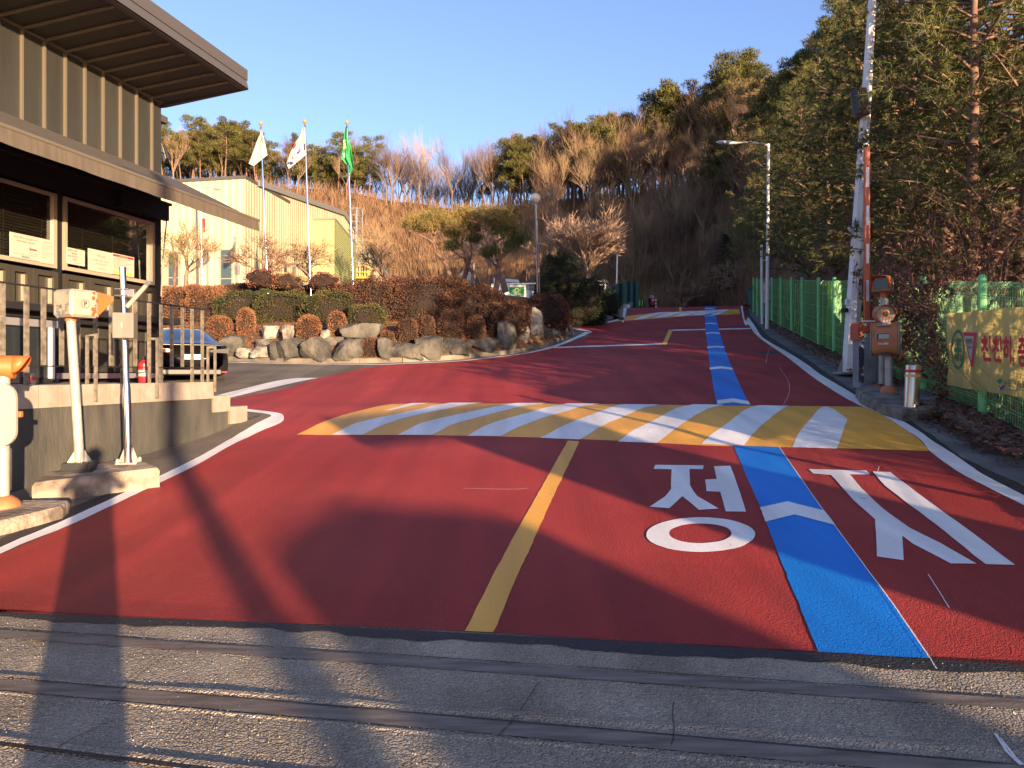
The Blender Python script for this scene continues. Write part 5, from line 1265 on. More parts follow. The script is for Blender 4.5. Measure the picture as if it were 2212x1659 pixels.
stack(1343.5, DP + 1.3, n1_, R(4), 'in the middle stack')
stack(1330, DP + 2.8, n1_ + 0, R(4), 'in the left stack by the mirror')
bpy.data.objects.remove(pal)

# ================================================================== PEOPLE at the crest
def person(label, loc, pose, cloth_m, vest=None, hair='cloth', rz=0., held=None):
    """pose: dict of joint positions in metres, local"""
    t = thing('person', label, 'person', loc, rz=rz)
    J = dict(pel=(0, 0, .95), che=(0, 0, 1.32), nec=(0, 0, 1.48), hea=(0, 0, 1.60), top=(0, 0, 1.72), lh=(-.09, 0, .9), lk=(-.1, -.02, .5), la=(-.1, .02, .08), lt=(-.1, -.14, .03), rh=(.09, 0, .9), rk=(.1, -.02, .5), ra=(.1, .02, .08), rt=(.1, -.14, .03),
             ls=(-.19, 0, 1.42), le=(-.25, 0, 1.14), lw=(-.24, -.1, .9), lf=(-.24, -.14, .82), rs=(.19, 0, 1.42), re=(.25, 0, 1.14), rw=(.24, -.1, .9), rf=(.24, -.14, .82))
    J.update(pose)
    Rr = dict(pel=.15, che=.165, nec=.06, hea=.10, top=.075, lh=.10, lk=.065, la=.045, lt=.035, rh=.10, rk=.065, ra=.045, rt=.035, ls=.075, le=.05, lw=.035, lf=.03, rs=.075, re=.05, rw=.035, rf=.03)
    E_ = [('pel', 'che'), ('che', 'nec'), ('nec', 'hea'), ('hea', 'top'), ('pel', 'lh'), ('lh', 'lk'), ('lk', 'la'), ('la', 'lt'), ('pel', 'rh'), ('rh', 'rk'), ('rk', 'ra'), ('ra', 'rt'), ('che', 'ls'), ('ls', 'le'), ('le', 'lw'), ('lw', 'lf'), ('che', 'rs'), ('rs', 're'), ('re', 'rw'), ('rw', 'rf')]
    names = list(J); me = bpy.data.meshes.new('body'); me.from_pydata([J[k] for k in names], [(names.index(a), names.index(b)) for a, b in E_], [])
    o = bpy.data.objects.new('body', me); sc.collection.objects.link(o)
    o.modifiers.new('s', 'SKIN'); sv = me.skin_vertices[0].data
    for i, k in enumerate(names): sv[i].radius = (Rr[k], Rr[k] * (.75 if k in ('pel', 'che') else 1)); sv[i].use_root = (k == 'pel')
    ss_ = o.modifiers.new('b', 'SUBSURF'); ss_.levels = ss_.render_levels = 1
    dg = bpy.context.evaluated_depsgraph_get(); m2 = bpy.data.meshes.new_from_object(o.evaluated_get(dg)); bpy.data.objects.remove(o)
    body = bpy.data.objects.new('body', m2); sc.collection.objects.link(body); body.parent = t; m2.materials.clear(); m2.materials.append(M[cloth_m]); m2.materials.append(M['skin'])
    for p in m2.polygons: p.material_index = 1 if (p.center.z > J['nec'][2] + .03 or (Vector(p.center) - Vector(J['lf'])).length < .06 or (Vector(p.center) - Vector(J['rf'])).length < .06) else 0; p.use_smooth = True
    hv = Vector(J['hea'])
    mb = MB(); mb.sphere(hv + Vector((0, .02, .05)), (.108, .115, .10), hair, 12, 8); mb.build('hair', t, smooth=True)
    mb = MB(); mb.sphere(hv + Vector((0, -.10, -.0)), (.015, .025, .02), 'skin', 6, 4)
    for sx in (-1, 1): mb.sphere(hv + Vector((sx * .035, -.092, .02)), .011, 'ink', 6, 4)
    mb.box(hv + Vector((0, -.094, -.045)), (.045, .012, .008), 'maroon'); mb.build('face', t)
    if vest:
        c = Vector(J['che']); pz = Vector(J['pel']); ax = (c - pz)
        for sx in (-1, 1):
            mb = MB(); vs = []; fs = []
            for j in range(6):
                q = j / 5; b = pz.lerp(c + Vector((0, 0, .13)), q); w_ = .17 + .03 * q
                for k in range(7):
                    a = R(-78 + 150 * k / 6); vs.append(b + Vector((sx * w_ * math.cos(R(-62) + a * 1.0 if False else 0) if False else sx * w_ * math.cos(a * .9), -.155 * math.cos(R(90) - R(90)) * math.sin(R(0)) + .15 * math.sin(a * .9), 0)))
            for j in range(5):
                for k in range(6): fs.append((j * 7 + k, j * 7 + k + 1, (j + 1) * 7 + k + 1, (j + 1) * 7 + k))
            mb.add(vs, fs, vest); mb.build('vest_panel', t, smooth=True)
    return t
cr = at(1384, 642, 62); gz = GX(cr.x, cr.y)
person('person in a hi-vis vest over dark clothes standing beyond the road crest', (cr.x, cr.y, at(0, 642, 62).z - 1.72), dict(lw=(-.3, -.05, .9), rw=(.32, -.02, .92)), 'cloth', 'hivis')
cr = at(1413, 638, 61); p2_ = person('person with dark hair and yellow vest holding up a red cone', (cr.x, cr.y, at(0, 638, 61).z - 1.72), dict(le=(-.22, -.15, 1.2), lw=(-.1, -.32, 1.35), lf=(-.05, -.36, 1.4), re=(.24, -.14, 1.15), rw=(.08, -.3, 1.05), rf=(.03, -.35, 1.05)), 'maroon', 'hivis2')
cr2 = at(1409, 640, 62.5); person('person with pale hair bending behind the one with the cone', (cr2.x - .1, cr2.y, at(0, 639, 62.5).z - 1.68), dict(), 'cloth', None, 'offwhite')
cr = at(1348, 641, 60.5); person('person in dark clothes with pale cap leaning before the pallets', (cr.x, cr.y, at(0, 641, 60.5).z - 1.55), dict(che=(.08, -.1, 1.2), nec=(.1, -.2, 1.34), hea=(.1, -.24, 1.45), top=(.1, -.25, 1.57), ls=(-.1, -.1, 1.28), rs=(.26, -.12, 1.28), le=(-.12, -.25, 1.03), lw=(.05, -.36, .9), lf=(.1, -.38, .84), re=(.33, -.24, 1.02), rw=(.2, -.38, .9), rf=(.15, -.4, .84)), 'cloth', None, 'offwhite', rz=R(-30))
c = at(1410, 662, 60.6); t = thing('traffic_cone', 'red and white traffic cone held up by the person in maroon', 'traffic cone', at(1411, 656, 60.5))
mb = MB(); mb.tube([(0, 0, 0), (0, 0, .25)], [.16, .12], 'redext', 14); mb.tube([(0, 0, .25), (0, 0, .35)], [.12, .09], 'whiteflat', 14); mb.tube([(0, 0, .35), (0, 0, .5)], [.09, .06], 'redext', 14); mb.tube([(0, 0, .5), (0, 0, .62), (0, 0, .7)], [.06, .04, .03], 'whiteflat', 14); mb.build('cone_body', t, smooth='auto')
mb = MB(); mb.box((0, 0, -.01), (.38, .38, .03), 'redext', bev=.01); mb.build('base', t)
c = at(1417, 664, 60.3); t = thing('barrier_post', 'short red post with white bands standing at the crest', 'post', (c.x, c.y, at(0, 668, 60.3).z))
mb = MB()
for i in range(6): mb.tube([(0, 0, i * .13), (0, 0, (i + 1) * .13)], .075, 'redext' if i % 2 == 0 else 'whiteflat', 12, caps=i in (0, 5))
mb.build('shaft', t)
def bucket(u, v, d, m, label):
    c = at(u, v, d); t = thing('paint_bucket', label, 'bucket', (c.x, c.y, c.z - .28))
    mb = MB(); mb.tube([(0, 0, 0), (0, 0, .36)], [.14, .165], m, 16); mb.tube([(0, 0, .34), (0, 0, .37)], .172, 'offwhite', 16); mb.build('body', t, smooth='auto')
    mb = MB(); mb.tube([(.17 * math.cos(a), .02, .33 + .12 * math.sin(a)) for a in [math.pi * i / 8 for i in range(9)]], .006, 'steel', 4); mb.build('handle', t)
bucket(1350.5, 660, 56.5, 'paper', 'left one of two cream paint buckets at the crest'); bucket(1357.5, 660, 56.4, 'whiteflat', 'right one of two cream paint buckets at the crest'); bucket(1363, 657, 56.8, 'greypaint', 'grey bucket right of the cream paint buckets')

# ================================================================== FENCE (right) and gate furniture
def fx(y): return 7.46 + .225 * (y - 11.7)
fposts_px = [(2122, 900, 598), (1994, 837, 600), (1900, 800, 600), (1802, 761.6, 602), (1768.6, 743.7, 601), (1733, 726, 601), (1710, 712, 601), (1687, 700, 601), (1668, 690, 600), (1655, 682, 600), (1645, 675, 600), (1636, 668, 600), (1628, 660, 598)]
def fyat(u):   # depth where the ray meets the fence line
    a = (u - U0) / F; return (7.46 - .225 * 11.7) / (a - .225)
FD = [fyat(u) for u, _, _ in fposts_px]
gap0 = 2.05
pre = [FD[0] - gap0 * k for k in (4, 3, 2, 1)]
FD = pre + FD
fzt = lambda y: lin([(0, 1.9), (6, 2.35), (11.7, 3.12), (15.2, 3.55), (22.4, 4.48), (25, 4.8), (30, 5.46), (40, 6.75), (50, 8.05), (60, 9)], y)
fzb = lambda y: GX(fx(y), y) + .12
fe = thing('mesh_fence', 'green welded mesh fence with round posts running uphill on the right', 'fence', (fx(20), 20, GX(fx(20), 20)))
for y in FD:
    mb = MB(); x = fx(y); mb.tube([(x, y, fzb(y) - .3), (x, y, fzt(y))], .062, 'fence', 12); mb.sphere((x, y, fzt(y)), (.064, .064, .05), 'fence', 12, 6); pbuild(mb, 'post', fe, smooth='auto')
def fpt(y, z, o=0.): return Vector((fx(y) + o, y, z))
for i, (ya, yb) in enumerate(zip(FD, FD[1:])):
    mb = MB(); L = yb - ya; near = ya < 19; step = .055 if near else (.11 if ya < 26 else .2); n = int(L / step); r = .0035 if near else .006
    for k in range(n):
        y = ya + .07 + (L - .12) * k / n; z0 = fzb(y) + .05; z1 = fzt(y) - .06; x = fx(y)
        w = r
        mb.add([(x - w, y - w, z0), (x + w, y - w, z0), (x + w, y + w, z0), (x - w, y - w, z1 - .12), (x + w, y - w, z1 - .12), (x + w, y + w, z1 - .12)], [(0, 1, 4, 3), (1, 2, 5, 4), (2, 0, 3, 5)], 'fence')
        mb.add([(x - w, y - w, z1 - .12), (x + w, y - w, z1 - .12), (x + w, y + w, z1 - .12), (x - w + .07, y - w, z1), (x + w + .07, y - w, z1), (x + w + .07, y + w, z1)], [(0, 1, 4, 3), (1, 2, 5, 4), (2, 0, 3, 5)], 'fence')
    nr = 11 if near else 6
    for k in range(nr):
        q = k / (nr - 1)
        for dz in ((0, .045) if near else (0,)):
            a = fpt(ya, fzb(ya) + .08 + (fzt(ya) - fzb(ya) - .16) * q - dz); b = fpt(yb, fzb(yb) + .08 + (fzt(yb) - fzb(yb) - .16) * q - dz); mb.tube([a, b], r * 1.2, 'fence', 4, caps=False)
    pn = pbuild(mb, 'mesh_panel', fe)
    if ya > 20:    # slats / debris netting tied to the upper panels, with ragged gaps
        mb = MB(); rn = random.Random(i); y = ya + .05
        while y < yb - .05:
            w = .06 + .22 * rn.random()
            if rn.random() < (.38 if ya < 30 else .6):
                z0 = fzb(y) + .05 + (.8 * rn.random() ** 3); z1 = fzt(y) - .05 - .15 * rn.random(); o_ = .02 + .03 * rn.random()
                ys = [y, min(y + w, yb)]
                for jj in range(5):
                    qa = jj / 5; qb = (jj + 1) / 5; zz0 = z0 + (z1 - z0) * qa; zz1 = z0 + (z1 - z0) * qb; o2 = o_ + .02 * rn.random()
                    mb.add([fpt(ys[0], zz0, o_), fpt(ys[1], zz0, o_ + .01), fpt(ys[1], zz1, o2 + .01), fpt(ys[0], zz1, o2)], [(0, 1, 2, 3)], 'fnet'); o_ = o2
            y += w + .02
        if mb.v: mb.build('netting', pn, org=wloc(fe))
# yellow safety banner tied to the fence
BO = -.09
def bnp(u, v, off=BO):
    a = (u - U0) / F; y = (7.46 + off - .225 * 11.7) / (a - .225); return at(u, v, y)
q00 = bnp(2046, 832); q01 = bnp(2053, 676); uR = 2212
q10 = bnp(2212, 859); q11 = bnp(2212, 662)
y0 = q00.y; y1 = q10.y; yE = y1 - 3.6
def bz(y, q):  # height at depth y, q 0 bottom 1 top
    f = (y - y0) / (y1 - y0); b = q00.z + (q10.z - q00.z) * f; t = q01.z + (q11.z - q01.z) * f; return b + (t - b) * q
def bpt(y, q, lift=0.): return Vector((fx(y) + BO - lift + .006 * math.sin(y * 4.1 + q * 2) + .003 * math.sin(y * 9 - q * 5), y, bz(y, q) + .0))
bt = thing('safety_banner', 'yellow cloth banner with red Korean slogan and warning triangle on the fence', 'banner', (fx(y1), y1, bz(y1, 0)))
mb = MB(); nx, nz = 70, 14; vs = []
for j in range(nz + 1):
    for i in range(nx + 1): y = y0 + (yE - y0) * i / nx; sag = .006 * math.sin(i * .55) * (1 if j in (0, nz) else .3); p = bpt(y, j / nz); p.z += sag; vs.append(p)
mb.add(vs, [(j * (nx + 1) + i, j * (nx + 1) + i + 1, (j + 1) * (nx + 1) + i + 1, (j + 1) * (nx + 1) + i) for j in range(nz) for i in range(nx)], 'banner'); pbuild(mb, 'cloth', bt, smooth=True)
def bproj(u, v):  # px -> (y, q)
    p = bnp(u, v); f = (p.y - y0) / (y1 - y0); b = q00.z + (q10.z - q00.z) * f; t = q01.z + (q11.z - q01.z) * f; return p.y, (p.z - b) / (t - b)
def bshape(mb, px, m, lift): 
    mb.add([bpt(*bproj(u, v), lift=lift) for u, v in px], [tuple(range(len(px)))], m)
def zb4(x, y): return (3600 + x / 2.765) * .5486, (1100 + y / 2.765) * .5486
def btext(name, body, x0, x1, ytop, ybot, m, bold=0., lift=.010, extra=0):
    vs, fs = text_polys(body, bold); X0 = min(v.x for v in vs); X1 = max(v.x for v in vs); Y0 = min(v.y for v in vs); Y1 = max(v.y for v in vs); out = []
    for v in vs:
        fxx = (v.x - X0) / (X1 - X0); fyy = (v.y - Y0) / (Y1 - Y0)
        yt = ytop[0] + (ytop[1] - ytop[0]) * fxx; yb = ybot[0] + (ybot[1] - ybot[0]) * fxx
        u, vv = zb4(x0 + (x1 - x0) * fxx, yb + (yt - yb) * fyy); out.append(bpt(*bproj(u, vv), lift=lift))
    mb = MB(); mb.add(out, fs, m); pbuild(mb, name, bt)
# green ring with cross
mb = MB(); N = 32
for k in range(N):
    a0, a1 = 2 * math.pi * k / N, 2 * math.pi * (k + 1) / N
    bshape(mb, [zb4(478 + ro * math.cos(a), 764 - rv * math.sin(a)) for ro, rv, a in ((70, 217, a0), (70, 217, a1), (56, 185, a1), (56, 185, a0))], 'inkgreen', .010)
bshape(mb, [zb4(467, 640), zb4(487, 640), zb4(487, 745), zb4(514, 748), zb4(514, 795), zb4(487, 793), zb4(487, 888), zb4(467, 886), zb4(467, 792), zb4(440, 790), zb4(440, 742), zb4(467, 744)], 'inkgreen', .010)
pbuild(mb, 'safety_emblem', bt)
for ch, x0, x1, y0_, y1_ in (('안', 440, 464, 640, 712), ('전', 488, 512, 640, 718), ('제', 436, 463, 812, 885), ('일', 494, 522, 815, 890)): btext('lettering', ch, x0, x1, (y0_, y0_), (y1_, y1_), 'ink', .01)
mb = MB(); bshape(mb, [zb4(532, 570), zb4(692, 572), zb4(688, 610), zb4(655, 960), zb4(640, 970), zb4(630, 955), zb4(540, 620)], 'paper', .009)
bshape(mb, [zb4(538, 578), zb4(686, 580), zb4(682, 615), zb4(652, 950), zb4(640, 958), zb4(633, 945), zb4(546, 620)], 'inkred', .013)
bshape(mb, [zb4(550, 616), zb4(662, 618), zb4(640, 882), zb4(632, 885)], 'paper', .017); pbuild(mb, 'yield_triangle', bt)
btext('lettering', '천천히', 575, 642, (645, 648), (705, 708), 'ink', .01, lift=.021); btext('lettering', 'SLOW', 592, 642, (722, 724), (754, 756), 'ink', 0, lift=.021)
btext('slogan', '천천히,', 738, 1100, (610, 618), (908, 945), 'inkred', .03)
btext('slogan', '충돌주의', 1135, 1560, (604, 600), (950, 985), 'inkred', .03)
btext('lettering', '수도권자원순환센터', 980, 1420, (1090, 1110), (1165, 1200), 'ink', .005); btext('lettering', 'Metro Electronics Recycling', 1012, 1420, (1188, 1205), (1212, 1238), 'inkgrey')
mb = MB(); bshape(mb, [zb4(900, 1110), zb4(935, 1072), zb4(965, 1105), zb4(935, 1140)], 'inkgreen', .010); bshape(mb, [zb4(918, 1150), zb4(945, 1178), zb4(968, 1145), zb4(992, 1165), zb4(945, 1212)], 'inkblue', .010); pbuild(mb, 'logo', bt)
# small white banner far up the fence
def bn2(u, v):
    a = (u - U0) / F; y = (7.46 - .1 - .225 * 11.7) / (a - .225); return at(u, v, y)
t = thing('fence_sign', 'small pale banner hanging on the far part of the green fence', 'banner', bn2(1650, 655))
mb = MB(); mb.add([bn2(1644, 658), bn2(1664, 647), bn2(1663.5, 607), bn2(1644, 614)], [(0, 1, 2, 3)], 'paper'); pbuild(mb, 'cloth', t)
mb = MB(); mb.add([bn2(1659.5, 643) + Vector((-.02, -.02, 0)), bn2(1663, 641) + Vector((-.02, -.02, 0)), bn2(1663, 613) + Vector((-.02, -.02, 0)), bn2(1659.5, 615) + Vector((-.02, -.02, 0))], [(0, 1, 2, 3)], 'inkgreen')
put_text(mb, '안전', bn2(1649, 643) + Vector((-.02, -.03, 0)), bn2(1657, 640) - bn2(1649, 643), (0, 0, .4), 'inkred', lift=.0)
pbuild(mb, 'print', t)
a = at(1622.5, 655, 49); t = thing('waste_bin', 'dark green plastic bin standing at the far end of the fence', 'bin', (a.x, a.y, a.z - .1))
mb = MB(); mb.tube([(0, 0, 0), (0, 0, 1.0)], [.20, .27], 'tank', 4); mb.build('body', t); mb = MB(); mb.box((0, 0, 1.03), (.5, .5, .06), 'tank', bev=.02); mb.build('lid', t)

# concrete pad for the barrier
pad = [ong(u, v, .2) for u, v in [(1848, 838), (1860, 852), (1905, 872), (1950, 885), (2018, 880), (2035, 852), (1990, 838), (1900, 826)]]
def slab(name, label, pts, h, seed, m='plinth'):
    c = sum(pts, Vector()) / len(pts); ob = thing(name, label, 'kerb block', (c.x, c.y, GX(c.x, c.y))); bm = bmesh.new()
    Pd = densify([(p.x, p.y) for p in pts] + [(pts[0].x, pts[0].y)], .12)[:-1]; n = len(Pd); rings = []
    for ins, z in ((0, -.2), (0, 0), (0, h * .6), (.01, h - .03), (.04, h)):
        ring = []
        for p in Pd:
            nz = noise.noise(Vector((p.x * 5, p.y * 5, z * 5 + seed))) * .025; q = p + (Vector((c.x, c.y)) - p).normalized() * (ins + nz); ring.append(bm.verts.new((q.x - c.x, q.y - c.y, GX(p.x, p.y) + z - GX(c.x, c.y))))
        rings.append(ring)
    for a, b in zip(rings, rings[1:]):
        for i in range(n): bm.faces.new((a[i], a[(i + 1) % n], b[(i + 1) % n], b[i]))
    bm.faces.new(rings[-1]); bmesh.ops.recalc_face_normals(bm, faces=bm.faces[:]); me = bpy.data.meshes.new(name); bm.to_mesh(me); bm.free(); me.materials.append(M[m])
    o = bpy.data.objects.new('block', me); sc.collection.objects.link(o); o.parent = ob
M['padm'] = mat('dirty_pad', (.07, .06, .05), .9, col2=(.26, .23, .19), sc1=3, bump=.9, bs=18, detail=9, bdist=.03)
slab('concrete_pad', 'weathered concrete pad carrying the orange barrier unit by the fence', pad, .2, 3, 'padm')
def zk(x, y): return (3300 + x / 2.37) * .5486, (1000 + y / 2.37) * .5486
# call unit / kiosk + signal head on one post
DK = ong(*zk(472, 1310), .2).y; kq = DK / F
kb = ong(*zk(472, 1312), .2)
ks = thing('call_station', 'orange intercom kiosk with PAUMI lettering and speaker horn on a grey post', 'intercom', kb)
K = lambda x, y, o=0.: at(*zk(x, y), DK + o) - kb
px = lambda n: n / 2.37 * .5486 * kq
mb = MB(); mb.tube([(0, 0, .06), K(472, 1240), K(470, 920), K(440, 420)], [px(33), px(33), px(33), px(26)], 'greypaint', 18)
mb.m = [mb.mi('galv')] * len(mb.m); mb.build('post', ks, smooth='auto')
mb = MB(); mb.tube([(0, 0, -.02), (0, 0, .04), (0, 0, .12), (0, 0, .17)], [px(76), px(76), px(66), px(34)], 'orange2', 24); mb.build('base_cover', ks, smooth=True)
# body: rounded slab drum
W2, H2 = px(112), px(152); cK = K(447, 795); Tk = Matrix.Rotation(R(-36), 4, 'Z')
def kp(x, y, z): return cK + Tk @ Vector((x, y, z))
prof = []
for cx, cz, a_ in ((H2 * .35, 0, 0),): pass
mb = MB(); ns = 24; vs = []; fs = []
def ring_at(x, sc_):   # cross-section in y-z: rounded vertical lozenge
    out = []
    for k in range(ns):
        a = 2 * math.pi * k / ns; out.append(kp(x, .16 * sc_ * math.copysign(abs(math.sin(a)) ** .6, math.sin(a)), H2 * sc_ * math.copysign(abs(math.cos(a)) ** .75, math.cos(a))))
    return out
for x, s_ in ((-W2, .97), (-W2 * .98, 1.0), (W2 * .98, 1.0), (W2, .97)): vs += ring_at(x, s_)
for j in range(3):
    for k in range(ns): fs.append((j * ns + k, j * ns + (k + 1) % ns, (j + 1) * ns + (k + 1) % ns, (j + 1) * ns + k))
fs += [tuple(range(ns))[::-1], tuple(3 * ns + k for k in range(ns))]
mb.add(vs, fs, 'orange2'); kbody = mb.build('kiosk_body', ks, smooth='auto')
mb = MB()
for sx in (-1, 1):
    for a_, b_, m, s1_ in ((W2 * .96, W2 * 1.0, 'ink', 1.02), (W2 * 1.0, W2 * 1.06, 'offwhite', 1.035)):
        va = [kp(sx * a_, 0, 0) + (p - kp(W2 * .98, 0, 0)) for p in ring_at(W2 * .98, s1_)]; vb = [kp(sx * b_, 0, 0) + (p - kp(W2 * .98, 0, 0)) for p in ring_at(W2 * .98, s1_)]
        mb.add(va + vb, [(k, (k + 1) % ns, ns + (k + 1) % ns, ns + k) for k in range(ns)] + [tuple(range(ns)), tuple(range(ns, 2 * ns))], m)
mb.build('rim', kbody)
mb = MB(); yy = -.165
mb.box(kp(px(-15), yy, px(25)), (px(118), .03, px(66)), 'offwhite', mtx=Tk, bev=.01); mb.box(kp(px(-13), yy - .012, px(25)), (px(98), .02, px(50)), 'dkmetal', mtx=Tk); mb.build('screen_frame', kbody)
mb = MB(); mb.box(kp(px(-5), yy - .02, px(22)), (px(84), .012, px(42)), 'paper', mtx=Tk); mb.build('screen', kbody)
mb = MB(); put_text(mb, 'PAUMI', kp(px(-52), yy - .004, px(-56)), Tk.to_3x3() @ Vector((px(84), 0, 0)), (0, 0, px(20)), 'whiteflat', bold=.02, lift=.006); mb.build('lettering', kbody)
mb = MB(); mb.box(kp(px(-5), -.15, px(132)), (px(110), .06, px(36)), 'greypaint', mtx=Tk, bev=.012); mb.box(kp(px(8), -.14, -px(140)), (px(90), .06, px(30)), 'dkmetal', mtx=Tk); mb.build('trim_plate', kbody)
# speaker / camera horn: short fat cylinder facing left-front
hcn = K(432, 560); fd = Vector((-.28, -.95, -.08)).normalized()
mb = MB(); mb.tube([hcn + fd * .12, hcn + fd * .11, hcn - fd * .26, hcn - fd * .28], [px(80), px(84), px(84), px(60)], 'orange2', 28); hn_ = mb.build('speaker_horn', ks, smooth='auto')
mb = MB(); mb.tube([hcn + fd * .121, hcn + fd * .1225], px(74), 'offwhite', 28); mb.tube([hcn + fd * .123, hcn + fd * .125], px(42), 'orange2', 24); mb.tube([hcn + fd * .126, hcn + fd * .128], px(27), 'dkmetal', 20); mb.build('speaker_front', hn_)
mb = MB(); vs = []
for i in range(13):
    a = R(0 + 180 * i / 12); sd2 = fd.cross(Vector((0, 0, 1))).normalized(); up2 = sd2.cross(fd)
    for e_ in (.1, .22): vs.append(hcn + fd * e_ + (sd2 * math.cos(a) + up2 * math.sin(a)) * px(88))
mb.add(vs, [(i * 2, i * 2 + 1, i * 2 + 3, i * 2 + 2) for i in range(12)], 'orange2'); vv = mb.build('visor', hn_, smooth=True); mo = vv.modifiers.new('t', 'SOLIDIFY'); mo.thickness = .006
# signal head on top
sgb = ong(*zk(405, 1225), .2, )
sg = thing('signal_head_post', 'white post with orange hooded signal head standing behind the kiosk', 'signal post', (sgb.x, sgb.y, sgb.z)); DG = sgb.y; gq = DG / F
Kg = lambda x, y, o=0.: at(*zk(x, y), DG + o) - sgb
pg = lambda n: n / 2.37 * .5486 * gq
mb = MB(); mb.tube([(0, 0, 0), Kg(408, 900), Kg(425, 360)], pg(27), 'galv', 16); mb.build('pole', sg, smooth='auto')
mb = MB(); mb.box(Kg(395, 1240), (.3, .3, .12), 'rust', rz=R(12)); mb.prism([Kg(380, 1200), Kg(360, 1212), Kg(432, 1212), Kg(430, 1200), Kg(420, 1120), Kg(395, 1120)], (0, .02, 0), 'galv'); mb.build('base_plate', sg)
mb = MB(); mb.tube([Kg(427, 410), Kg(425, 350)], pg(30), 'orange', 16); mb.build('collar', sg, smooth='auto')
hc2 = Kg(425, 285); Tg = Matrix.Rotation(R(-38), 4, 'Z')
mb = MB(); mb.box(hc2 + Vector((.02, .06, 0)), (.34, .34, .30), 'greypaint', mtx=Tg, bev=.03); mb.m = [mb.mi('galv')] * len(mb.m); hd2 = mb.build('signal_head', sg)
def h2(x, y, z): return hc2 + Vector((.02, .06, 0)) + Tg @ Vector((x, y, z))
mb = MB(); mb.box(h2(0, -.2, 0), (.36, .1, .32), 'orange', mtx=Tg, bev=.02); mb.build('front_housing', hd2)
mb = MB(); mb.box(h2(0, -.252, -.01), (.28, .01, .23), 'glass', mtx=Tg); mb.build('lens', hd2)
mb = MB(); vs = []
for sx, z in [(-.17, -.13), (-.178, .08), (-.15, .15), (0, .165), (.15, .15), (.178, .08), (.17, -.13)]:
    dep = .24 if z > .12 else (.22 if z > 0 else .02); vs += [h2(sx, -.24, z), h2(sx, -.24 - dep, z * .92 - (.0 if z > 0 else 0))]
mb.add(vs, [(i * 2, i * 2 + 1, i * 2 + 3, i * 2 + 2) for i in range(6)], 'orange'); vv = mb.build('visor', hd2); mo = vv.modifiers.new('t', 'SOLIDIFY'); mo.thickness = .008
mb = MB(); cE = h2(.176, -.0, -.01)
for ro, m, l_ in ((.06, 'ink', .001), (.045, 'offwhite', .0018), (.03, 'ink', .0026), (.015, 'offwhite', .0034)): mb.add([h2(.1715 + l_, ro * .75 * math.cos(2 * math.pi * j / 20), -.01 + ro * math.sin(2 * math.pi * j / 20)) for j in range(20)], [tuple(range(20))], m)
mb.build('emblem', hd2)
# barrier cabinet with raised arm
cbp = ong(*zk(275, 1225), .2); cbp.y += .25
bg_ = thing('barrier_gate', 'raised orange barrier arm on a grey cabinet with peeling dark corner', 'barrier', (cbp.x, cbp.y, GX(cbp.x, cbp.y) + .15)); DGt = cbp.y; bo = Vector(bg_.location)
Kc = lambda x, y, o=0.: at(*zk(x, y), DGt + o) - bo
qg = lambda n: n / 2.37 * .5486 * DGt / F
cc = (Kc(190, 1225) + Kc(385, 1225)) / 2; hgt = Kc(190, 800).z - Kc(190, 1225).z; wd = qg(195)
mb = MB(); mb.box((cc.x + .03, cc.y + .17, Kc(0, 1015).z), (wd, .34, Kc(0, 740).z - Kc(0, 1225).z), 'greypaint', bev=.02); cb_ = mb.build('cabinet', bg_)
mb = MB(); x0 = Kc(190, 0).x; mb.box((x0 + .06, cc.y - .004, Kc(0, 1010).z), (qg(48), .012, qg(380)), 'navy', bev=.003); mb.build('corner_strip', cb_)
mb = MB(); mb.box((Kc(318, 0).x, cc.y - .006, Kc(0, 965).z), (qg(118), .012, qg(440)), 'greypaint', bev=.004); mb.build('cabinet_door', cb_)
mb = MB(); mb.prism([Kc(187, 800), Kc(187, 650), Kc(200, 635), Kc(385, 638), Kc(385, 728), Kc(262, 728), Kc(240, 740), Kc(215, 800)], (0, .36, 0), 'brown_barrier'); mb.build('housing_top', bg_)
mb = MB(); mb.box(Kc(256, 662, -.01), (.045, .02, .05), 'whiteflat', bev=.004); mb.box(Kc(287, 629, .1), (.3, .1, .04), 'whiteflat', bev=.008); mb.build('lock', bg_)
def zr1(x, y): return (2900 + x / 1.8436) * .5486, (y / 1.8436) * .5486
aT = at(*zr1(966, 1056), DGt) - bo; aB = Kc(293, 625)
mb = MB(); d_ = (aT - aB); mb.box((aT + aB) / 2 + Vector((0, .12, 0)), (qg(52), .07, d_.length), 'brown_barrier', mtx=d_.to_track_quat('Z', 'X').to_matrix().to_4x4() if False else None, bev=.01); arm = mb.build('arm', bg_)
mb = MB()
for (ya, yb) in ((1206, 1350), (1486, 1628)):
    a = at(*zr1(966, ya), DGt) - bo; b = at(*zr1(966, yb), DGt) - bo; mb.box(((aT.x + aB.x) / 2, aT.y + .082, (a.z + b.z) / 2), (qg(26), .006, a.z - b.z), 'whiteflat')
def zr2(x, y): return (2900 + x / 1.8436) * .5486, (900 + y / 1.8436) * .5486
for (ya, yb) in ((105, 248), (370, 524)):
    a = at(*zr2(966, ya), DGt) - bo; b = at(*zr2(966, yb), DGt) - bo; mb.box(((aT.x + aB.x) / 2, aT.y + .082, (a.z + b.z) / 2), (qg(26), .006, a.z - b.z), 'whiteflat')
mb.build('reflective_strip', arm)
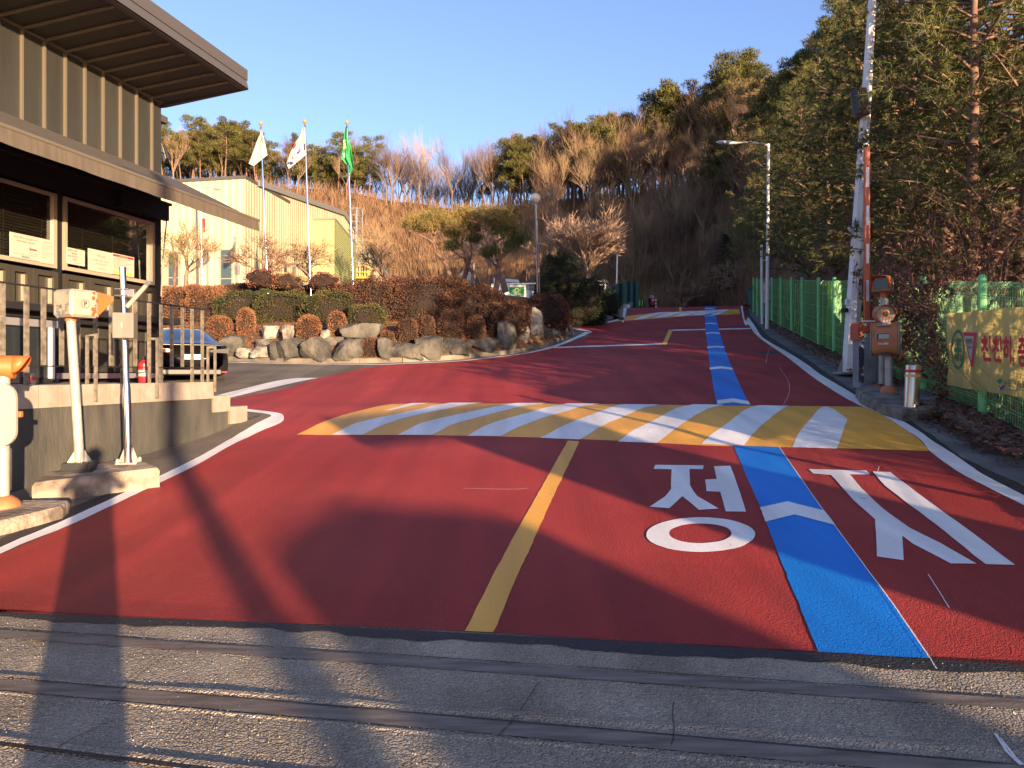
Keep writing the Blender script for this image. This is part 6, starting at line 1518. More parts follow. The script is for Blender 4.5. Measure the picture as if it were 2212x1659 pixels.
# bollard
bl = ong(1967, 903); t = thing('bollard', 'polished steel bollard with red and yellow bands beside the kerb', 'bollard', bl); q = bl.y / F
tp = at(1973, 788, bl.y) - bl; rb = 15.5 * q
K2 = lambda z: (tp.x * z / tp.z, 0, z)
mb = MB(); mb.tube([K2(0), K2(tp.z - .03), K2(tp.z - .008), K2(tp.z)], [rb, rb, rb * .95, rb * .8], 'bollard_steel', 32); mb.build('shaft', t, smooth='auto')
for name, v0, v1, m in (('red_band', 799, 805, 'inkred'), ('yellow_band', 809.5, 815, 'paperyel')):
    mb = MB(); mb.tube([K2((at(0, v1, bl.y) - bl).z), K2((at(0, v0, bl.y) - bl).z)], rb * 1.02, m, 32, caps=False); mb.build(name, t, smooth=True)
mb = MB(); mb.tube([(0, 0, -.02), (0, 0, .012)], rb * 1.25, 'dkmetal', 24); mb.build('ground_ring', t)
# leaning white mast with cameras
DM = 18.3; mb_ = at(1835, 806, DM); mbz = GX(mb_.x, mb_.y) + .05; base = Vector((mb_.x, mb_.y, mbz))
mt = thing('lighting_mast', 'tall tapered white mast leaning right with flood light and cameras beside the barrier', 'mast', base)
tpm = at(1888, -60, DM) - base
mb = MB(); mb.tube([(0, 0, 0), tpm], [17.5 * DM / F, 7.5 * DM / F], 'mastwhite', 8); mb.build('shaft', mt)
mb = MB(); mb.box((0, 0, .02), (.62, .5, .04), 'galv'); 
for sx in (-1, 1): mb.prism([(sx * .17, -.02, .04), (sx * .30, -.02, .04), (sx * .17, -.02, .42)], (0, .02, 0), 'galv')
mb.build('base_plate', mt)
KM = lambda x, y, o=0.: at(*zr1(x, y), DM + o) - base
mb = MB(); c = KM(895, 750, -.12); mb.box(c, (65 * DM / F * .2976, .35, 195 * DM / F * .2976), 'rust', mtx=Matrix.Rotation(R(-8), 4, 'Y') @ Matrix.Rotation(R(20), 4, 'Z'), bev=.02); mb.m = [mb.mi('floodbody') if 'floodbody' in M else mb.mi('barkpine')] * len(mb.m); fl_ = mb.build('flood_light', mt)
mb = MB(); mb.box(c + Vector((-.14, -.12, 0)), (.04, .2, .6), 'dkmetal', mtx=Matrix.Rotation(R(-8), 4, 'Y') @ Matrix.Rotation(R(20), 4, 'Z')); mb.tube([c, KM(950, 790)], .025, 'dkmetal', 6); mb.build('bracket', fl_)
mb = MB(); mb.box(KM(915, 1000, -.1), (.14, .16, .18), 'offwhite', bev=.015); mb.build('junction_box', mt)
mb = MB(); a = KM(870, 1058, -.25); mb.tube([KM(925, 1070), KM(895, 1075, -.1), a], [.03, .03, .05], 'dkmetal', 8); mb.tube([a + Vector((-.02, -.1, 0)), a + Vector((.12, .1, 0))], .06, 'dkmetal', 12); mb.build('camera', mt)
KN = lambda x, y, o=0.: at(*zr2(x, y), DM + o) - base
mb = MB(); mb.tube([KN(835, 590), KN(800, 592, -.05)], .05, 'whiteflat', 12); mb.tube([KN(802, 592, -.05), KN(772, 594, -.1)], [.055, .065], 'dkmetal', 12); mb.build('camera', mt)
mb = MB(); mb.box(KN(810, 535, -.03), (.13, .12, .17), 'whiteflat', bev=.02); mb.build('camera', mt)
mb = MB(); mb.tube([KN(858, 75), KN(812, -10)], .02, 'whiteflat', 6); mb.tube([KN(830, 20), KN(812, -10)], .035, 'whiteflat', 6); mb.build('bracket_arm', mt)
# manhole cover in the red lane
mh = ong(1660, 762); patch('manhole_cover', [[(mh.x + .38 * math.cos(2 * math.pi * i / 24), mh.y + .38 * math.sin(2 * math.pi * i / 24)) for i in range(24)]], 'tar', .0125)

# ================================================================== HILL
_RID = [(300, 385, 128, 92), (560, 392, 130, 94), (594, 409, 130, 94), (726, 415, 128, 94), (878, 435, 124, 92), (946, 452, 118, 84), (1060, 448, 112, 76), (1164, 438, 106, 73), (1341, 420, 95, 69), (1500, 400, 88, 66), (1560, 368, 84, 63),
        (1610, 322, 80, 58), (1640, 300, 76, 48), (1700, 262, 68, 34.5), (1800, 205, 58, 24.9), (2000, 160, 47, 16.1), (2212, 130, 38, 11.8), (2600, 120, 32, 8.3)]
def _ri(u, j):
    return lin([(r[0], r[j]) for r in _RID], u)
def hpar(ang):
    """ridge height, ridge distance, foot distance, foot height along a bearing (deg right of forward)"""
    u = U0 + F * math.tan(R(min(max(ang, -27), 43)))
    d1 = _ri(u, 2); d0 = _ri(u, 3); z1 = CZ + (V0 - _ri(u, 1)) / F * d1; k = math.tan(R(min(max(ang, -27), 43)))
    z0 = G(c12 * d0 + s12 * k * d0) + .15 if u > 1000 else 6.9
    cs = math.cos(R(min(max(ang, -27), 43))); r0, r1 = d0 / cs, d1 / cs
    if ang > 43:
        f = max(0, 1 - (ang - 43) / 22); z1 = z0 + (z1 - z0) * f * f; z0 = z0 * f + .1
        r0 = max(r0 * (1 + (ang - 43) * .0), 6.6 / math.sin(R(ang)) + 1.6)
    if ang < -27: r0 = r0; 
    return z1, r1, r0, z0
def hz(x, y):
    r = math.hypot(x, y); ang = math.degrees(math.atan2(x, y)); z1, r1, r0, z0 = hpar(ang)
    if r <= r0: return z0 - (r0 - r) * .02 - .0
    if r <= r1:
        q = (r - r0) / (r1 - r0); z = z0 + (z1 - z0) * (q ** 1.12)
    else: z = z1 - (r - r1) * .12 if ang < 24 else z1 + (r - r1) * .05
    n = noise.noise(Vector((x * .12, y * .12, 3))) * 1.3 + noise.noise(Vector((x * .5, y * .5, 8))) * .3
    return z + n * min(1, max(0, (r - r0) / 6)) * (.5 if r > r1 * .93 else 1)
mb = MB(); vs = []; fs = []; na = 150; nr = 46
for i in range(na + 1):
    ang = -40 + 108 * i / na; z1, r1, r0, z0 = hpar(ang)
    for j in range(nr + 1):
        r = r0 + (r1 * 1.0 - r0) * (j / 36) if j <= 36 else r1 + (j - 36) * 9
        x, y = r * math.sin(R(ang)), r * math.cos(R(ang)); vs.append((x, y, hz(x, y)))
fs = [(i * (nr + 1) + j, (i + 1) * (nr + 1) + j, (i + 1) * (nr + 1) + j + 1, i * (nr + 1) + j + 1) for i in range(na) for j in range(nr)]
mb.add(vs, fs, 'hill'); kind(mb.build('hillside', smooth=True), 'structure')
# verge between kerb and fence and foot of the hill
mb = MB(); vs = []; fs = []; ys = [2 + i * .8 for i in range(72)]
for y in ys:
    kx = None
    for p, q in zip(KR, KR[1:]):
        if min(p.y, q.y) <= y <= max(p.y, q.y): kx = p.x + (q.x - p.x) * (y - p.y) / (q.y - p.y + 1e-9) + .12; break
    if kx is None: kx = fx(y) - .7
    for f in (0, .33, .66, 1, 1.5, 2.2, 3.2):
        x = kx + (fx(y) + .1 - kx) * f if f <= 1 else fx(y) + .1 + (f - 1) * 1.6
        z = GX(x, y) + .145 + .05 * noise.noise(Vector((x * 2, y * 2, 0))) + (.0 if f <= 1 else (f - 1) * .12); vs.append((x, y, z - (.8 if f > 3 else 0)))
fs = [(i * 7 + j, i * 7 + j + 1, (i + 1) * 7 + j + 1, (i + 1) * 7 + j) for i in range(len(ys) - 1) for j in range(6)]
mb.add(vs, fs, 'soil'); kind(mb.build('verge', smooth=True), 'structure')

# ================================================================== PLANT BUILDERS
def rv(rn): 
    while True:
        v = Vector((rn.uniform(-1, 1), rn.uniform(-1, 1), rn.uniform(-1, 1)))
        if .05 < v.length < 1: return v.normalized()
def bare(rn, H, spread, depth, r0, forks=3, up=.35, trunk=.3, wig=.18, thin=.62, twig_from=3, nlim=None, gnarl=0, rmin=.004):
    """returns (trunk MB, twig MB)"""
    A, B = MB(), MB()
    def rec(p, d, L, r, k):
        nseg = 3 if k < 3 else 2; pts = [p]; rs = [r]; q = p; dd = d.copy()
        for i in range(nseg):
            dd = (dd + rv(rn) * (wig + gnarl * (k < 2)) + Vector((0, 0, up * .12))).normalized(); q = q + dd * L / nseg; pts.append(q); rs.append(r * (1 - (1 - thin) * (i + 1) / nseg))
        (A if k < twig_from else B).tube(pts, rs, 'bark' if k < twig_from else 'twig', 6 if k < 1 else (4 if k < 3 else 3), caps=False)
        if k >= depth: return
        n = forks + (rn.random() < .5) if k else forks + 2
        for j in range(n):
            t = rn.uniform(.45, 1) if k else rn.uniform(.75, 1.0)
            if j == 0: t = 1
            i = min(int(t * nseg), nseg - 1); pp_ = pts[i].lerp(pts[i + 1], t * nseg - i)
            sd = rv(rn); sd = (sd - dd * sd.dot(dd)).normalized(); c = (dd + sd * spread * rn.uniform(.5, 1.2) + Vector((0, 0, up * .5))).normalized()
            rec(pp_, c, L * rn.uniform(.62, .85), max(r * thin * rn.uniform(.6, .95), rmin), k + 1)
    rec(Vector((0, 0, -.2)), Vector((0, 0, 1)), H * trunk, r0, 0)
    return A, B
def blades(mb, c, n, rad, ln, wd, m, rn, droop=0., flat=.6, outward=.6):
    vs = []; fs = []
    for i in range(n):
        o = rv(rn); o.z *= flat; p = c + o * rad * rn.random() ** .4; d = (o * outward + rv(rn) * .8 + Vector((0, 0, .35 - droop))).normalized(); s_ = d.cross(rv(rn)).normalized() * wd
        b = len(vs); vs += [p - s_, p + s_, p + d * ln * rn.uniform(.7, 1.2)]; fs.append((b, b + 1, b + 2))
    mb.add(vs, fs, m)
def pine(rn, H, m='needle', lean=.1, low=.55, nb=16, cl=1.0, tuft=90, ln=.32, wd=.035, tr=.16, bark_='barkpine', zig=.0):
    A, B = MB(), MB(); pts = [Vector((0, 0, -.3))]; n = 7; d = Vector((lean * rn.uniform(-1, 1), lean * rn.uniform(-1, 1), 1))
    for i in range(n): d = (d + rv(rn) * (.08 + zig) + Vector((0, 0, .1))).normalized(); pts.append(pts[-1] + d * H / n)
    A.tube(pts, [tr * (1 - .8 * i / n) for i in range(n + 1)], bark_, 6, caps=False)
    for i in range(nb):
        t = low + (1 - low) * (i + .5) / nb; k = min(int(t * n), n - 1); p = pts[k].lerp(pts[k + 1], t * n - k); a = i * 2.4 + rn.random(); L = H * (.10 + .20 * (1 - (t - low) / (1 - low)) ** .7) * rn.uniform(.7, 1.2)
        e = p + Vector((math.cos(a) * L, math.sin(a) * L, L * rn.uniform(.1, .5))); mid = p.lerp(e, .5) + Vector((0, 0, L * .06)); A.tube([p, mid, e], [tr * .3, tr * .2, tr * .08], bark_, 3, caps=False)
        for c, sz in ((e, 1), (mid, .75), (p.lerp(e, .8) + rv(rn) * L * .3, .7)):
            blades(B, c + Vector((0, 0, .1)), int(tuft * sz), cl * .62 * sz * H * .1, ln, wd, m, rn)
    blades(B, pts[-1], tuft, cl * H * .06, ln, wd, m, rn, flat=1)
    return A, B
def white_pine(rn, H, W, nb=54, m='needle2', ln=.15, wd=.011, low=.03, per=10, nn=16):
    A, B = MB(), MB(); n = 8; pts = [Vector((0, 0, -.3))]; d = Vector((0, 0, 1))
    for i in range(n): d = (d + rv(rn) * .05 + Vector((0, 0, .1))).normalized(); pts.append(pts[-1] + d * H / n)
    A.tube(pts, [.19 * (1 - .85 * i / n) for i in range(n + 1)], 'barkpine', 7, caps=False)
    vs = []; fs = []
    for i in range(nb):
        t = low + (.97 - low) * ((i + rn.random()) / nb); k = min(int(t * n), n - 1); p = pts[k].lerp(pts[k + 1], t * n - k); a = i * 2.4 + rn.random() * .8
        L = W * (1.05 - t) ** .8 * rn.uniform(.65, 1.15) + .5; h_ = Vector((math.cos(a), math.sin(a), 0)); q = [p]
        for s_ in range(4): q.append(q[-1] + (h_ + Vector((0, 0, .28 - .05 * s_ + .15 * t)) + rv(rn) * .15).normalized() * L / 4)
        A.tube(q, [.045 * (1 - t * .5), .035, .026, .016, .008], 'barkpine', 4, caps=False)
        for j in range(int(per * max(1, L / 2))):
            f = rn.uniform(.25, 1) * 4; kk = min(int(f), 3); b = q[kk].lerp(q[kk + 1], f - kk); dd = (q[kk + 1] - q[kk]).normalized(); tw = (dd * .7 + rv(rn) * .8 + Vector((0, 0, .15))).normalized(); tl = rn.uniform(.25, .7); e = b + tw * tl
            A.tube([b, e], [.010, .006], 'bark', 3, caps=False)
            for g_ in range(3):
                c = b.lerp(e, 1 - .33 * g_)
                for z in range(nn):
                    nd = (tw * .8 + rv(rn) * .85 + Vector((0, 0, -.25))).normalized(); s2 = nd.cross(rv(rn)).normalized() * wd; bb = len(vs); vs += [c - s2, c + s2, c + nd * ln * rn.uniform(.8, 1.3)]; fs.append((bb, bb + 1, bb + 2))
    B.add(vs, fs, m); return A, B
def proto_tree(name, AB):
    t = bpy.data.objects.new(name, None); sc.collection.objects.link(t)
    a = AB[0].build('trunk', t, smooth=True); b = AB[1].build('crown', t); return t, [a, b]
_used = set()
def place(proto, x, y, z, sc_, rz, label, cat, group=None):
    t, kids = proto
    if t.name in _used: t = fast_copy(t, kids)
    else: _used.add(t.name)
    t.location = (x, y, z); t.rotation_euler = (0, 0, rz); t.scale = (sc_, sc_, sc_) if not isinstance(sc_, tuple) else sc_
    tag(t, label, cat, group); return t
rn = random.Random(11)
bares = [proto_tree('bare_tree', bare(random.Random(20 + i), 9.5, .62, 5, .14, forks=3, up=.55, trunk=.36, wig=.10, thin=.66)) for i in range(4)]
scrub = [proto_tree('bare_shrub', bare(random.Random(40 + i), 3.6, .6, 4, .045, forks=3, up=.35, trunk=.2, twig_from=1)) for i in range(3)]
pines = [proto_tree('pine_tree', pine(random.Random(60 + i), 10, low=.28 if i % 2 else .45, nb=19, cl=1.2, tuft=120, ln=.36, wd=.045)) for i in range(4)]
wpines = [proto_tree('white_pine_tree', white_pine(random.Random(80 + i), 9.5, 3.4)) for i in range(3)]
wphigh = [proto_tree('white_pine_tree', white_pine(random.Random(90 + i), 10.5, 3.6, nb=60, low=.16)) for i in range(2)]
def on_hill(u, q, n0=0):
    ang = math.degrees(math.atan((u - U0) / F)); z1, r1, r0, z0 = hpar(ang); r = r0 + (r1 - r0) * q; x, y = r * math.sin(R(ang)), r * math.cos(R(ang)); return x, y, hz(x, y)
def scatter(protos, n, u0, u1, q0, q1, s0, s1, label, cat, group, topv=None):
    for i in range(n):
        u = u0 + (u1 - u0) * (i + rn.random()) / n; q = rn.uniform(q0, q1); x, y, z = on_hill(u, q); s = rn.uniform(s0, s1)
        place(protos[i % len(protos)], x, y, z - .2, s, rn.random() * 6.28, label, cat, group)
scatter(bares, 105, 335, 1180, .93, 1.5, .85, 1.2, 'leafless brown tree in the row along the low ridge left of the bare tree hill', 'tree', 'leafless trees on the left ridge')
scatter(pines, 22, 345, 590, .95, 1.3, .85, 1.2, 'pine on the ridge directly above the yellow warehouse roof', 'tree', 'pines above the warehouse')
scatter(pines, 14, 620, 800, .98, 1.3, .75, 1.0, 'pine on the ridge between the middle and right flag poles', 'tree', 'pines behind the flag poles')
scatter(pines, 10, 1060, 1240, .95, 1.25, .8, 1.15, 'pine on the ridge above the globe lamp', 'tree', 'pines above the globe lamp')
scatter(bares, 60, 1180, 1610, .72, 1.15, .8, 1.25, 'leafless dark tree among the tall pines on the right ridge', 'tree', 'leafless trees on the right ridge')
scatter(pines, 58, 1230, 1605, .90, 1.35, .95, 1.22, 'tall bare trunked pine on the right ridge skyline', 'tree', 'tall pines on the right ridge')
scatter(pines, 22, 1560, 1860, .5, 1.1, .6, .85, 'pine high on the steep slope behind the tall street lamp', 'tree', 'pines high behind the street lamp')
scatter(bares, 75, 1150, 1650, .12, .95, .45, .85, 'leafless tree on the dark slope behind the road crest', 'tree', 'leafless trees on the dark slope')
scatter(scrub, 60, 900, 1640, .03, .8, .8, 1.6, 'brown leafless shrub on the dark slope behind the road crest', 'shrub', 'leafless shrubs on the dark slope')
scatter(scrub, 45, 600, 1100, .2, .95, .9, 1.5, 'brown leafless shrub on the sunlit slope right of the warehouse', 'shrub', 'leafless shrubs on the sunlit slope')
# big long-needled pines close behind the fence
for i, (u, d, s) in enumerate([(1640, 52, .95), (1665, 44, .9), (1700, 42, 1.1), (1735, 36, 1.0), (1770, 40, 1.0), (1800, 32, .9), (1850, 34, 1.2), (1870, 27, 1.1), (1930, 27, 1.25), (1960, 22, 1.1), (2010, 19, 1.05), (2045, 21.5, 1.15), (2085, 16, 1.0), (2135, 18, 1.15), (2200, 15.5, .95), (2235, 17, 1.1)]):
    a = at(u, 0, d); x, y = a.x, a.y; x = max(x, fx(y) + 1.6)
    LW = ['at the far end of the green fence, farthest of the long needled ones', 'just left of the tall street lamp', 'directly behind the tall street lamp', 'right of the tall street lamp, close to the fence', 'rising high right of the tall street lamp', 'between street lamp and mast, low by the fence', 'tall, left of the flood light on the mast', 'low, left of the raised barrier arm', 'tall, directly behind the flood light', 'behind the raised barrier arm', 'right of the barrier arm with low spreading limbs', 'tall, upslope of the kiosk', 'behind the creeper right of the kiosk', 'tallest, above the left edge of the yellow banner', 'low, above the middle fence posts', 'above the yellow banner at the right picture edge', 'at the right picture edge, half outside the view', 'outside the right picture edge']
    place(wphigh[i % 2] if y < 23 else wpines[i % 3], x, y, hz(x, y) - .2, s, i * 1.3, 'pine ' + LW[i], 'tree', 'long needled pines behind the fence')
# off to the right and behind: the same belt of trees carries on beside the road and shades it
for i, (w, l, s) in enumerate([(9.6, -7, .5), (11.4, -3, .8), (12.6, 1, .92), (14.0, -4, .9), (15.6, 1, .85), (17, -2, .7), (20.5, -3, .75), (25, 2, .85)]):
    x, y = w * .8746 - l * .4848, w * .4848 + l * .8746
    place(wpines[(i + 1) % 3], x, y, max(GX(x, y), hz(x, y) if math.hypot(x, y) > hpar(math.degrees(math.atan2(x, y)))[2] else 0) - .2, s, i * 2.1, 'long needled pine beside the road outside the view', 'tree', 'long needled pines beside the entrance')
x, y = .0, .0
# little spruce by the fence end
def spruce(rn, H):
    A, B = MB(), MB(); A.tube([(0, 0, -.2), (0, 0, H)], [.08, .01], 'barkpine', 6)
    for i in range(60):
        t = .08 + .9 * i / 60; a = i * 2.4; L = H * .36 * (1 - t) + .1; p = Vector((0, 0, t * H)); e = p + Vector((math.cos(a) * L, math.sin(a) * L, -L * .15)); A.tube([p, e], [.02, .008], 'barkpine', 3, caps=False)
        for k in range(4): blades(B, p.lerp(e, .35 + .22 * k), 26, .18, .14, .02, 'juniper', rn, flat=.5)
    return A, B
p = on_hill(1568, .03); place(proto_tree('spruce_tree', spruce(random.Random(3), 5.2)), p[0], p[1], at(0, 628, p[1]).z - .3, 1, 0, 'small dark spruce at the foot of the hill left of the fence end', 'tree')

# ---- leafy mounds
def leafmound(cx, cy, cz, rx, ry, rz, n, ls, m, seed, lump=.18, flatb=True, core='core', power=1.0):
    rn = random.Random(seed); L = MB(); C = MB()
    def surf(o):
        q = 1 + lump * noise.noise(o * 1.8 + Vector((seed, 0, 0))) * 1.6 + lump * .5 * noise.noise(o * 4.5 + Vector((0, seed, 0)))
        e = Vector((math.copysign(abs(o.x) ** power, o.x), math.copysign(abs(o.y) ** power, o.y), math.copysign(abs(o.z) ** power, o.z)))
        return Vector((e.x * rx * q, e.y * ry * q, e.z * rz * q))
    nu, nv = 28, 14; vs = []; fs = []
    for j in range(nv + 1):
        th = math.pi * j / nv
        for i in range(nu): ph = 2 * math.pi * i / nu; vs.append(surf(Vector((math.sin(th) * math.cos(ph), math.sin(th) * math.sin(ph), math.cos(th)))) * .84)
    for j in range(nv):
        for i in range(nu): fs.append((j * nu + i, (j + 1) * nu + i, (j + 1) * nu + (i + 1) % nu, j * nu + (i + 1) % nu))
    C.add(vs, fs, core); vs = []; fs = []
    for i in range(n):
        o = rv(rn)
        if o.z < -.8: o.z = -o.z
        p = surf(o) * rn.uniform(.88, 1.07); d = (o + rv(rn) * .9).normalized(); s_ = d.cross(rv(rn)).normalized() * ls * .42; t_ = d * ls * rn.uniform(.7, 1.3); b = len(vs)
        vs += [p - s_ * .3, p + t_ * .5 - s_, p + t_, p + t_ * .5 + s_]; fs.append((b, b + 1, b + 2, b + 3))
    L.add(vs, fs, m); return C, L
_sc = [0]
def shrub(name, label, cat, u, vtop, vbot, d, wpx, m, ls=.07, dens=1.0, group=None, lump=.18, deep=1.0, power=.85, zmin=None):
    """shrub whose outline spans vtop..vbot and wpx pixels at depth d"""
    _sc[0] += 1; rx = wpx / 2 * d / F; zt = at(u, vtop, d).z; zb = at(u, vbot, d).z; c = at(u, (vtop + vbot) / 2, d); rz_ = (zt - zb) / 2
    t = thing(name, label, cat, (c.x, c.y, zb), group=group); area = 4 * math.pi * ((rx * rz_ + rx * rx * deep + rz_ * rx * deep) / 3)
    C, L = leafmound(0, 0, 0, rx, rx * deep, rz_, int(area / (ls * ls) * 2.3 * dens), ls, m, _sc[0] * 3 + 1, lump, power=power)
    a = C.build('branches', t, smooth=True); a.location = (0, 0, rz_); b = L.build('foliage', t); b.location = (0, 0, rz_); return t
def zs(x, y): return 438.9 + .372 * x, 548.6 + .372 * y
# round clipped azaleas over the rocks
RB = [(98, 430, 80, 72, 27.6, 'azalea', 'broad orange brown clipped bush above the pale boulder, leftmost of the front row'), (250, 395, 58, 84, 29.3, 'azalea', 'tall narrow orange brown bush second from the left'),
      (615, 435, 78, 80, 28.6, 'azalea', 'round golden brown bush right of the pale grey slab rock'), (778, 412, 62, 80, 29.6, 'azalea', 'upright golden brown bush third from the left in the row'),
      (965, 548, 64, 64, 27.9, 'azdark', 'low round bush standing at kerb level between two boulders'), (1070, 490, 44, 40, 29.2, 'azdark', 'smallest round dark bush in the front row'),
      (1187, 452, 68, 76, 29.0, 'azdark', 'round dark bush above the triangular boulder'), (1303, 430, 50, 76, 30.2, 'azdark', 'narrow dark bush set back between two larger round ones'),
      (1440, 415, 84, 94, 29.8, 'azdark', 'largest round dark bush above the square boulder'), (1585, 435, 64, 80, 30.6, 'azdark', 'dark round bush left of the standing stone'), (1722, 425, 74, 90, 32.0, 'azdark', 'dark reddish bush right of the standing stone'), (1830, 395, 60, 70, 33.0, 'azdark', 'dark bush beside the pale upright rock')]
for x, y, w, h, d, m, lb_ in RB:
    u, v = zs(x, y); d = min(onbed(u, v + h * .30), d + 4) + w * .60 / 2 * 30 / F * .55; shrub('clipped_azalea', lb_, 'bush', u, v - h * .34, v + h * .42, d, w * .60, m, .05, 1.5, 'round clipped bushes above the rocks', lump=.06, power=.8)
# long hedges behind
HD = [('hedge', 'orange brown azalea hedge at the left end of the bed', 40, 292, 268, 205, 31.5, 'azalea', .07), ('hedge', 'orange brown hedge beside the guard house corner', -120, 290, 260, 200, 31, 'azalea', .07), 
      ('yew_hedge', 'olive green yew hedge above the second round bush', 235, 305, 270, 160, 31.5, 'yew', .07), ('yew_hedge', 'dark green yew hedge in the middle of the bed', 470, 305, 290, 175, 32, 'yew', .07), ('yew_hedge', 'dark yew hedge left of the great brown mound', 745, 310, 270, 175, 32.5, 'yew', .07),
      ('yew_hedge', 'green yew bush sunk in front of the great brown mound', 950, 365, 200, 120, 31.6, 'yew', .07),
      ('hedge', 'left shoulder of the great dark red brown hedge mound', 1040, 265, 420, 225, 34, 'azdark', .075), ('hedge', 'highest part of the great red brown hedge mound', 1330, 270, 480, 245, 35, 'azdark', .075), ('hedge', 'right shoulder of the great red brown hedge mound', 1560, 305, 340, 215, 35, 'azdark', .075), ('hedge', 'low outer slope of the great red brown hedge mound by the standing stone', 1735, 365, 250, 150, 34.5, 'azdark', .07),
      ('hedge', 'small sunlit red brown hedge at the right tip of the mound', 1790, 345, 190, 165, 34, 'azalea', .07),
      ('hedge', 'grey brown hedge strip behind the yews', 330, 225, 480, 80, 34.5, 'azdark', .07), ('hedge', 'grey brown hedge strip behind the middle yews', 740, 225, 380, 80, 35, 'azdark', .07),
      ('hedge', 'rounded clipped hedge in front of the dark conifers', 1995, 325, 225, 165, 36, 'azdark', .07)]
for name, lb_, x, y, w, h, d, m, ls in HD:
    u, v = zs(x, y); d = min(onbed(min(max(u, 340), 1225), min(v + h * .186, 735)) + w * .372 / 2 * 30 / F * .45 + (1.2 if h < 100 else 0), 38); shrub(name, lb_, 'hedge', u, v - h * .186, v + h * (.30 if h > 100 else .25), d, w * .41, m, ls * .8, 1.4, None, lump=.14, deep=.6, power=.72)
# red twigs below the trees
for i, (u, v, w, d) in enumerate([(565, 606, 60, 35), (615, 612, 70, 35.5), (700, 612, 60, 36)]): shrub('red_shrub', 'sparse red leaved shrub %s' % ['around the left flag pole foot', 'between the left and middle flag poles', 'right of the middle flag pole foot'][i], 'shrub', u, v - 22, v + 16, d, w, 'redleaf' if i != 1 else 'azalea', .06, .35, None, lump=.4)
# dark conifers right of the globe lamp
for u, vt, vb, d, w, lb_ in [(1210, 548, 705, 40, 95, 'tall dark juniper right of the globe lamp'), (1255, 600, 712, 41, 110, 'spreading dark juniper under the leaning bare tree'), (1180, 612, 700, 39, 60, 'low dark juniper directly behind the globe lamp foot'), (1313, 632, 682, 47, 45, 'round dark shrub below the traffic mirror'), (1345, 650, 690, 52, 26, 'small dark shrub at the kerb by the pallets')][:4]:
    shrub('juniper', lb_, 'conifer', u, vt, vb + 6, d, w, 'juniper', .06, 1.2, None, lump=.28, power=1.15 if vt < 600 else .9)
# rocks of the retaining edge
def zrk(x, y): return 438.9 + .29762 * x, 713.2 + .29762 * y
def zrr(x, y): return 603.5 + .32242 * x, 685.8 + .32242 * y
RK = [(zrk, 205, 125, 180, 135, 27.2, 0, 'tall pale brown boulder at the left end of the rock edge'), (zrk, 320, 172, 120, 60, 26.8, 1, 'low white streaked rock'), (zrk, 430, 160, 130, 80, 27.0, 1, 'white and grey rock beside the low white rock'), (zrk, 455, 100, 120, 55, 27.8, 0, 'flat grey rock above the white streaked rocks'),
      (zrk, 530, 150, 80, 110, 27.1, 0, 'narrow upright grey rock'), (zrk, 640, 145, 170, 130, 27.3, 0, 'broad dark boulder under the golden round bush'), (zrk, 820, 148, 190, 140, 27.5, 0, 'large cracked dark boulder'), (zrk, 1080, 150, 190, 130, 27.8, 0, 'slanting grey boulder left of the kerb bush'), (zrk, 960, 90, 130, 60, 28.4, 0, 'flat rock behind the cracked boulders'),
      (zrk, 890, 50, 70, 70, 29.2, 1, 'small pale rock between two golden bushes'), (zrk, 490, 20, 110, 90, 29.5, 1, 'pale rock face left of the slab'), (zrk, 610, 30, 60, 110, 29.4, 1, 'upright pale slab with a shaded side'), (zrk, 1165, 20, 220, 110, 29.6, 0, 'wide dark boulder in the second row'), (zrk, 1330, 148, 90, 130, 28.3, 0, 'upright grey stone right of the kerb bush'),
      (zrk, 1465, 160, 185, 105, 28.5, 0, 'triangular grey boulder between the round bush stones'), (zrk, 1640, 135, 170, 130, 28.8, 0, 'smooth blue grey boulder'), (zrk, 1830, 128, 200, 110, 29.1, 0, 'square blocky grey boulder'), (zrk, 2030, 115, 190, 95, 29.6, 0, 'rounded grey boulder right of the square one'),
      (zrr, 1525, 140, 110, 150, 30.6, 0, 'tall rounded standing stone'), (zrr, 1635, 115, 70, 90, 31.6, 1, 'pale leaning rock in the dry grass'), (zrr, 1722, 50, 80, 150, 32.6, 1, 'tall pale upright rock at the bed corner'), (zrr, 1790, 105, 60, 50, 32.4, 0, 'small grey rock right of the pale upright rock'), (zrr, 1850, 88, 60, 60, 33.2, 1, 'small sunlit rock near the kerb corner'), (zrr, 1905, 60, 50, 90, 34.2, 0, 'dark upright rock at the far kerb corner')]
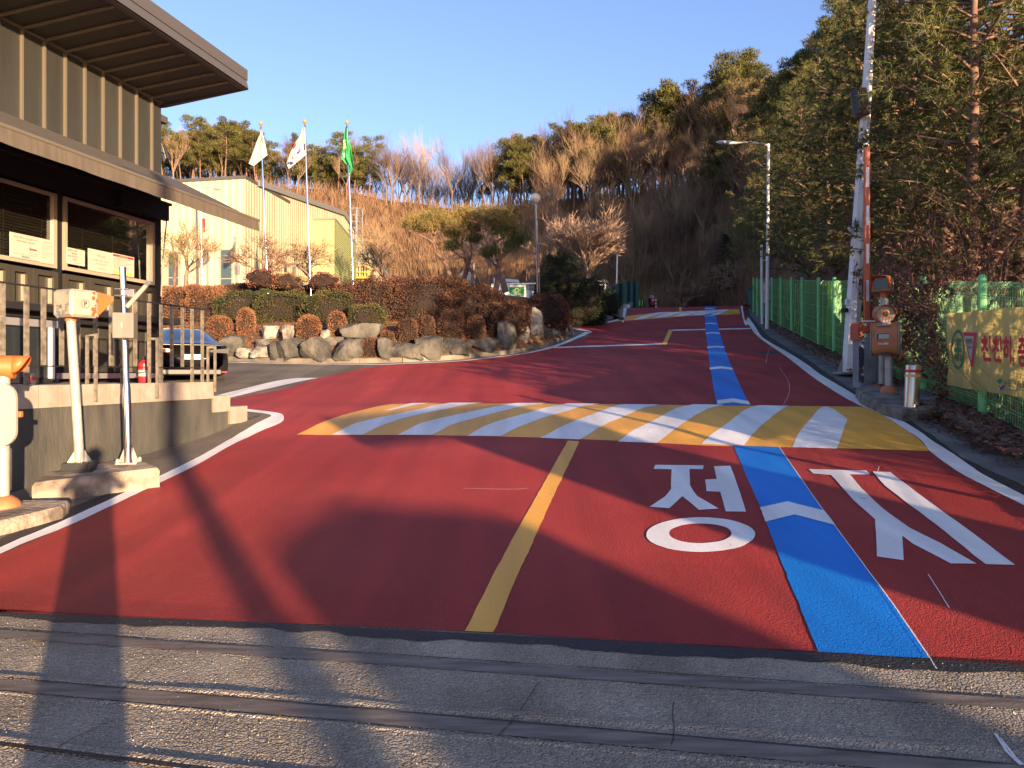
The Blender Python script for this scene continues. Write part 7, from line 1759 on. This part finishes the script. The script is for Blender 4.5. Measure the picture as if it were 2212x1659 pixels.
def rock(u, v, w, h, d, pale, label, seed):
    rn = random.Random(seed); rx = w / 2 * d / F; rz_ = h / 2 * d / F; bm = bmesh.new(); bmesh.ops.create_icosphere(bm, subdivisions=4, radius=1.25)
    cuts = [(rv(rn), rn.uniform(.70, .98)) for _ in range(14)] + [((Vector(a_) + rv(rn) * .25).normalized(), rn.uniform(.72, .84)) for a_ in ((1, 0, 0), (-1, 0, 0), (0, -1, .15), (0, 0, 1), (0, 0, -1))]
    for vv_ in bm.verts:
        p = vv_.co.copy()
        for n_, o_ in cuts:
            e_ = p.dot(n_) - o_
            if e_ > 0: p -= n_ * e_ * .98
        p *= 1 + .10 * noise.noise(p * 2 + Vector((seed, 0, 0))) + .05 * noise.noise(p * 6 + Vector((0, seed, 0)))
        vv_.co = Vector((p.x * rx * 1.05, p.y * max(rx, rz_) * .8, p.z * rz_ * 1.18))
    me = bpy.data.meshes.new('rock'); bm.to_mesh(me); bm.free(); me.materials.append(M['rockpale' if pale else 'rock']); me.polygons.foreach_set('use_smooth', [True] * len(me.polygons)); me.set_sharp_from_angle(angle=R(25))
    o = bpy.data.objects.new('rock', me); sc.collection.objects.link(o); o.location = at(u, v, d); tag(o, label, 'rock', 'rocks edging the planted bed')
for i, (fn, x, y, w, h, d, pale, lb_) in enumerate(RK):
    s_ = .29762 if fn is zrk else .32242; u, v = fn(x, y); d = onbed(min(u, 1236), v + h * s_ * .42) + w * s_ / 2 * 30 / F * .35; rock(u, v, w * s_ * 1.38, h * s_ * 1.35, d, pale, lb_, i + 5)

# ---- bare trees in front of the warehouse and beside the yard
def soloT(label, u, vb, vt, d, seed, spread, depth, r0, forks=3, trunk=.28, up=.3, wig=.14, gn=.1, sx=1.0, pale=False):
    H = (vb - vt) * d / F; A, B = bare(random.Random(seed), H, spread, depth, r0 * .8, forks=forks, up=up, trunk=trunk, wig=wig, gnarl=gn, twig_from=2, thin=.55, rmin=.009 if pale else .006)
    if pale: B.mats = [M['sunlit_twig']]
    zmax = max(v[2] for v in A.v + B.v); k = H / zmax
    for mb_ in (A, B): mb_.v = [(x * k * sx, y * k * sx, z * k) for x, y, z in mb_.v]
    b = at(u, vb, d); t = thing('bare_tree', label, 'tree', b); A.build('trunk', t, smooth=True); B.build('crown', t); return t
soloT('bare tree in front of the warehouse window beside the guard house', 400, 618, 475, 38, 5, .8, 5, .10, trunk=.22, sx=1.1)
soloT('pollarded bare tree left of the left flag pole', 566, 622, 505, 37, 9, .95, 5, .11, trunk=.2, sx=1.25)
soloT('pollarded bare tree between the middle and right flag poles', 684, 622, 500, 38, 13, .9, 5, .13, trunk=.22, sx=1.25)
soloT('bare tree at the right end of the warehouse', 833, 618, 510, 44, 17, .9, 5, .12, trunk=.25, sx=1.2)
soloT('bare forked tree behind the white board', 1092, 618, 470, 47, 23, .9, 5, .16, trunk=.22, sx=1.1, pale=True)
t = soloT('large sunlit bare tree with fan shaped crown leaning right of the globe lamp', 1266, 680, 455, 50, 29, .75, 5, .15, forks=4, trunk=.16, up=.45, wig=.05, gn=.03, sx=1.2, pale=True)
soloT('bare tree at the foot of the slope left of the garden pines', 800, 605, 470, 62, 31, .8, 5, .12, trunk=.25)
soloT('low bare tree behind the container', 980, 625, 520, 66, 37, .9, 5, .12, trunk=.2, sx=1.3)
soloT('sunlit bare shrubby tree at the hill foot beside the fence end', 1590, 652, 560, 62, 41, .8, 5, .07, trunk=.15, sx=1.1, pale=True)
soloT('low bare bush right of the people on the crest', 1480, 660, 600, 64, 43, .9, 5, .05, trunk=.08, sx=1.3)
# olive green shrub/tree against the guard house
t = thing('garden_pine', 'small yellow green pine beside the guard house corner', 'tree', at(375, 615, 36)); A, B = MB(), MB()
A.tube([(0, 0, -.5), (.1, 0, 1), (-.1, 0, 2.2)], [.1, .07, .03], 'barkpine', 6); r_ = random.Random(4)
for k in range(14): blades(B, Vector((r_.uniform(-.7, .5), r_.uniform(-.4, .4), r_.uniform(.9, 2.6))), 110, .38, .16, .014, 'needlegold', r_, flat=.7)
A.build('trunk', t); B.build('crown', t)
# cloud pruned garden pines on the mound: traced limbs
def zg(x, y): return (1500 + x / 2.0109) * .5486, (700 + y / 2.0109) * .5486
GP = [('leftmost garden pine with a curved trunk and sunlit golden crown', 37.5, [[(600, 830), (540, 760), (490, 650), (430, 590), (420, 450)], [(420, 520), (340, 470), (270, 430)], [(420, 450), (450, 400), (500, 330)], [(420, 450), (370, 410), (300, 340)], [(490, 650), (520, 600), (560, 560)]],
       [(300, 330, 95, 60), (400, 300, 90, 60), (230, 370, 60, 40), (480, 290, 70, 50), (350, 390, 80, 40), (440, 370, 70, 50), (510, 350, 60, 50)]),
      ('middle garden pine forked into two trunks', 38.5, [[(640, 840), (680, 720), (700, 650), (640, 540), (600, 500)], [(800, 850), (740, 760), (680, 700), (660, 640)], [(700, 650), (720, 560), (700, 480)], [(640, 540), (650, 460), (680, 400)], [(680, 640), (600, 600), (560, 560)]],
       [(600, 310, 95, 55), (700, 260, 90, 45), (640, 400, 100, 55), (740, 400, 80, 45), (560, 440, 70, 40), (780, 300, 80, 50), (560, 540, 80, 30), (720, 480, 60, 30)]),
      ('rightmost garden pine with the darkest spreading crown', 37.0, [[(900, 850), (930, 720), (950, 620), (900, 520), (870, 440)], [(850, 850), (860, 740), (850, 640), (850, 540)], [(950, 620), (1000, 590), (1060, 560)], [(900, 520), (960, 480), (1000, 440)], [(870, 440), (830, 400), (820, 340)], [(850, 540), (800, 450), (790, 390)]],
       [(850, 270, 100, 50), (950, 290, 90, 50), (900, 360, 100, 50), (1020, 340, 80, 60), (1050, 430, 80, 60), (960, 430, 90, 50), (1100, 500, 70, 50), (1010, 540, 80, 40), (870, 590, 60, 30), (1040, 260, 30, 25)])]
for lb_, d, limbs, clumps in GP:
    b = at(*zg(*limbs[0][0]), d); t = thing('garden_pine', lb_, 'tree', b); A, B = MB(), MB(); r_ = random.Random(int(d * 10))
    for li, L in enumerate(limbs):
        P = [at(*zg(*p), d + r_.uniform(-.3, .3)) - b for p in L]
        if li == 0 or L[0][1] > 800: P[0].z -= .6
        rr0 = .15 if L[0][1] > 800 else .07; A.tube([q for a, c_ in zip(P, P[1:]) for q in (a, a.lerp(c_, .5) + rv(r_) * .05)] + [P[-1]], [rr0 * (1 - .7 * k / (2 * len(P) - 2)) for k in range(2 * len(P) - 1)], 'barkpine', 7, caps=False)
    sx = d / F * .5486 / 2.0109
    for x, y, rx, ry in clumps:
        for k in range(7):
            c = at(*zg(x + r_.uniform(-.7, .7) * rx, y + r_.uniform(-.6, .6) * ry), d + r_.uniform(-.8, .8)) - b; blades(B, c, 150, .42, .17, .015, 'needlegold' if y < 430 else 'needle2', r_, flat=.6)  # upper clumps take golden needles, the lit tops put into colour
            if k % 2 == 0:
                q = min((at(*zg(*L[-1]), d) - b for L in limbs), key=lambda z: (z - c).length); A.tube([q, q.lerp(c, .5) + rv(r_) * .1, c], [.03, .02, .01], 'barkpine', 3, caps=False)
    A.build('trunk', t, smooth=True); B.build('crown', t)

# ---- dry undergrowth on the hill (uncountable)
rn = random.Random(99); vs = []; fs = []
def stem(x, y, z, h, w, lean):
    a = rn.random() * 6.28; dx, dy = math.cos(a) * w, math.sin(a) * w; lx, ly = rn.gauss(0, lean) * h, rn.gauss(0, lean) * h; b = len(vs)
    vs.extend([(x - dx, y - dy, z - .1), (x + dx, y + dy, z - .1), (x + lx, y + ly, z + h)]); fs.append((b, b + 1, b + 2))
for i in range(70000):
    u = rn.uniform(560, 1660); q = rn.random() ** 1.1 * 1.02
    x, y, z = on_hill(u, q)
    if noise.noise(Vector((x * .35, y * .35, 0))) < -.35: continue
    stem(x, y, z, rn.uniform(.6, 2.4), rn.uniform(.018, .045), .32)
mb = MB(); mb.add(vs, fs, 'dry'); o = mb.build('dry_undergrowth'); kind(o, 'stuff'); tag(o, 'dry brown brush covering the slope behind the road', 'undergrowth')
vs = []; fs = []
for i in range(16000):
    y = rn.uniform(6, 48); x = fx(y) + .15 + abs(rn.gauss(0, 2.2)); z = GX(x, y) + .12 + max(0, (x - fx(y) - 1.5) * .35)
    stem(x, y, z, rn.uniform(.3, 1.7) * (1 if y < 20 else .6), rn.uniform(.006, .014), .35)
mb = MB(); mb.add(vs, fs, 'dry'); o = mb.build('dry_stems'); kind(o, 'stuff'); tag(o, 'dry brown stems behind the green fence', 'undergrowth')
# ---- creeper with dead leaves over the fence near the barrier and above the banner
vs = []; fs = []; A = MB()
def leaf(p, s):
    d = rv(rn); e = d.cross(rv(rn)).normalized(); b = len(vs); f = d.cross(e) * .3
    vs.extend([p, p + d * s * .5 + e * s * .45 + f * s, p + d * s, p + d * s * .5 - e * s * .45 + f * s]); fs.append((b, b + 1, b + 2, b + 3))
for i in range(150):
    y = rn.uniform(12.6, 18.5) if i % 3 else rn.uniform(6, 14); x = fx(y) + (rn.uniform(.0, 1.4) if y > 12.9 else rn.uniform(.7, 2.2)); z = GX(x, y) + rn.uniform(.1, 2.0); P = [Vector((x, y, z))]; d = Vector((rn.uniform(-.5, .5), rn.uniform(-.4, .4), 1)).normalized()
    for k in range(7): d = (d + rv(rn) * .3 + Vector((-.03, 0, .02 - .05 * k))).normalized(); P.append(P[-1] + d * .42)
    P = [Vector((max(q.x, fx(q.y) + (.05 if q.y < 13 else -.5)), q.y, q.z)) for q in P]
    A.tube(P, [.010, .009, .008, .007, .006, .005, .004, .003], 'twig', 3, caps=False)
    for k in range(38):
        t = rn.random() * 6.99; j = int(t); leaf(P[j].lerp(P[j + 1], t - j) + rv(rn) * .1, rn.uniform(.05, .11))
for i in range(5200):   # leaves caught on the mesh
    y = rn.uniform(12.9, 19.5); z = fzb(y) + (fzt(y) - fzb(y)) * rn.random(); 
    if noise.noise(Vector((y * 1.1, z * 1.1, 5))) < -.12: continue
    leaf(Vector((fx(y) - .04 - abs(rn.gauss(0, .09)), y, z)), rn.uniform(.04, .10))
A.add(vs, fs, 'deadleaf'); o = A.build('dead_creeper'); kind(o, 'stuff'); tag(o, 'dead creeper with curled brown leaves on the fence', 'creeper')
# ---- leaf litter along the right kerb and foot of fence, on the bed
vs = []; fs = []
def flatleaf(x, y, z, s):
    a = rn.random() * 6.28; c, s_ = math.cos(a) * s, math.sin(a) * s; t1, t2 = rn.uniform(0, .5) * s, rn.uniform(0, .5) * s; b = len(vs)
    vs.extend([(x - c * .5, y - s_ * .5, z), (x + s_ * .35, y - c * .35, z + t1), (x + c * .5, y + s_ * .5, z + t2 * .6), (x - s_ * .35, y + c * .35, z + .003)]); fs.append((b, b + 1, b + 2, b + 3))
for i in range(9000):
    y = 6 + 32 * rn.random() ** 1.8; f = rn.random(); kx = fx(y) - .85 * (1 - min(1, (y - 6) / 40) * .3); x = kx + (fx(y) + .5 - kx) * f; flatleaf(x, y, GX(x, y) + .16 + rn.random() * .03, rn.uniform(.05, .11))
for i in range(900):
    y = 11.5 + rn.gauss(0, 1.8); 
    j = min(range(len(KR)), key=lambda k_: abs(KR[k_].y - y)); x = KR[j].x - abs(rn.gauss(0, .22)); flatleaf(x, y, GX(x, y) + .012 + rn.random() * .03, rn.uniform(.05, .10))
mb = MB(); mb.add(vs, fs, 'deadleaf'); o = mb.build('leaf_litter'); kind(o, 'stuff'); tag(o, 'brown fallen leaves along the right kerb', 'fallen leaves')
M['pnl'] = mat('needle_litter', (.22, .08, .03), .9, col2=(.34, .15, .06), sc1=4)
vs = []; fs = []
for i in range(9000):
    p = KI[rn.randrange(len(KI))]; r = .2 + abs(rn.gauss(0, 1.6)); q = p + n_bed * r + Vector((rn.uniform(-.4, .4), 0)); flatleaf(q.x, q.y, GX(q.x, q.y) + bed_rise(r) + .05, rn.uniform(.04, .12))
mb = MB(); mb.add(vs, fs, 'pnl'); o = mb.build('bed_litter'); kind(o, 'stuff'); tag(o, 'reddish fallen needles and leaves on the planted bed', 'fallen leaves')
# single leaves on the road
for u, v, s, lb_ in [(1410, 1466, .075, 'crumpled pale leaf on the pavement strip in the foreground'), (1662, 762, .06, 'dry leaf by the manhole'), (1708, 852, .12, 'dry brown leaf on the red lane below the barrier'), (2185, 1192 * 0 + 1010, .06, 'dry leaf in the right gutter'), (1990, 958, .06, 'brown leaf at the road edge line'), (793, 891 - 20, .06, 'small leaf on the red road left of the hump')]:
    p = ong(u, v); vs = []; fs = []; flatleaf(0, 0, .01, s * 1.2); flatleaf(s * .4, 0, .012, s); mb = MB(); mb.add(vs, fs, 'paper' if v > 1400 else 'deadleaf'); o = mb.build('fallen_leaf', org=p + Vector((0, 0, .018))); tag(o, lb_, 'leaf')

# ================================================================== BEHIND THE CAMERA: photographer, pole, added truck and booth (throw the foreground shadows)
def wl_xy(w, l): return w * .8746 - l * .4848, w * .4848 + l * .8746
x, y = wl_xy(-.1, -.5)
person('person holding a phone up to photograph the road', (x, y, 0), dict(le=(-.3, .12, 1.28), lw=(-.1, .3, 1.5), lf=(-.06, .33, 1.56), re=(.3, .12, 1.28), rw=(.1, .3, 1.5), rf=(.06, .33, 1.56), hea=(0, 0, 1.66), top=(0, 0, 1.80)), 'cloth', None, 'cloth', rz=R(29))
ph = [o for o in bpy.data.objects if o.get('label', '').startswith('person holding a phone')][0]
mb = MB(); mb.tube([(0, 0, .12), (0, 0, .6), (0, 0, 1.0), (0, 0, 1.4), (0, 0, 1.5)], [.2, .2, .2, .22, .12], 'cloth', 14); mb.build('coat', ph, smooth=True)
x, y = wl_xy(.93, -17); t = thing('utility_pole', 'grey concrete utility pole behind the viewpoint', 'pole', (x, y, 0))
mb = MB(); mb.tube([(0, 0, 0), (0, 0, 9)], [.15, .11], 'conc', 14); mb.build('shaft', t); mb = MB(); mb.box((0, 0, 8.2), (1.6, .08, .08), 'greypaint'); mb.build('cross_arm', t)
x, y = wl_xy(2.47, -20); t = thing('caster_truck', 'added white box truck behind the viewpoint, shaped for its shadow', 'truck', (x, y, 0), rz=R(29))  # added shadow caster, box outline projected back from the foreground shade
mb = MB(); pr = [(-1.17, .95), (1.17, .95), (1.17, 2.72), (.9, 2.80), (-.15, 2.92), (-.9, 2.75), (-1.17, 2.62)]; mb.prism([(a - .1, 0, z + .13) for a, z in pr], (0, -4.2, 0), 'whiteflat'); mb.build('cargo_box', t)
mb = MB(); mb.box((0, 1.0, 1.3), (1.9, 1.7, 1.7), 'whiteflat', bev=.2); cbx = mb.build('cab', t); mb = MB(); mb.box((0, 1.86, 1.65), (1.6, .03, .7), 'glass'); mb.build('windscreen', cbx)
mb = MB(); mb.box((0, -1.2, .75), (1.9, 6, .4), 'dkmetal'); mb.build('chassis', t)
for a in (-.9, .9):
    for b in (1.1, -3.0): mb = MB(); mb.tube([(a - .13, b, .42), (a + .13, b, .42)], .42, 'tyre', 20); mb.build('wheel', t)
x, y = wl_xy(6.0, -10); t = thing('caster_booth', 'added grey booth with overhanging roof behind the viewpoint, shaped for its shadow', 'booth', (x, y, 0), rz=R(29))  # added shadow caster, wall and eave placed for the right foreground shade
mb = MB(); mb.box((0, -1, 1.5), (2.3, 2.4, 3.0), 'panel'); mb.build('wall', t)
mb = MB(); mb.prism([(-2.5, .3, 2.85), (1.1, .3, 3.05), (1.1, .3, 3.35), (-2.5, .3, 3.15)], (0, -3, 0), 'fascia'); mb.build('roof', t)
mb = MB(); mb.box((0, .21, 1.7), (1.4, .03, 1.0), 'glass'); mb.build('window', t)
for o in list(bpy.data.objects):
    if '_worldkids' in o: del o['_worldkids']
